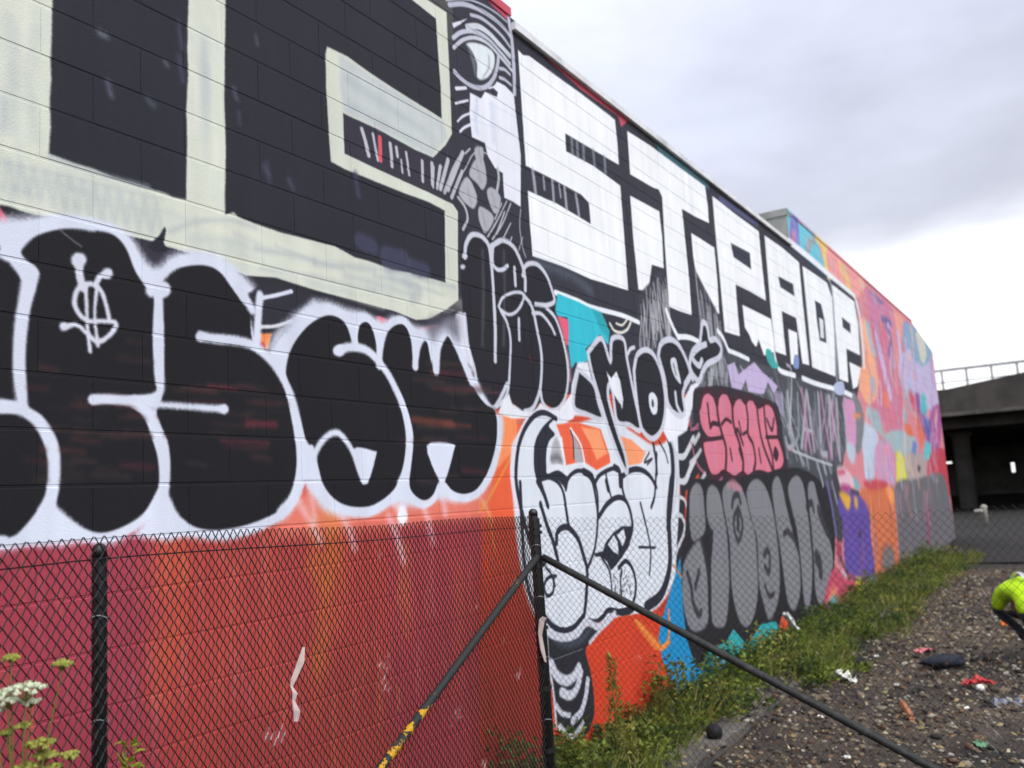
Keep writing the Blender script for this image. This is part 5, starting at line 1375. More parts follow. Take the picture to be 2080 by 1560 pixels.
s 134 160 203 40 33 161 1 22958 5143 22654 4853 22737 4610
s 208 191 225 40 52 70 1 22111 4873 21836 4465 21680 4078
s 215 134 151 40 27 234 1 27272 4103 26700 3636 27163 3231
s 234 151 126 40 63 74 1 16757 1514 16743 1214 16717 917
s 194 194 215 40 49 118 1 22239 4796 22393 4713 22511 4624
s 134 160 203 40 45 103 1 16936 1964 16862 1848 16970 1732
s 229 177 160 40 45 73 1 17628 1797 17628 1550 17504 1309
s 229 177 160 40 35 109 1 25973 2024 25690 1836 25985 1645
s 208 191 225 40 34 88 1 18586 3503 18450 3376 18699 3274
s 208 191 225 40 45 147 1 25639 3700 25662 3489 25301 3261
s 194 194 215 40 31 63 1 16462 1611 16413 1498 16399 1384
s 160 186 194 40 72 159 1 25932 2892 25548 2498 25841 2119
s 229 177 160 40 59 63 1 20038 4125 20041 3970 19995 3811
s 208 191 225 40 49 173 1 26784 2909 26905 2810 26607 2701
s 134 160 203 40 58 80 1 18497 3122 18399 2957 18498 2802
s 200 143 186 40 31 139 1 19535 2275 19285 2026 19339 1781
s 200 143 186 40 67 142 1 20641 3825 20383 3527 20627 3264
s 200 143 186 40 42 137 1 20674 1654 20584 1474 20640 1290
s 200 143 186 40 63 100 1 24973 3245 24999 2889 24392 2522
s 194 194 215 40 28 235 1 26586 5122 26244 4727 26412 4384
s 229 177 160 40 64 99 1 23899 5155 24031 4917 23488 4608
s 134 160 203 40 27 127 1 26987 4024 26621 3781 27121 3592
s 208 191 225 40 68 61 1 17935 2647 17737 2423 17783 2207
s 229 177 160 40 34 80 1 21411 3191 21336 2832 21181 2475
s 208 191 225 40 38 119 1 17060 2047 17150 1953 16989 1861
s 177 126 160 40 60 108 1 18124 3506 17881 3205 17972 2926
s 160 186 194 40 35 143 1 19932 2596 19911 2301 19814 2007
s 194 194 215 40 71 157 1 21769 3355 21542 3037 21420 2730
s 194 194 215 40 75 121 1 23738 3806 23583 3444 23304 3082
s 234 151 126 40 36 71 1 19894 3438 19821 3332 20121 3248
s 224 208 203 40 56 104 1 24902 2311 24962 2058 24725 1808
s 134 160 203 40 72 79 1 19437 1782 19437 1441 19402 1104
s 160 186 194 40 35 101 1 19413 4687 19289 4391 19078 4092
s 134 160 203 40 30 75 1 18680 3189 18760 3110 18899 3034
s 215 134 151 40 44 79 1 19628 3504 19617 3405 19882 3323
s 200 143 186 40 52 151 1 24334 2717 23976 2303 23960 1900
s 134 160 203 40 62 134 1 19112 1928 19027 1780 19075 1630
s 224 208 203 40 25 254 1 26478 3217 26268 3104 26299 3000
s 229 177 160 40 26 110 1 26220 2066 26398 1840 25833 1622
s 224 208 203 40 59 89 1 21039 3823 21163 3735 21141 3636
s 208 191 225 40 71 134 1 20662 2373 20573 2195 20732 2018
s 200 143 186 40 39 176 1 25764 4381 25733 4231 26152 4114
s 134 160 203 40 66 156 1 19472 4997 19349 4720 19443 4473
s 215 134 151 40 67 81 1 22601 3571 22387 3307 22255 3052
s 160 186 194 40 33 127 1 17312 2213 17339 2036 17273 1860
s 234 151 126 40 27 118 1 19496 3095 19542 2907 19678 2721
s 160 186 194 40 47 95 1 21896 3026 21913 2793 21973 2561
s 134 160 203 40 44 64 1 18676 4880 18501 4650 18818 4481
s 208 191 225 40 39 149 1 25778 4080 25960 3896 25671 3681
s 194 194 215 40 60 122 1 18621 4064 18462 3712 18608 3388
s 208 191 225 40 47 106 1 17686 2687 17805 2590 17949 2493
s 224 208 203 40 32 273 1 27551 3491 27158 3259 27342 3054
s 200 143 186 40 63 96 1 27503 4776 27240 4267 26706 3753
s 215 134 151 40 44 104 1 19119 4313 18829 3982 19161 3710
s 160 186 194 40 44 71 1 18128 3540 17859 3194 17778 2867
s 208 191 225 40 37 260 1 26266 2856 26224 2418 26253 1983
s 229 177 160 40 68 99 1 18851 1601 18767 1404 18912 1199
s 160 186 194 40 35 160 1 20951 3554 20820 3305 20887 3069
s 215 134 151 40 41 170 1 21051 1613 20800 1294 21026 962
s 208 191 225 40 26 105 1 26686 4952 26427 4598 26800 4302
s 229 177 160 40 52 84 1 24622 2078 24354 1654 24422 1230
s 229 177 160 40 55 145 1 21668 4612 21519 4326 21585 4063
s 229 177 160 40 74 102 1 22650 2184 22643 1871 22662 1559
s 229 177 160 40 38 104 1 20085 4619 20079 4393 19902 4151
s 215 134 151 40 56 90 1 18421 3748 18452 3467 18293 3176
s 160 186 194 40 74 77 1 17776 3404 17525 3102 17768 2830
s 194 194 215 40 43 143 1 20739 4294 20604 4037 20848 3813
s 229 177 160 40 50 60 1 19414 3154 19490 2971 19484 2785
s 208 191 225 40 39 96 1 20911 5161 20760 5039 20809 4943
s 224 208 203 40 65 104 1 17268 3002 17127 2700 17061 2405
s 224 208 203 40 70 99 1 19072 3753 19103 3520 18937 3275
s 177 126 160 40 44 146 1 20067 4358 20053 4039 19848 3707
s 215 134 151 40 56 97 1 19934 1455 19812 1253 19894 1045
s 194 194 215 40 41 161 1 23188 3498 22963 3365 23561 3275
s 194 194 215 40 54 155 1 26059 4054 25958 3616 25542 3170
s 194 194 215 40 50 257 1 27065 4644 26649 4357 27029 4137
s 134 160 203 40 42 81 1 18205 2021 18283 1904 18438 1786
s 177 126 160 40 52 61 1 19688 1547 19583 1413 19927 1266
s 177 126 160 40 28 94 1 22982 3822 22961 3482 22909 3143
s 234 151 126 40 71 113 1 21116 3928 20953 3775 20968 3636
s 208 191 225 40 59 154 1 20385 1947 20265 1781 20273 1614
s 234 186 160 40 34 91 1 20263 5441 20395 5374 20399 5287
s 134 194 215 40 36 58 1 14925 5438 15005 5390 15011 5326
s 234 186 160 40 48 55 1 14267 5680 14336 5621 14336 5545
s 212 160 186 40 40 119 1 18657 5541 18744 5432 18722 5305
s 134 194 215 40 55 91 1 14277 5620 14350 5570 14354 5506
s 212 160 186 40 33 111 1 17194 5485 17300 5439 17310 5375
s 237 203 143 40 31 126 1 20871 4254 21010 4182 21016 4097
s 237 203 143 40 37 104 1 19985 5287 20084 5173 20059 5041
s 234 186 160 40 41 93 1 14032 5621 14094 5548 14088 5459
s 234 186 160 40 50 107 1 17222 5483 17295 5373 17272 5246
s 160 160 194 40 44 220 1 24141 4769 24293 4654 24271 4521
s 225 134 151 40 40 223 1 24076 4336 24208 4195 24167 4040
s 225 134 151 40 34 104 1 17590 4745 17689 4676 17690 4594
s 134 194 215 40 31 99 1 19509 4961 19630 4891 19633 4806
s 212 160 186 40 39 114 1 23102 4987 23248 4884 23233 4761
s 212 160 186 40 31 122 1 18294 5640 18426 5618 18452 5576
s 134 194 215 40 55 161 1 19455 5623 19564 5536 19554 5428
s 225 134 151 40 33 112 1 17531 5578 17653 5555 17676 5514
s 225 134 151 40 34 73 1 15002 5664 15094 5639 15110 5599
s 237 203 143 40 48 237 1 24434 5503 24592 5392 24570 5257
s 225 134 151 40 28 104 1 14871 5641 14950 5593 14956 5529
s 212 160 186 40 29 98 1 19425 4685 19558 4634 19573 4569
s 212 160 186 40 43 111 1 21950 5586 22133 5561 22169 5514
s 237 203 143 40 45 90 1 15894 5348 15962 5254 15948 5144
s 225 134 151 40 39 181 1 24417 5057 24607 4986 24618 4895
s 234 186 160 40 30 82 1 13302 5675 13358 5604 13353 5518
s 160 160 194 40 27 112 1 20286 5486 20391 5376 20367 5246
s 234 186 160 40 33 66 1 17580 4770 17649 4645 17619 4508
s 225 134 151 40 44 120 1 24438 5709 24614 5621 24609 5509
s 234 186 160 40 28 72 1 19079 4913 19212 4872 19232 4816
s 160 160 194 40 39 150 1 19688 5659 19788 5552 19766 5425
s 225 134 151 40 54 67 1 16713 5279 16795 5195 16786 5095
s 134 194 215 40 43 40 1 13385 5452 13450 5400 13453 5336
s 234 186 160 40 53 72 1 15448 5304 15544 5278 15561 5238
s 234 186 160 40 33 87 1 16681 5443 16778 5391 16785 5322
s 212 160 186 40 36 41 1 13006 5654 13076 5628 13088 5588
s 225 134 151 40 39 67 1 17916 5031 18008 4943 17997 4839
s 237 203 143 40 52 86 1 18353 5475 18459 5403 18457 5313
s 237 203 143 40 47 112 1 18173 4861 18257 4755 18237 4634
s 237 203 143 40 57 90 1 21431 5528 21569 5447 21565 5344
s 234 186 160 40 43 85 1 17967 4922 18070 4851 18070 4765
s 134 194 215 40 42 75 1 14637 5517 14717 5474 14724 5416
s 134 194 215 40 47 45 1 14743 5333 14818 5277 14821 5207
s 134 194 215 40 49 40 1 13329 5527 13391 5471 13392 5400
s 225 134 151 40 36 102 1 15342 5541 15428 5496 15436 5435
s 134 194 215 40 32 143 1 17905 5225 17994 5131 17980 5020
s 160 160 194 40 47 67 1 13473 5424 13534 5362 13533 5286
s 237 203 143 40 27 39 1 13480 5455 13541 5394 13541 5320
s 160 160 194 40 52 94 1 18910 4454 19022 4380 19022 4293
s 225 134 151 40 51 77 1 16644 5605 16707 5486 16680 5350
s 225 134 151 40 34 51 1 14924 5541 15009 5502 15018 5446
s 160 160 194 40 27 83 1 17110 5566 17187 5465 17169 5347
s 234 186 160 40 36 69 1 14741 5490 14808 5415 14802 5325
s 212 160 186 40 45 143 1 18634 4487 18742 4411 18740 4321
s 160 160 194 40 39 103 1 15683 5561 15785 5543 15805 5508
s 234 186 160 40 32 118 1 23012 5152 23159 5052 23145 4933
s 134 194 215 40 39 114 1 18243 4887 18329 4781 18309 4661
s 237 203 143 40 39 71 1 17080 5524 17168 5445 17161 5349
s 234 186 160 40 49 115 1 18691 4767 18767 4636 18733 4491
s 212 160 186 40 56 214 1 24555 5666 24685 5516 24633 5343
s 225 134 151 40 30 72 1 13788 5488 13836 5386 13819 5270
s 160 160 194 40 40 113 1 16363 5284 16466 5251 16482 5202
s 225 134 151 40 46 86 1 15450 5555 15506 5444 15484 5318
s 134 194 215 40 28 68 1 15682 5503 15776 5465 15788 5412
s 225 134 151 40 57 116 1 22888 5409 23066 5355 23084 5280
s 237 203 143 40 51 62 1 15644 5623 15737 5586 15749 5533
s 234 186 160 40 51 86 1 12909 5470 12957 5385 12947 5287
s 234 186 160 40 37 116 1 21880 5705 22043 5651 22057 5574
s 134 194 215 40 34 73 1 14619 5668 14685 5592 14679 5501
s 237 203 143 40 57 76 1 17740 5580 17832 5496 17823 5394
s 108 91 160 50 41 118 1 16352 590 16298 349
s 100 98 103 50 37 96 1 22209 -92 22150 -345
s 91 88 93 50 21 51 1 13884 517 13827 267
s 100 98 103 50 29 128 1 22218 245 22112 -66
s 126 120 124 50 20 72 1 18043 272 17863 -157
s 117 115 120 50 26 216 1 22656 692 22585 419
s 225 151 83 50 36 56 1 18067 770 18009 521
s 126 120 124 50 29 64 1 18252 721 18265 579
s 225 151 83 50 44 59 1 15756 830 15640 476
s 160 83 91 50 30 68 1 16367 1472 16380 1344
s 126 120 124 50 35 83 1 13970 847 13964 697
s 108 91 160 50 46 114 1 16869 827 16712 414
s 108 91 160 50 23 88 1 19567 1371 19427 1000
s 203 114 83 50 24 74 1 14656 1174 14663 1047
s 117 115 120 50 39 216 1 23952 -128 23723 -568
s 100 98 103 50 39 178 1 21871 94 21639 -368
s 126 120 124 50 33 96 1 13887 667 13885 528
s 203 114 83 50 29 161 1 18565 409 18451 80
s 100 98 103 50 44 115 1 20681 1343 20554 995
s 160 83 91 50 43 71 1 15536 309 15504 107
s 100 98 103 50 29 143 1 22671 840 22629 601
s 160 83 91 50 23 74 1 17523 23 17457 -232
s 91 88 93 50 39 54 1 16791 654 16730 401
s 91 88 93 50 36 112 1 18489 156 18376 -169
s 203 114 83 50 23 161 1 18043 187 17891 -198
s 117 115 120 50 46 89 1 20578 -12 20492 -296
s 88 86 91 50 48 203 1 20719 -294 20666 -534
s 88 86 91 50 40 106 1 20408 1056 20280 708
s 100 98 103 50 38 128 1 22680 82 22594 -204
s 117 115 120 50 37 176 1 24558 9 24508 -241
s 126 120 124 50 37 51 1 16087 144 16047 -70
s 91 88 93 50 34 67 1 16972 740 16843 376
s 91 88 93 50 41 73 1 16932 1310 16845 1010
s 88 86 91 50 24 209 1 20778 1370 20733 1131
s 91 88 93 50 33 61 1 16463 1209 16382 917
s 117 115 120 50 41 214 1 21813 1348 21585 875
s 117 115 120 50 20 105 1 19391 -185 19311 -460
s 117 115 120 50 46 170 1 25267 -402 24996 -876
s 117 115 120 50 31 114 1 21783 123 21786 -55
s 126 120 124 50 41 147 1 17528 489 17405 141
s 225 151 83 50 41 86 1 16927 787 16777 387
s 91 88 93 50 39 48 1 16560 1342 16427 961
s 160 83 91 50 43 170 1 18650 1204 18481 786
s 126 120 124 50 45 75 1 18484 161 18317 -243
s 88 86 91 50 40 110 1 22510 -539 22405 -842
s 160 83 91 50 28 109 1 15388 535 15349 322
s 88 86 91 50 33 174 1 23111 -8 23004 -318
s 117 115 120 50 38 108 1 20293 551 20063 72
s 100 98 103 50 40 204 1 22334 -1 22130 -425
s 160 83 91 50 28 116 1 15439 583 15418 403
s 108 91 160 50 37 52 1 15584 312 15455 -61
s 88 86 91 50 49 256 1 25183 -83 25040 -432
s 117 115 120 50 42 142 1 23143 301 23057 13
s 203 114 83 50 43 75 1 14646 390 14556 79
s 203 114 83 50 44 109 1 17200 745 17094 418
s 91 88 93 50 35 123 1 18587 1209 18600 1063
s 108 91 160 50 44 62 1 14414 1067 14349 798
s 126 120 124 50 26 90 1 16576 223 16449 -136
s 88 86 91 50 46 147 1 20952 656 20937 458
s 88 86 91 50 39 137 1 19787 885 19606 464
s 236 240 246 8 100 109 1 12783 5299 14262 5291 15384 5261 17432 5225
s 236 240 246 8 100 113 1 17432 5225 17712 4908 17729 4434 17570 3899
s 52 54 68 8 100 81 1 12748 5204 13913 5189 15200 5167
s 52 54 68 8 100 81 1 15485 5168 17261 5150
s 150 154 170 10 100 83 1 17437 5150 17539 4505 17441 3915
"""
def catmull(P, closed, n=4):
    m = len(P); out = []
    for i in range(m if closed else m - 1):
        p1 = P[i]; p2 = P[(i + 1) % m]
        p0 = P[i - 1] if (closed or i > 0) else 2 * p1 - p2
        p3 = P[(i + 2) % m] if (closed or i + 2 < m) else 2 * p2 - p1
        for k in range(n):
            t = k / n
            out.append(.5 * (2 * p1 + (p2 - p0) * t + (2 * p0 - 5 * p1 + 4 * p2 - p3) * t * t + (3 * p1 - p0 - 3 * p2 + p3) * t ** 3))
    if not closed: out.append(P[-1])
    return np.array(out)
ITEMS = []
for line in PAINT.strip().splitlines():
    w = line.split(); k = w[0]; n = [int(x) for x in w[1:]]
    P = np.array(n[7:], float).reshape(-1, 2) / 1000.0
    if k == 'p' and n[6]: P = catmull(P, True)
    if k != 'p' and len(P) > 2: P = catmull(P, False)
    ITEMS.append((k, np.array(n[0:3], np.float32) / 255, n[3] / 1000, n[4] / 100, n[5] / 1000, P))

def blur_noise(h, w, cell, rng):
    a = rng.random((h // cell + 3, w // cell + 3), dtype=np.float32)
    y = np.arange(h) / cell; x = np.arange(w) / cell; yi = y.astype(int); xi = x.astype(int); fy = (y - yi)[:, None].astype(np.float32); fx = (x - xi)[None].astype(np.float32)
    g = lambda dy, dx: a[yi + dy][:, xi + dx]
    return (g(0, 0) * (1 - fx) + g(0, 1) * fx) * (1 - fy) + (g(1, 0) * (1 - fx) + g(1, 1) * fx) * fy - 0.5

def draw(s0, s1, z0, z1, dx, dz, seed):
    W = int((s1 - s0) / dx); Hh = int((z1 - z0) / dz); rng = np.random.default_rng(seed)
    img = np.full((Hh, W, 3), 0.3, np.float32)
    jit = blur_noise(Hh, W, 2, rng) * 0.3 + blur_noise(Hh, W, 12, rng) * 0.25 + blur_noise(Hh, W, 40, rng) * 0.35
    xs = (s0 + (np.arange(W) + .5) * dx).astype(np.float32); zs = (z0 + (np.arange(Hh) + .5) * dz).astype(np.float32)
    aa = max(dx, dz) * 0.7
    for (k, c, soft, al, wd, P) in ITEMS:
        sf = max(soft, aa); ext = sf * 2.2 + (wd / 2 if k != 'p' else 0)
        mn = P.min(0) - ext; mxx = P.max(0) + ext
        i0 = max(int((mn[0] - s0) / dx), 0); i1 = min(int((mxx[0] - s0) / dx) + 2, W); j0 = max(int((mn[1] - z0) / dz), 0); j1 = min(int((mxx[1] - z0) / dz) + 2, Hh)
        if i1 <= i0 or j1 <= j0: continue
        x = xs[i0:i1]; z = zs[j0:j1]
        D = np.full((j1 - j0, i1 - i0), 9.0, np.float32)
        Q = np.vstack([P, P[:1]]) if k == 'p' else P
        if k == 'p': ins = np.zeros(D.shape, bool)
        nseg = len(Q) - 1
        for q in range(nseg):
            a = Q[q]; b = Q[q + 1]
            hw = wd / 2
            if k == 't': hw *= 1.0 - 0.8 * abs(2 * (q + .5) / nseg - 1) ** 2
            e = sf * 2.2 + (hw if k != 'p' else 0)
            u0 = np.searchsorted(x, min(a[0], b[0]) - e); u1 = np.searchsorted(x, max(a[0], b[0]) + e); v0 = np.searchsorted(z, min(a[1], b[1]) - e); v1 = np.searchsorted(z, max(a[1], b[1]) + e)
            if u1 > u0 and v1 > v0:
                X = x[None, u0:u1] - a[0]; Z = z[v0:v1, None] - a[1]; d = b - a; L = float(d @ d) + 1e-12
                t = np.clip((X * d[0] + Z * d[1]) / L, 0, 1)
                dist = np.sqrt((X - t * d[0]) ** 2 + (Z - t * d[1]) ** 2) - (hw if k != 'p' else 0)
                sl = D[v0:v1, u0:u1]; np.minimum(sl, dist, out=sl)
            if k == 'p' and a[1] != b[1]:
                r0 = np.searchsorted(z, min(a[1], b[1])); r1 = np.searchsorted(z, max(a[1], b[1]))
                if r1 > r0:
                    xi = a[0] + (z[r0:r1] - a[1]) * (b[0] - a[0]) / (b[1] - a[1])
                    ins[r0:r1] ^= x[None] < xi[:, None]
        sd = np.where(ins, -D, D) if k == 'p' else D
        A = np.clip(0.5 - (sd + jit[j0:j1, i0:i1] * sf * 1.1) / (2 * sf), 0, 1); A = (A * A * (3 - 2 * A) * al)[..., None]
        im = img[j0:j1, i0:i1]; im += (c - im) * A
    return img
def make_image(name, img):
    h, w, _ = img.shape
    im = bpy.data.images.new(name, w, h, alpha=False); px = np.ones((h, w, 4), np.float32); px[..., :3] = np.clip(img, 0, 1)
    im.pixels.foreach_set(px.ravel()); im.update(); im.pack()
    return im
NEAR = (0.9, 9.5, 0.0, 5.5); FAR = (9.3, 29.3, 0.0, 6.0)
IMG_N = make_image('paint_near', draw(*NEAR, 0.004, 0.004, 1)); IMG_F = make_image('paint_far', draw(*FAR, 0.008, 0.006, 2))

def paint_material():
    m = bpy.data.materials.new('mural_paint'); m.use_nodes = True; t = m.node_tree; b = t.nodes['Principled BSDF']; L = t.links.new
    def N(ty, **k):
        n = t.nodes.new(ty)
        for a, c in k.items(): setattr(n, a, c)
        return n
    geo = N('ShaderNodeNewGeometry'); sp = N('ShaderNodeSeparateXYZ'); L(geo.outputs['Position'], sp.inputs[0])
    def tex(img, box):
        mu = N('ShaderNodeMapRange', clamp=False); mu.inputs[1].default_value = box[0]; mu.inputs[2].default_value = box[1]; L(sp.outputs[0], mu.inputs[0])
        mv = N('ShaderNodeMapRange', clamp=False); mv.inputs[1].default_value = box[2]; mv.inputs[2].default_value = box[3]; L(sp.outputs[2], mv.inputs[0])
        cb = N('ShaderNodeCombineXYZ'); L(mu.outputs[0], cb.inputs[0]); L(mv.outputs[0], cb.inputs[1])
        ti = N('ShaderNodeTexImage', extension='EXTEND', interpolation='Linear'); ti.image = img; L(cb.outputs[0], ti.inputs[0]); return ti
    a = tex(IMG_N, NEAR); f = tex(IMG_F, FAR)
    gt = N('ShaderNodeMath', operation='GREATER_THAN'); gt.inputs[1].default_value = 9.4; L(sp.outputs[0], gt.inputs[0])
    x = N('ShaderNodeMix', data_type='RGBA'); L(gt.outputs[0], x.inputs[0]); L(a.outputs[0], x.inputs[6]); L(f.outputs[0], x.inputs[7])
    n1 = N('ShaderNodeTexNoise'); n1.inputs['Scale'].default_value = 1.7; n1.inputs['Detail'].default_value = 8; n1.inputs['Roughness'].default_value = 0.65; L(geo.outputs['Position'], n1.inputs['Vector'])
    r1 = N('ShaderNodeMapRange'); r1.inputs[1].default_value = 0.3; r1.inputs[2].default_value = 0.7; r1.inputs[3].default_value = 0.92; r1.inputs[4].default_value = 1.04; L(n1.outputs[0], r1.inputs[0])
    # rain streaks and grime: noise stretched down the wall
    mpn = N('ShaderNodeMapping'); mpn.inputs['Scale'].default_value = (9, 1, 0.7); L(geo.outputs['Position'], mpn.inputs[0])
    n2 = N('ShaderNodeTexNoise'); n2.inputs['Scale'].default_value = 1.0; n2.inputs['Detail'].default_value = 5; L(mpn.outputs[0], n2.inputs['Vector'])
    r2 = N('ShaderNodeMapRange'); r2.inputs[1].default_value = 0.35; r2.inputs[2].default_value = 0.75; r2.inputs[3].default_value = 0.93; r2.inputs[4].default_value = 1.04; L(n2.outputs[0], r2.inputs[0])
    mm = N('ShaderNodeMath', operation='MULTIPLY'); L(r1.outputs[0], mm.inputs[0]); L(r2.outputs[0], mm.inputs[1])
    sc = N('ShaderNodeMix', data_type='RGBA', blend_type='MULTIPLY'); sc.inputs[0].default_value = 1.0; L(x.outputs[2], sc.inputs[6]); L(mm.outputs[0], sc.inputs[7])
    L(sc.outputs[2], b.inputs['Base Color'])
    b.inputs['Roughness'].default_value = 0.72; b.inputs['Specular IOR Level'].default_value = 0.25
    n3 = N('ShaderNodeTexNoise'); n3.inputs['Scale'].default_value = 160; n3.inputs['Detail'].default_value = 4; L(geo.outputs['Position'], n3.inputs['Vector'])
    bu = N('ShaderNodeBump'); bu.inputs['Strength'].default_value = 0.35; bu.inputs['Distance'].default_value = 0.004; L(n3.outputs[0], bu.inputs['Height']); L(bu.outputs[0], b.inputs['Normal'])
    return m
M_PAINT = paint_material()
M_COPING = mat('coping_metal', lin(222, 224, 226), 0.5, [(lin(178, 180, 180), 3, .45, .75)], .1, 20)
M_COPRED = mat('coping_red', lin(196, 76, 92), 0.6, [(lin(150, 70, 84), 4, .5, .75)], .1, 20)
M_GREYBLOCK = mat('bare_render', lin(150, 152, 148), 0.9, [(lin(118, 120, 118), 2, .4, .7)], .3, 40)
M_CONC = mat('old_concrete', lin(96, 92, 88), 0.95, [(lin(62, 60, 58), 1.2, .4, .7), (lin(120, 114, 106), 6, .55, .75)], .4, 12)
M_DARKCONC = mat('stained_concrete', lin(100, 97, 94), 0.95, [(lin(60, 58, 57), .6, .4, .7)], .3, 5)

# ------------------------------------------------------------------ ground
def bands(*segs):
    out = []
    for a, b, n in segs: out += list(np.linspace(a, b, n, endpoint=False))
    return np.array(out + [segs[-1][1]])
gx = bands((-400, -6, 8), (-6, 3, 18), (3, 16, 130), (16, 40, 60), (40, 900, 14)); gy = bands((-600, -30, 8), (-30, -4, 26), (-4, 3.3, 74), (3.3, 20, 20), (20, 600, 8))
GX, GY = np.meshgrid(gx, gy); rng = np.random.default_rng(4)
near = np.clip(1 - (np.hypot(GX - 9, GY) - 8) / 14, 0, 1)
def hum(x, y): return (np.sin(x * 1.7 + 1.3 * np.sin(y * 1.1)) * .014 + np.sin(y * 2.9 + x * .8) * .012 + np.sin(x * 5.1 - y * 4.3) * .006)
GZ = (hum(GX, GY) + rng.normal(0, .006, GX.shape)) * near - 0.012
ny, nx = GX.shape; idx = np.arange(ny * nx).reshape(ny, nx)
gf = np.stack([idx[:-1, :-1], idx[:-1, 1:], idx[1:, 1:], idx[1:, :-1]], -1).reshape(-1, 4)
M_GROUND = mat('dirt', lin(46, 43, 40), 0.97, [(lin(86, 74, 64), .45, .45, .62), (lin(34, 32, 31), 1.9, .5, .7), (lin(96, 86, 74), 38, .6, .78)], .9, 45)
tag(mesh_obj('ground', np.stack([GX, GY, GZ], -1).reshape(-1, 3), gf.tolist(), M_GROUND, smooth=True), kind='structure')
m = MB(); m.box(-2, 19.5, 2.33, 3.125, -0.3, 0.035); tag(m.build('concrete_footing', M_CONC), kind='structure')

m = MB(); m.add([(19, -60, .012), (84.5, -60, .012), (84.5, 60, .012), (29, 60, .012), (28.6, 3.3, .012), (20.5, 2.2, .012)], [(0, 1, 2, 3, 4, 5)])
tag(m.build('road', mat('shade_darkened_asphalt', lin(38, 36, 35), .95, [(lin(26, 25, 25), .5, .4, .7), (lin(54, 51, 48), 7, .55, .8)], .4, 30)), kind='structure')  # dark sheet laid in; its colour carries the bridge's shade

# ------------------------------------------------------------------ mural wall of painted blocks
BL, BH = 0.43, 0.2032
Z_PHASE = 1.8 + (0.763 - 9) * BH          # a bed joint, from which the courses count
def block_geo(l, h):
    jv, jh = .0005, .0034                     # perpends filled with paint, bed joints open
    e = .0038; a, b, c, d = jv, l - jv, jh, h - jh
    v = [(a + .001, 0, c + e), (b - .001, 0, c + e), (b - .001, 0, d - e), (a + .001, 0, d - e), (a, .0042, c), (b, .0042, c), (b, .0042, d), (a, .0042, d), (a, .06, c), (b, .06, c), (b, .06, d), (a, .06, d)]
    f = [(0, 1, 2, 3), (4, 5, 1, 0), (5, 6, 2, 1), (6, 7, 3, 2), (7, 4, 0, 3), (8, 9, 5, 4), (9, 10, 6, 5), (10, 11, 7, 6), (11, 8, 4, 7)]
    return v, f
rnd = random.Random(11)
MW = cam.matrix_world; RT = MW.to_3x3().transposed()
def project(p):
    q = RT @ (Vector(p) - MW.translation)
    if q.z > -0.05: return None
    return (1040 + 1814 * q.x / -q.z, 780 - 1814 * q.y / -q.z)
S_END, S_STEP, S_CTRL = 12.94, 12.94, 5.33
def wall_top(s): return 5.34 if s < S_CTRL else 5.25
blocks = []
row = 0; z = Z_PHASE
while z < 5.25:
    s = 2.016 - BL * 9 - (BL / 2 if row % 2 else 0)
    while s < S_END:
        a, b = max(s, -1.6), min(s + BL, S_END); lo, hi = max(z, -0.1), min(z + BH, wall_top(a + .01))
        for (p0, p1) in (((a, S_CTRL), (S_CTRL, b)) if a < S_CTRL - .05 and b > S_CTRL + .05 else ((a, b),)):
            if p1 - p0 > .06 and hi - lo > .06:
                c = [project((x_, WALL_Y, z_)) for x_, z_ in ((p0, lo), (p1, lo), (p1, hi), (p0, hi))]
                area = 0
                if all(c):
                    xs = [min(max(q[0], 0), 2080) for q in c]; ys = [min(max(q[1], 0), 1560) for q in c]
                    area = abs(sum(xs[i] * ys[(i + 1) % 4] - xs[(i + 1) % 4] * ys[i] for i in range(4))) / 2
                blocks.append((area, p0, lo, p1 - p0, hi - lo))
        s += BL
    z += BH; row += 1
blocks.sort(key=lambda t: -t[0])
wall = empty('mural_wall', (0, WALL_Y, 0))
tag(wall, 'long low block wall covered in black bubble graffiti and white block letters', 'wall')
meshes = {}; rest = MB()
for i, (area, s, z, l, h) in enumerate(blocks):
    dy = rnd.uniform(-.0005, .0005); key = (round(l, 3), round(h, 3))
    if i < 300:
        if key not in meshes:
            v, f = block_geo(*key); me = bpy.data.meshes.new('block'); me.from_pydata(v, [], f); me.materials.append(M_PAINT); meshes[key] = me
        o = bpy.data.objects.new('block', meshes[key]); COL.objects.link(o); o.parent = wall; o.location = (s, dy, z)
    else:
        v, f = block_geo(l, h); rest.add([(p[0] + s, p[1] + dy, p[2] + z) for p in v], f)
tag(rest.build('block_courses', M_PAINT, wall), kind='stuff')
m = MB(); m.box(-1.6, S_CTRL, .0023, .3, -.2, 5.335); m.box(S_CTRL, S_END, .0024, .3, -.2, 5.245); m.build('mortar_bed', M_PAINT, wall)
m = MB(); m.box(-1.6, S_CTRL - .004, -.012, .32, 5.335, 5.40); m.build('red_coping', M_COPRED, wall)
k = 0
s = S_CTRL + .004
while s < S_END - .1:                                  # metal coping in lengths
    e = min(s + 2.4, S_END); m = MB(); m.box(s, e - .006, -.035, .33, 5.235 + k * .0015, 5.292 + k * .0015); m.build('coping', M_COPING, wall); s = e; k = 1 - k
m = MB(); m.box(-1.6, S_END, .3, 9, -.2, 5.0); m.build('roof_body', M_GREYBLOCK, wall)

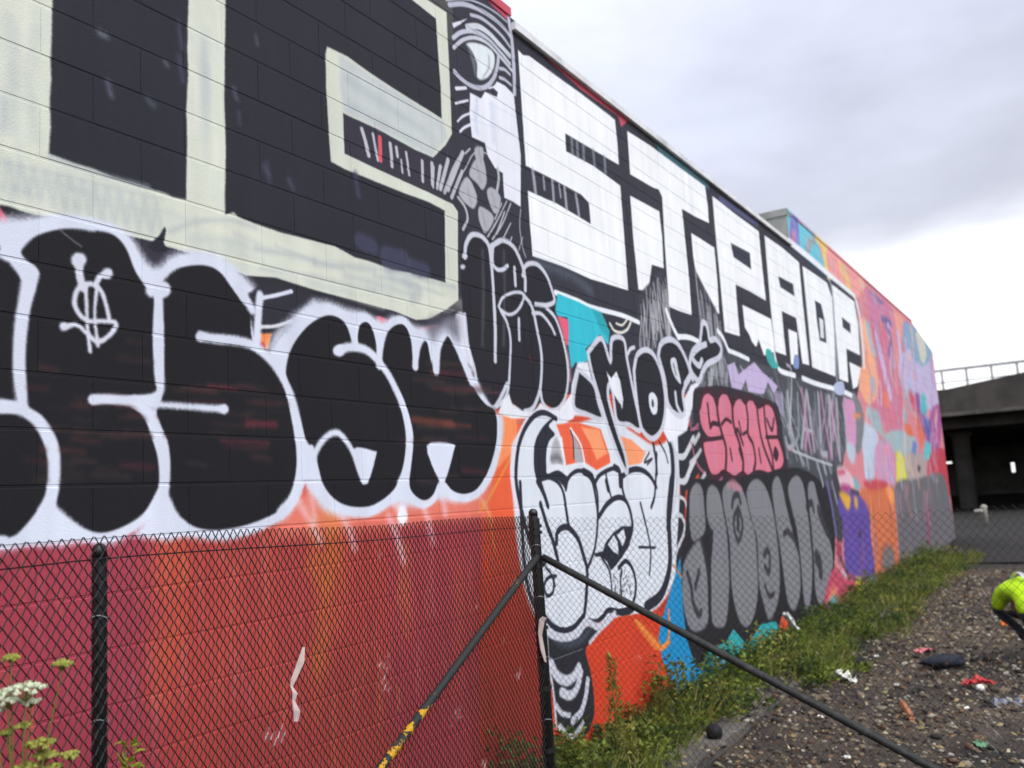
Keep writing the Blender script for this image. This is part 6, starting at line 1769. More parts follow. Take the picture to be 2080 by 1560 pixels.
# the taller painted building further along
tall = empty('painted_building', (S_END, WALL_Y, 0))
tag(tall, 'taller far building with cyan, yellow and pink mural and grey end wall', 'building')
TL = 28.4 - S_END
def tall_top(s): return 5.76 if s < 11.8 else 5.76 - (s - 11.8) * .105
tb = MB(); z = Z_PHASE; row = 0
while z < 5.76:
    s = -(BL / 2 if row % 2 else 0)
    while s < TL:
        a, b = max(s, 0), min(s + BL, TL); lo, hi = max(z, -.1), min(z + BH, tall_top(b))
        if b - a > .06 and hi - lo > .05:
            v, f = block_geo(b - a, hi - lo); tb.add([(p[0] + a, p[1] + rnd.uniform(-.001, .001), p[2] + lo) for p in v], f)
        s += BL
    z += BH; row += 1
tag(tb.build('block_courses', M_PAINT, tall), kind='stuff')
m = MB(); yb = .0023
m.add([(0, yb, -.2), (TL, yb, -.2), (TL, yb, tall_top(TL)), (11.8, yb, 5.755), (0, yb, 5.755), (0, .25, -.2), (TL, .25, -.2), (TL, .25, tall_top(TL)), (11.8, .25, 5.755), (0, .25, 5.755)],
      [(0, 1, 2, 3, 4), (9, 8, 7, 6, 5), (4, 3, 8, 9), (3, 2, 7, 8), (2, 1, 6, 7)])
m.build('mortar_bed', M_PAINT, tall)
m = MB(); m.box(-.006, .2, .006, .95, 4.9, 5.78); m.box(-.003, .2, .95, 9, 4.9, 5.5); m.box(-.03, .22, -.004, .98, 5.70, 5.80); m.build('end_wall', M_GREYBLOCK, tall)
m = MB(); m.box(.2, TL - .1, .25, 9, -.2, 5.3); m.build('roof_body', M_GREYBLOCK, tall)
m = MB(); m.box(.0, 11.8, -.012, .27, 5.756, 5.80); m.build('coping', M_PAINT, tall)
m = MB(); m.box(13.4, 15.2, .5, 3.0, 5.62, 5.72); m.box(13.6, 13.75, .9, 1.05, 5.2, 5.62); m.box(14.8, 14.95, .9, 1.05, 5.2, 5.62); m.build('roof_canopy', M_COPING, tall)

# ------------------------------------------------------------------ chain-link fence
M_RAIL = mat('galvanised_rail', lin(170, 172, 172), 0.5, [(lin(120, 120, 120), 3, .45, .7)])
M_WIRE = mat('black_vinyl_wire', lin(20, 20, 23), 0.6, [(lin(160, 158, 162), 4.5, .64, .70)], 0, spec=.25)
M_POST = mat('black_post', lin(24, 24, 26), 0.5, [(lin(70, 74, 84), 9, .6, .72)], .25, 40, spec=.5)
M_BRACE = mat('black_brace', lin(40, 42, 42), 0.6, [(lin(60, 60, 60), 22, .5, .7)], .4, 50)
def chipped():
    m = mat('chipped_brace', lin(40, 42, 42), 0.65, None, .4, 50); t = m.node_tree; b = t.nodes['Principled BSDF']; tcn = t.nodes.new('ShaderNodeTexCoord')
    n = t.nodes.new('ShaderNodeTexNoise'); n.inputs['Scale'].default_value = 9; n.inputs['Detail'].default_value = 7; n.inputs['Roughness'].default_value = .7; t.links.new(tcn.outputs['Object'], n.inputs['Vector'])
    s = t.nodes.new('ShaderNodeSeparateXYZ'); t.links.new(tcn.outputs['Object'], s.inputs[0])
    w = t.nodes.new('ShaderNodeMapRange'); w.inputs[1].default_value = -.95; w.inputs[2].default_value = -1.25; w.inputs[3].default_value = -.12; w.inputs[4].default_value = -.01; t.links.new(s.outputs[0], w.inputs[0])
    a = t.nodes.new('ShaderNodeMath'); t.links.new(n.outputs[0], a.inputs[0]); t.links.new(w.outputs[0], a.inputs[1])
    r = t.nodes.new('ShaderNodeMapRange'); r.inputs[1].default_value = .545; r.inputs[2].default_value = .565; t.links.new(a.outputs[0], r.inputs[0])
    x = t.nodes.new('ShaderNodeMix'); x.data_type = 'RGBA'; x.inputs[6].default_value = lin(40, 42, 42); x.inputs[7].default_value = lin(190, 142, 24); t.links.new(r.outputs[0], x.inputs[0]); t.links.new(x.outputs[2], b.inputs['Base Color'])
    return m
M_BRACEY = chipped()
fence = empty('chain_link_fence', (4.339, 2.593, 0)); tag(fence, 'black chain-link fence with corner post and two diagonal braces', 'fence')
FX, FY = 4.339, 2.593
dl = Vector((1.5256 - FX, 2.3345 - FY, 0)).normalized(); dr = Vector((4.4498 - FX, 0.2039 - FY, 0)).normalized()
def chain(name, d, length, top, p, pv, r):
    nrm = Vector((-d.y, d.x, 0)); v = []; f = []
    nw = int(length / (p / 2))
    for i in range(nw):
        x0 = i * p / 2; prev = None; k = 0; tz = top(x0)
        while True:
            zz = tz - k * pv / 2
            if zz < 0.05: break
            right = (k % 2 == 1) if i % 2 == 0 else (k % 2 == 0)
            wob = .0012 * math.sin(i * 1.7 + k * .9) + .0035 * math.sin(x0 * 4.3 + zz * 6.1) * math.sin(x0 * 1.1)
            c = d * (x0 + (p / 2 if right else 0) + wob) + nrm * ((.0022 if right else -.0022) + .014 * math.sin(x0 * 1.9 + zz * 1.2) * min(1, zz) + .004 * math.sin(x0 * 7.1 - zz * 5.3)) + Vector((0, 0, zz + wob))
            base = len(v)
            for (ax, az) in ((r, 0), (-r * .5, r * .87), (-r * .5, -r * .87)): v.append(c + d * (ax * .7) + nrm * az + Vector((0, 0, abs(ax) * .3)))
            if prev is not None:
                for q in range(3): f.append((prev + q, prev + (q + 1) % 3, base + (q + 1) % 3, base + q))
            prev = base; k += 1
    return tag(mesh_obj(name, v, f, M_WIRE, fence), kind='stuff')
topL = lambda x: 1.713 + (1.770 - 1.713) * min(x / 2.825, 1) + .004 * math.sin(x * 3)
topR = lambda x: 1.706 - .055 * math.sin(min(x / 2.9, 1.25) * math.pi * .78)
chain('wire_mesh', dl, 5.6, topL, .0335, .0415, .0029); chain('wire_mesh', dr, 3.6, topR, .036, .041, .0015)
for nm, d, L_, tp, off in (('tension_wire', dl, 5.6, topL, -.062),):
    m = MB(); m.tube([d * t + Vector((0, 0, tp(t) + off)) for t in np.linspace(0, L_, 30)], .0022, 5); m.build(nm, M_WIRE, fence)
def post(x, r, h, name='post', lean=(0, 0)):
    m = MB(); m.tube([(x.x - lean[0], x.y - lean[1], -.3), (x.x, x.y, h - .012), (x.x, x.y, h - .004)], [r, r, r * .98], 16); o = m.build(name, M_POST, fence, True)
    m = MB(); m.tube([(x.x, x.y, h - .02), (x.x, x.y, h), (x.x, x.y, h + .012), (x.x, x.y, h + .019)], [r * 1.02, r * 1.0, r * .75, r * .3], 16); m.build('cap', M_POST, o, True)
    for zt in (.3, .62, .95, 1.27, 1.55):
        m = MB(); m.tube([(x.x + math.cos(a) * (r + .003), x.y + math.sin(a) * (r + .003), zt + .006 * math.sin(a * 2)) for a in np.linspace(0, 6.28, 13)], .0019, 5); m.build('tie_wire', M_RAIL, o)
    return o
nl = Vector((-dl.y, dl.x, 0))
post(dl * 2.800 + nl * -.028, .0205, 1.735); post(dl * 5.0 + nl * -.028, .0205, 1.75)
cp = post(Vector((-.01, .0, 0)), .026, 1.735, 'corner_post'); post(dr * 3.1, .0205, 1.70)
for zc in (1.655, 1.62, 1.44, 1.10, .78, .46, .2):
    m = MB(); m.tube([(-.01, 0, zc - .012), (-.01, 0, zc + .012)], .031, 14); m.box(-.052, -.03, -.012, .012, zc - .010, zc + .010); m.box(.012, .042, -.02, .004, zc - .009, zc + .009); m.build('clamp', M_POST, cp)
m = MB(); m.tube([(.03, -.014, 0.02), (.022, -.014, 1.70)], .006, 6); m.build('tension_bar', M_BRACE, cp)
def brace(p0, p1, mt):
    p0 = Vector(p0); p1 = Vector(p1); m = MB(); n = 14; m.tube([p0.lerp(p1, t / n) for t in range(n + 1)], .019, 14); return m.build('brace', mt, fence, True)
brace((4.30 - FX, 2.57 - FY, 1.488), (1.65 - FX, 2.326 - FY, .29), M_BRACEY); brace((4.342 - FX, 2.555 - FY, 1.485), (4.458 - FX, -.10 - FY, .125), M_BRACE)

# ------------------------------------------------------------------ overpass beyond the wall
ov = empty('overpass', (46, 0, 0)); tag(ov, 'dark concrete road bridge with railing beyond the end of the wall', 'bridge')
m = MB(); ztop = lambda y: 5.7 + (5.18 - y) * .126
ys = np.linspace(30, -40, 29)
for a, b in zip(ys[:-1], ys[1:]):
    m.add([(0, a, 4.62), (0, b, 4.62), (0, b, ztop(b)), (0, a, ztop(a)), (.35, a, 4.62), (.35, b, 4.62), (.35, b, ztop(b)), (.35, a, ztop(a))], [(3, 2, 1, 0), (4, 5, 6, 7), (2, 3, 7, 6), (0, 1, 5, 4)])
m.build('fascia', mat('fascia_concrete', lin(76, 72, 69), .95, [(lin(52, 50, 49), .8, .4, .7)], .3, 5), ov)
m = MB(); m.box(-.12, .5, -40, 30, 4.50, 4.66); m.build('edge_beam', M_CONC, ov)
m = MB(); m.box(.35, 38, -40, 30, 4.75, 5.3); m.build('deck', M_DARKCONC, ov)
for i in range(7):
    m = MB(); m.box(3 + i * 5, 3.7 + i * 5, -40, 30, 4.05, 4.75); m.build('girder', M_DARKCONC, ov)
for x in (12, 28):
    for y in (-20, -8, 12, 24):
        m = MB(); m.tube([(x, y, -.3), (x, y, 4.2)], .55, 14); m.build('column', M_DARKCONC, ov, True)
m = MB(); m.box(38, 39, -60, 3.9, -.3, 5.3); m.box(38, 39, 4.5, 8.3, -.3, 5.3); m.box(38, 39, 9.6, 60, -.3, 5.3); m.box(38, 39, 3.9, 4.2, -.3, 5.3); m.box(38, 39, 4.2, 4.5, -.3, 1.7); m.box(38, 39, 4.2, 4.5, 2.5, 5.3); m.box(38, 39, 8.3, 8.8, -.3, 5.3); m.box(38, 39, 8.8, 9.6, -.3, 2.75); m.box(38, 39, 8.8, 9.6, 2.92, 5.3); m.build('abutment', M_DARKCONC, ov)
for yc in (5.0, -3.5):
    m = MB(); m.tube([(7.2, yc, -.3), (7.2, yc, 3.7), (7.2, yc, 4.1)], [.42, .42, .8], 16); m.build('column', M_DARKCONC, ov, True)
m = MB(); m.box(3.0, 3.12, -40, 30, 6.92, 7.04); m.build('top_rail', M_RAIL, ov)
m = MB(); m.box(3.0, 3.1, -40, 30, 5.72, 5.84); m.build('bottom_rail', M_RAIL, ov)
m = MB(); m.box(3.04, 3.08, -40, 30, 6.35, 6.40); m.build('middle_rail', M_RAIL, ov)
y = -40
while y < 12:
    m = MB(); m.box(3.02, 3.10, y - .05, y + .05, 5.3, 6.92); m.build('rail_post', M_RAIL, ov); y += 1.1
m = MB(); m.box(1.5, 1.7, -40, 30, 5.3, 5.9); m.build('kerb_wall', M_CONC, ov)
# white standpipe under the bridge
sp_ = empty('standpipe', (35.2, 2.86, 0)); tag(sp_, 'small white standpipe on the ground in front of the dark underpass', 'standpipe')
M_WPIPE = mat('white_enamel', lin(168, 165, 156), 0.5, [(lin(150, 146, 138), 8, .5, .7)])
m = MB(); m.tube([(0, 0, -.05), (0, 0, .56), (0, 0, .64), (0, 0, .70)], [.09, .09, .11, .05], 12); m.build('barrel', M_WPIPE, sp_, True)
m = MB(); m.tube([(0, 0, .5), (-.18, .28, .5)], [.06, .06], 10); m.build('outlet', M_WPIPE, sp_, True)

# ------------------------------------------------------------------ gravel and weeds
def attr_mat(name, rough=.9, spec=.2, transl=0.0):
    m = bpy.data.materials.new(name); m.use_nodes = True; t = m.node_tree; b = t.nodes['Principled BSDF']; b.inputs['Roughness'].default_value = rough; b.inputs['Specular IOR Level'].default_value = spec
    a = t.nodes.new('ShaderNodeAttribute'); a.attribute_name = 'tint'; t.links.new(a.outputs['Color'], b.inputs['Base Color'])
    if transl:
        tr = t.nodes.new('ShaderNodeBsdfTranslucent'); t.links.new(a.outputs['Color'], tr.inputs[0]); mxs = t.nodes.new('ShaderNodeMixShader'); mxs.inputs[0].default_value = transl
        t.links.new(b.outputs[0], mxs.inputs[1]); t.links.new(tr.outputs[0], mxs.inputs[2]); t.links.new(mxs.outputs[0], t.nodes['Material Output'].inputs[0])
    return m
def np_mesh(name, V, Fc, cols, mt, parent=None):
    me = bpy.data.meshes.new(name); k = Fc.shape[1]
    me.vertices.add(len(V)); me.vertices.foreach_set('co', V.astype(np.float32).ravel()); me.loops.add(Fc.size); me.loops.foreach_set('vertex_index', Fc.astype(np.int32).ravel())
    me.polygons.add(len(Fc)); me.polygons.foreach_set('loop_start', np.arange(0, Fc.size, k, dtype=np.int32)); me.update(calc_edges=True); me.validate()
    at = me.color_attributes.new('tint', 'FLOAT_COLOR', 'POINT'); c4 = np.ones((len(V), 4), np.float32); c4[:, :3] = cols; at.data.foreach_set('color', c4.ravel())
    me.materials.append(mt); o = bpy.data.objects.new(name, me); COL.objects.link(o)
    if parent is not None: o.parent = parent
    return o
rg = np.random.default_rng(21)
ph = (1 + 5 ** .5) / 2
ICO = np.array([(-1, ph, 0), (1, ph, 0), (-1, -ph, 0), (1, -ph, 0), (0, -1, ph), (0, 1, ph), (0, -1, -ph), (0, 1, -ph), (ph, 0, -1), (ph, 0, 1), (-ph, 0, -1), (-ph, 0, 1)]) / 1.9
ICF = np.array([(0, 11, 5), (0, 5, 1), (0, 1, 7), (0, 7, 10), (0, 10, 11), (1, 5, 9), (5, 11, 4), (11, 10, 2), (10, 7, 6), (7, 1, 8), (3, 9, 4), (3, 4, 2), (3, 2, 6), (3, 6, 8), (3, 8, 9), (4, 9, 5), (2, 4, 11), (6, 2, 10), (8, 6, 7), (9, 8, 1)])
NS = 38000
sx = 4.5 + 14.5 * rg.random(NS) ** 1.3; sy = 2.9 - 5.4 * rg.random(NS)
r = 0.007 * np.exp(rg.normal(0.22, .58, NS)); r = np.clip(r, .005, .04)
V = ICO[None] * (1 + rg.normal(0, .16, (NS, 12, 1))); V = V * (r[:, None, None] * np.stack([rg.uniform(.8, 1.5, NS), rg.uniform(.8, 1.3, NS), rg.uniform(.45, .9, NS)], -1)[:, None])
an = rg.random(NS) * 6.28; ca, sa = np.cos(an)[:, None], np.sin(an)[:, None]
V = np.stack([V[..., 0] * ca - V[..., 1] * sa, V[..., 0] * sa + V[..., 1] * ca, V[..., 2]], -1)
V += np.stack([sx, sy, hum(sx, sy) * np.clip(1 - (np.hypot(sx - 9, sy) - 8) / 14, 0, 1) - .012 + np.where(sy > 2.3, .046, 0) + r * .3], -1)[:, None]
pal = np.array([lin(92, 84, 78)[:3], lin(70, 66, 64)[:3], lin(124, 112, 96)[:3], lin(150, 140, 124)[:3], lin(56, 52, 52)[:3], lin(112, 88, 72)[:3], lin(178, 172, 160)[:3]])
pal *= .78
pc = pal[rg.choice(7, NS, p=[.21, .14, .22, .17, .11, .08, .07])] * rg.uniform(.8, 1.15, (NS, 1))
Fc = (ICF[None] + np.arange(NS)[:, None, None] * 12).reshape(-1, 3)
M_STONE = attr_mat('stone'); M_LEAF = attr_mat('leaf', .6, .3, .3)
g = np_mesh('gravel', V.reshape(-1, 3), Fc, np.repeat(pc, 12, 0), M_STONE); tag(g, 'loose grey and brown gravel strewn over the dirt', 'gravel', kind='stuff')

def leaves(P, D, Lh, Wd, cols, roll):
    """pointed leaves: 5-vertex folded blades at P along D"""
    n = len(P); D = D / np.linalg.norm(D, axis=1, keepdims=True)
    up = np.stack([np.cos(roll), np.sin(roll), np.full(n, .6)], -1); S_ = np.cross(D, up); S_ /= np.linalg.norm(S_, axis=1, keepdims=True) + 1e-9; Nn = np.cross(S_, D)
    L1 = Lh[:, None]; W1 = Wd[:, None]
    v = np.stack([P, P + D * L1 * .5 + S_ * W1 + Nn * W1 * .35, P + D * L1 - Nn * L1 * .12, P + D * L1 * .5 - S_ * W1 + Nn * W1 * .35, P + D * L1 * .5], 1)
    f = np.array([(0, 1, 4), (1, 2, 4), (2, 3, 4), (3, 0, 4)])
    return v.reshape(-1, 3), (f[None] + np.arange(n)[:, None, None] * 5).reshape(-1, 3), np.repeat(cols, 5, 0)
GP = np.array([lin(90, 108, 40)[:3], lin(68, 88, 38)[:3], lin(114, 128, 46)[:3], lin(56, 74, 36)[:3], lin(144, 142, 66)[:3]])
def weed_points(n_cl, rg):
    P = []; D = []; Lh = []; Wd = []; Cc = []
    for c in range(n_cl):
        x = 4.5 + 17.5 * rg.random() ** 1.2; inner = 2.50 + .12 * math.sin(x * 2.3) if x < 8.3 else 2.08 + .14 * math.sin(x * 1.9)
        y = 3.08 - (3.08 - inner) * rg.random() ** 1.25; e = (3.08 - y) / .9
        lum = .6 + .75 * (.5 + .5 * math.sin(x * 2.1 + 2 * math.sin(x * .9))) * (.5 + .5 * math.sin(x * 5.3 + y * 3)) ; h = (.08 + .32 * rg.random() ** 1.7) * lum * (1.0 if e < .6 else .55) * (.95 if x < 8.3 else 1.08); n = int(26 + 60 * rg.random()) if x < 13 else 40
        sp = .07 + .10 * rg.random(); tone = GP[rg.choice(5, p=[.3, .28, .2, .14, .08])] * rg.uniform(.75, 1.2)
        t = rg.random(n) ** .7; a = rg.random(n) * 6.28; rr = sp * (.25 + .75 * rg.random(n)) * (1.1 - .55 * t)
        P.append(np.stack([x + np.cos(a) * rr, np.minimum(y + np.sin(a) * rr, 3.10), .01 + h * t], -1)); D.append(np.stack([np.cos(a), np.sin(a), rg.uniform(-.2, 1.2, n)], -1))
        Lh.append(rg.uniform(.022, .065, n)); Wd.append(rg.uniform(.006, .016, n)); Cc.append(tone[None] * rg.uniform(.75, 1.25, (n, 1)))
    return [np.concatenate(q) for q in (P, D, Lh, Wd, Cc)]
P, D, Lh, Wd, Cc = weed_points(1000, rg)
n = 9000; gx_ = 4.5 + 18 * rg.random(n) ** 1.15; inn = np.where(gx_ < 8.3, 2.42, 1.95) + .15 * np.sin(gx_ * 2.1); gy_ = 3.09 - (3.09 - inn) * rg.random(n) ** 1.1
keep = np.sin(gx_ * 3.1 + gy_ * 5) + np.sin(gx_ * 1.3 - gy_ * 7) + rg.normal(0, .7, n) > -.3; gx_, gy_ = gx_[keep], gy_[keep]; n = len(gx_)
P2 = np.stack([gx_, gy_, np.full(n, .01)], -1); D2 = np.stack([rg.normal(0, .45, n), rg.normal(0, .4, n) - .15, np.ones(n)], -1)
C2 = np.array([lin(120, 130, 52)[:3], lin(96, 112, 44)[:3], lin(168, 154, 96)[:3], lin(140, 138, 62)[:3]])[rg.choice(4, n, p=[.36, .30, .12, .22])] * rg.uniform(.7, 1.2, (n, 1))
P = np.concatenate([P, P2]); D = np.concatenate([D, D2]); Lh = np.concatenate([Lh, rg.uniform(.07, .26, n) * (.7 + .9 * (.5 + .5 * np.sin(gx_ * 2.1 + 2 * np.sin(gx_ * .9))))]); Wd = np.concatenate([Wd, rg.uniform(.002, .0055, n)]); Cc = np.concatenate([Cc, C2])
V, Fc, Cv = leaves(P, D, Lh, Wd, Cc, rg.random(len(P)) * 6.28)
n = 1500; P = np.stack([4.8 + 14 * rg.random(n) ** 1.3, 2.75 - 2.6 * rg.random(n) ** 1.7, np.full(n, .03)], -1); D = np.stack([rg.normal(0, 1, n), rg.normal(0, 1, n), rg.uniform(0, .5, n)], -1)
Vd, Fd, Cd = leaves(P, D, rg.uniform(.03, .07, n), rg.uniform(.008, .016, n), np.array([lin(176, 156, 110)[:3], lin(150, 116, 84)[:3], lin(196, 184, 150)[:3]])[rg.choice(3, n)] * rg.uniform(.7, 1.1, (n, 1)), rg.random(n) * 6.28)
tag(np_mesh('dry_leaves', Vd, Fd, Cd, M_LEAF), 'dry tan leaves and stalks littering the gravel', 'dry leaves', kind='stuff')
w = np_mesh('weed_strip', V, Fc, Cv, M_LEAF); tag(w, 'dense green weeds growing along the foot of the mural wall', 'weeds', kind='stuff')

M_STEM = mat('green_stem', lin(104, 112, 50), .7, [(lin(130, 96, 60), 14, .5, .7)])
def leafy_plant(name, loc, h, spread, n, label, tone, seed, cat='weed'):
    q = np.random.default_rng(seed); root = tag(empty(name, loc), label, cat)
    m = MB(); m.tube([(0, 0, -.02), (.01, .0, h * .5), (-.01, .01, h)], [.006, .005, .002], 6)
    for k in range(5):
        a = q.random() * 6.28; z0 = h * q.uniform(.25, .75); m.tube([(0, 0, z0), (math.cos(a) * spread * .6, math.sin(a) * spread * .6, z0 + h * .12)], [.003, .0015], 5)
    m.build('stem', M_STEM, root)
    t = q.random(n); a = q.random(n) * 6.28; rr = spread * (1.05 - t) * q.random(n) ** .6
    P = np.stack([np.cos(a) * rr, np.sin(a) * rr, h * (.08 + .92 * t)], -1); D = np.stack([np.cos(a), np.sin(a), q.uniform(-.1, 1.2, n)], -1)
    V, Fc, Cv = leaves(P, D, q.uniform(.02, .055, n), q.uniform(.005, .012, n), np.array(lin(*tone)[:3])[None] * q.uniform(.7, 1.3, (n, 1)), a)
    tag(np_mesh('foliage', V, Fc, Cv, M_LEAF, root), kind='stuff'); return root
leafy_plant('tall_weed', (5.55, 2.79, 0.03), .70, .085, 420, 'tall pointed weed rising against the orange paint by the corner post', (120, 128, 52), 3)
leafy_plant('tall_weed', (6.35, 2.80, 0.03), .42, .08, 240, 'shorter reddish green weed between tall weed and blue paint', (104, 104, 44), 4)
leafy_plant('young_weed', (1.426, 2.05, 0.0), 1.27, .055, 300, 'leafy green weed tip in front of the fence by the left post', (140, 158, 50), 5)

M_PETAL = attr_mat('petal', .8, .2, .3)
def umbel_plant(loc, heads, label, seed):
    q = np.random.default_rng(seed); root = tag(empty('cow_parsley', loc), label, 'wildflower')
    m = MB(); m.tube([(0, 0, -.02), (.01, 0, .6), (0, .01, 1.05)], [.005, .004, .0028], 7); o = m.build('stem', M_STEM, root, True)
    for (x, y, z, rad, tone) in heads:
        rad *= 1.35
        m = MB(); m.tube([(0, .005, .9 + .25 * (z - 1.2)), (x * .5, y * .5, (z + .95) / 2 + .03), (x, y, z - rad * .9)], [.0022, .0018, .0013], 6)
        V = []; Fq = []; Cq = []
        n = 17
        for i in range(n):
            a = i * 2.4; rr = rad * math.sqrt((i + .4) / n); c = Vector((x + math.cos(a) * rr, y + math.sin(a) * rr, z - .35 * rr * rr / rad + q.uniform(-.003, .003)))
            m.tube([(x, y, z - rad * .9), c], [.0009, .0007], 4, False)
            for k in range(34):
                d = Vector(q.normal(0, 1, 3)); d.z = abs(d.z) * .7; d.normalize(); p = c + d * rad * .26 * q.uniform(.4, 1)
                e1 = d.cross(Vector((.3, .2, 1))).normalized() * .0034; e2 = d.cross(e1).normalized() * .0034; b = len(V)
                V += [p + e1, p + e2, p - e1, p - e2]; Fq.append((b, b + 1, b + 2, b + 3)); cc = np.array(lin(*tone)[:3]) * q.uniform(.75, 1.15); Cq += [cc] * 4
        hd = m.build('flower_stalk', M_STEM, root); tag(np_mesh('flower_head', np.array([tuple(v) for v in V]), np.array(Fq), np.array(Cq), M_PETAL, hd), kind='stuff')
    for i in range(3):
        a = i * 2.1 + seed; n = 60; t = q.random(n); P = np.stack([math.cos(a) * .16 * t + q.normal(0, .02, n), math.sin(a) * .16 * t + q.normal(0, .02, n), .55 + i * .14 + .05 * t], -1)
        D = np.stack([math.cos(a) + q.normal(0, .6, n), math.sin(a) + q.normal(0, .6, n), q.normal(0, .3, n)], -1); V, Fc, Cv = leaves(P, D, q.uniform(.015, .04, n), q.uniform(.003, .006, n), np.array(lin(96, 120, 44)[:3])[None] * q.uniform(.7, 1.3, (n, 1)), a + t); tag(np_mesh('leaf_spray', V, Fc, Cv, M_LEAF, root), kind='stuff')
WHT = (226, 232, 206); YGR = (176, 178, 92)
umbel_plant((1.15, 2.06, 0), [(-.04, .02, 1.452, .026, WHT), (.002, -.03, 1.462, .030, WHT), (.05, -.09, 1.505, .016, YGR), (-.01, .01, 1.525, .013, YGR), (-.045, .03, 1.418, .022, WHT), (.02, -.02, 1.425, .014, WHT), (-.06, .05, 1.475, .014, YGR), (-.02, .0, 1.435, .018, WHT)], 'white flowering wild parsley in front of the fence, taller of the pair', 2)
umbel_plant((1.18, 2.055, 0), [(-.02, .0, 1.375, .013, YGR), (.005, -.025, 1.335, .022, YGR), (.02, -.02, 1.305, .020, YGR), (.05, -.065, 1.300, .014, YGR), (-.04, .03, 1.360, .010, YGR), (-.01, .0, 1.285, .02, YGR), (.03, -.03, 1.275, .016, YGR)], 'yellow-green wild parsley below the white flowers at the left edge', 7)

# ------------------------------------------------------------------ litter
def lump(name, loc, sx_, sy_, sz_, mt, seed, label, cat, rz=0.0, n=14, rough=.35):
    q = random.Random(seed); v = []; f = []; k = n // 2 + 1
    for i in range(k):
        th = math.pi * i / (k - 1)
        for j in range(n):
            a = 2 * math.pi * j / n; rr = 1 + q.uniform(-rough, rough) * (0.2 if i in (0, k - 1) else 1)
            v.append((math.sin(th) * math.cos(a) * rr * sx_, math.sin(th) * math.sin(a) * rr * sy_, (math.cos(th) * (1 + q.uniform(-rough, rough) * .4) + .55) * sz_))
    for i in range(k - 1):
        for j in range(n): f.append((i * n + j, (i + 1) * n + j, (i + 1) * n + (j + 1) % n, i * n + (j + 1) % n))
    o = mesh_obj(name, v, f, mt, smooth=True); o.location = loc; o.rotation_euler = (0, 0, rz); return tag(o, label, cat)
def crumple(name, loc, w_, d_, mt, seed, label, cat, rz=0.0, amp=.03, n=9, tilt=0.0):
    q = random.Random(seed); v = []; f = []
    for s_ in (0, 1):
        q2 = random.Random(seed)
        for i in range(n):
            for j in range(n):
                z = abs(q2.gauss(0, amp)) * (.4 + .6 * math.sin(math.pi * i / (n - 1))) + .006; ex = q2.uniform(-.4, .4) / n
                v.append(((i / (n - 1) - .5 + ex) * w_, (j / (n - 1) - .5 + ex) * d_, z - s_ * .002))
    for s_ in (0, 1):
        for i in range(n - 1):
            for j in range(n - 1):
                b = s_ * n * n; a = (b + i * n + j, b + (i + 1) * n + j, b + (i + 1) * n + j + 1, b + i * n + j + 1); f.append(a if not s_ else a[::-1])
    for i in range(n - 1):
        for (p, q_) in (((i * n), (i + 1) * n), ((i + 1) * n + n - 1, i * n + n - 1), (i + 1, i), ((n - 1) * n + i, (n - 1) * n + i + 1)):
            f.append((p, q_, q_ + n * n, p + n * n))
    o = mesh_obj(name, v, f, mt); o.location = loc; o.rotation_euler = (tilt, 0, rz); return tag(o, label, cat)
C_ = lambda n, c, r=.6: mat(n, lin(*c), r, [(tuple(x * .7 for x in lin(*c)[:3]) + (1,), 20, .45, .7)], .1, 30)
M_RED = C_('red_wrapper', (176, 40, 46), .4); M_NAVY = C_('navy_cloth', (38, 42, 54), .9); M_WHITE = C_('white_plastic', (222, 222, 218), .5)
M_WOOD = C_('weathered_wood', (156, 104, 74), .9); M_GREEN = C_('green_wrapper', (104, 150, 116), .4); M_BLUEG = C_('grey_plastic', (128, 132, 148), .5); M_RUB = C_('black_rubber', (22, 22, 24), .7); M_PINK = C_('pink_wrapper', (206, 120, 130), .5); M_ORANGE = C_('orange_scrap', (214, 116, 40), .5)
crumple('food_packet', (8.82, .93, 0), .26, .13, M_RED, 1, 'crumpled red packet lying on the gravel', 'packet', -1.0, .03)
lump('paper_cup', (8.60, .90, 0.0), .04, .035, .03, M_WHITE, 3, 'small white crushed cup against the red packet', 'cup', rough=.2)
lump('dark_cloth', (9.66, 1.28, 0), .20, .11, .06, M_NAVY, 5, 'dark navy cloth bundle lying on the gravel', 'cloth', -1.0)
m = MB(); m.box(-.17, .17, -.022, .022, .0, .02); m.box(-.12, .19, -.018, .012, .02, .034); o = m.build('wood_scrap', M_WOOD); o.location = (7.55, 1.31, .02); o.rotation_euler = (0.05, -.12, .35); tag(o, 'splintered brown wood stick on the dark gravel', 'wood scrap')
crumple('green_packet', (6.86, .76, 0), .11, .08, M_GREEN, 8, 'green and white packet near the lower right corner', 'packet', .5, .02)
crumple('plastic_sheet', (8.12, .66, 0), .30, .22, M_BLUEG, 9, 'torn grey plastic sheet right of the red packet', 'plastic sheet', .2, .02)
lump('rubber_lump', (6.37, 2.42, .04), .06, .06, .06, M_RUB, 11, 'black round rubber lump at the edge of the weeds', 'rubber lump', rough=.08)
crumple('paper_scrap', (8.72, 2.02, 0), .12, .20, M_WHITE, 12, 'pale paper scrap standing at the edge of the weeds', 'paper', .8, .04, tilt=.5)
crumple('candy_wrapper', (10.3, 1.55, 0), .20, .12, M_PINK, 13, 'pink and white wrapper beyond the navy cloth', 'wrapper', -.8, .03)
crumple('orange_scrap', (12.2, .92, 0), .14, .10, M_ORANGE, 14, 'small orange scrap on the gravel beside the worker', 'scrap', .3, .03)
crumple('white_rag', (10.1, 2.86, .30), .10, .22, M_WHITE, 15, 'white rag caught on the weeds by the wall', 'rag', .9, .03, tilt=.9)
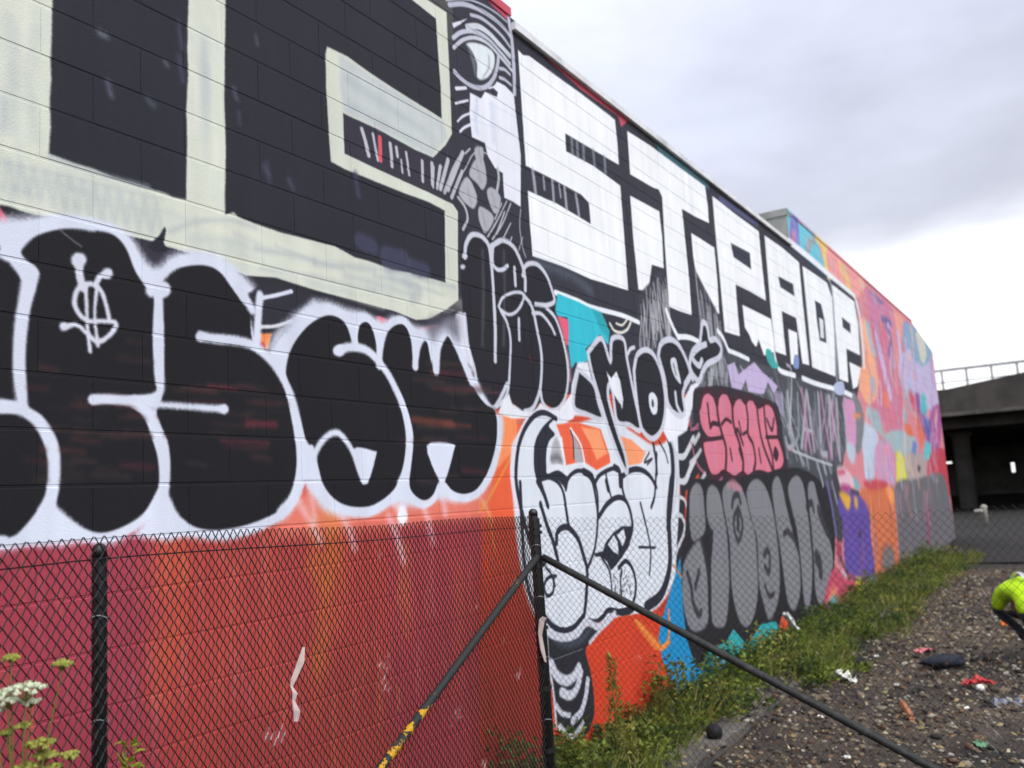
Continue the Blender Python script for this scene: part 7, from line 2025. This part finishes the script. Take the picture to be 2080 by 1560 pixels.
for i, (x, y, lb) in enumerate(((9.9, 1.95, 'small white paper bit between navy cloth and weeds'), (7.9, .95, 'small white paper bit between red packet and wood stick'), (7.3, 1.9, 'small white paper bit left of the wood stick'), (8.6, 1.55, 'small white paper bit just below the navy cloth'), (6.3, 1.5, 'small white paper bit nearest the fence brace'), (11.6, 1.2, 'small white paper bit farthest along the gravel'))):
    crumple('paper_bit', (x, y, 0), .05, .04, M_WHITE, 30 + i, lb, 'scrap', i, .012, 5)['group'] = 'white paper bits on the gravel'

# plastic scrap and tape caught on the fence
def strip(name, pts, wid, mt, label, cat):
    v = []; f = []
    for (p, wd) in zip(pts, wid):
        p = Vector(p)
        for s_ in (-1, 1):
            for t_ in (0, .004): v.append(p + dl * (s_ * wd / 2) + Vector((0, -t_, s_ * wd * .15)))
    for i in range(len(pts) - 1):
        a = i * 4; b = a + 4; f += [(a, a + 2, b + 2, b), (a + 1, b + 1, b + 3, a + 3), (a, b, b + 1, a + 1), (a + 2, a + 3, b + 3, b + 2)]
    f += [(0, 1, 3, 2), (len(v) - 4, len(v) - 2, len(v) - 1, len(v) - 3)]
    o = mesh_obj(name, v, f, mt, smooth=False); return tag(o, label, cat)
M_FILM = C_('plastic_film', (206, 188, 184), .4)
strip('plastic_scrap', [(2.345, 2.385, 1.335), (2.325, 2.38, 1.29), (2.285, 2.378, 1.235), (2.275, 2.38, 1.215), (2.288, 2.376, 1.19), (2.282, 2.378, 1.165), (2.292, 2.374, 1.13), (2.288, 2.376, 1.095)], [.008, .03, .022, .012, .024, .012, .034, .02], M_FILM, 'torn pale plastic strip caught in the fence mesh', 'plastic scrap')
strip('cloth_tie', [(4.30, 2.545, 1.165), (4.275, 2.55, 1.15), (4.255, 2.555, 1.08), (4.268, 2.552, .99), (4.285, 2.55, .93)], [.05, .06, .042, .05, .02], M_FILM, 'white rag tied to the corner post of the fence', 'rag')

# ------------------------------------------------------------------ stooping worker at the right edge
who = empty('person', (10.14, .30, 0), math.atan2(.845, -.532)); tag(who, 'person in yellow-green safety jacket and dark trousers bending down over the gravel', 'person')
def skin_mesh(name, pts, edges, rad, mt, parent, sub=2, root=0):
    me = bpy.data.meshes.new(name); me.from_pydata(pts, edges, []); o = bpy.data.objects.new(name, me); COL.objects.link(o); o.parent = parent; me.materials.append(mt)
    sk = o.modifiers.new('skin', 'SKIN'); sk.use_smooth_shade = True
    for i, r_ in enumerate(rad):
        d = me.skin_vertices[0].data[i]; d.radius = r_ if isinstance(r_, tuple) else (r_, r_); d.use_root = (i == root)
    sb = o.modifiers.new('sub', 'SUBSURF'); sb.levels = sb.render_levels = sub
    return o
J_ = dict(pel=(0, 0, .66), wai=(.14, 0, .72), che=(.32, 0, .70), nek=(.39, 0, .58), hd1=(.38, 0, .48), hd2=(.37, 0, .39), ls=(.42, .17, .64), le=(.47, .24, .46), lh=(.30, .17, .27), lf=(.28, .15, .17), rs=(.42, -.17, .64), re=(.47, -.24, .46), rh=(.30, -.17, .27), rf=(.28, -.15, .17), lhip=(-.01, .10, .62), lk=(.24, .17, .40), la=(.02, .16, .09), lt=(.17, .18, .05), rhip=(-.01, -.10, .62), rk=(.24, -.17, .40), ra=(.02, -.16, .09), rt=(.17, -.18, .05))
names = list(J_); ix = {n: i for i, n in enumerate(names)}
E_ = [('pel', 'wai'), ('wai', 'che'), ('che', 'nek'), ('nek', 'hd1'), ('hd1', 'hd2'), ('che', 'ls'), ('ls', 'le'), ('le', 'lh'), ('lh', 'lf'), ('che', 'rs'), ('rs', 're'), ('re', 'rh'), ('rh', 'rf'), ('pel', 'lhip'), ('lhip', 'lk'), ('lk', 'la'), ('la', 'lt'), ('pel', 'rhip'), ('rhip', 'rk'), ('rk', 'ra'), ('ra', 'rt')]
RAD = dict(pel=.12, wai=.11, che=.125, nek=.05, hd1=.085, hd2=.08, ls=.06, le=.042, lh=.03, lf=.028, rs=.06, re=.042, rh=.03, rf=.028, lhip=.085, lk=.055, la=.04, lt=.035, rhip=.085, rk=.055, ra=.04, rt=.035)
M_SKIN = mat('skin', lin(120, 84, 66), .6); M_VIS = mat('hi_vis', lin(186, 226, 20), .75, [(lin(150, 196, 16), 9, .45, .7)], .3, 25); M_TROU = mat('dark_trousers', lin(30, 32, 38), .9, [(lin(44, 46, 52), 9, .4, .7)], .3, 20); M_STRIPE = mat('reflective_tape', lin(176, 180, 184), .35); M_HAIR = mat('dark_hair', lin(26, 20, 18), .8, None, .5, 80); M_BOOT = mat('boot', lin(34, 28, 24), .7)
body = skin_mesh('body', [J_[n] for n in names], [(ix[a], ix[b]) for a, b in E_], [RAD[n] for n in names], M_SKIN, who)
def sub(name, ns, grow, mt, over={}):
    es = [(ns.index(a), ns.index(b)) for a, b in E_ if a in ns and b in ns]; return skin_mesh(name, [J_[n] for n in ns], es, [over.get(n, RAD[n] + grow) for n in ns], mt, who)
jk = sub('jacket', ['che', 'wai', 'pel', 'ls', 'le', 'rs', 're'], .024, M_VIS, {'pel': .135, 'ls': .095, 'rs': .095, 'le': .058, 're': .058})
for s_ in ('l', 'r'): skin_mesh('sleeve', [tuple(a * .8 + b * .2 for a, b in zip(J_[s_ + 'e'], J_[s_ + 's'])), J_[s_ + 'e'], J_[s_ + 'h'], J_[s_ + 'f']], [(0, 1), (1, 2), (2, 3)], [.05, .052, .042, .036], M_TROU, who)
sub('trousers', ['pel', 'lhip', 'lk', 'la', 'rhip', 'rk', 'ra'], .02, M_TROU, {'pel': .125})
for s_ in ('l', 'r'): skin_mesh('boot', [J_[s_ + 'a'], tuple(a + b for a, b in zip(J_[s_ + 'a'], (0, 0, -.03))), J_[s_ + 't']], [(0, 1), (1, 2)], [.058, .058, .045], M_BOOT, who)
skin_mesh('hair', [(.41, 0, .49), (.42, 0, .41)], [(0, 1)], [.092, .09], M_HAIR, who)
def ring(c, d, ra, rb, wd):
    d = Vector(d).normalized(); a = Vector((0, 1, 0)); b = d.cross(a).normalized(); v = []; f = []; n = 24
    for k in range(n):
        q = a * math.cos(2 * math.pi * k / n) * ra + b * math.sin(2 * math.pi * k / n) * rb
        v += [Vector(c) + q - d * wd, Vector(c) + q + d * wd]
    for k in range(n): f.append((2 * k, 2 * ((k + 1) % n), 2 * ((k + 1) % n) + 1, 2 * k + 1))
    mesh_obj('reflective_stripe', v, f, M_STRIPE, jk, True)
ring((.33, 0, .70), (1, 0, -.1), .141, .138, .02)
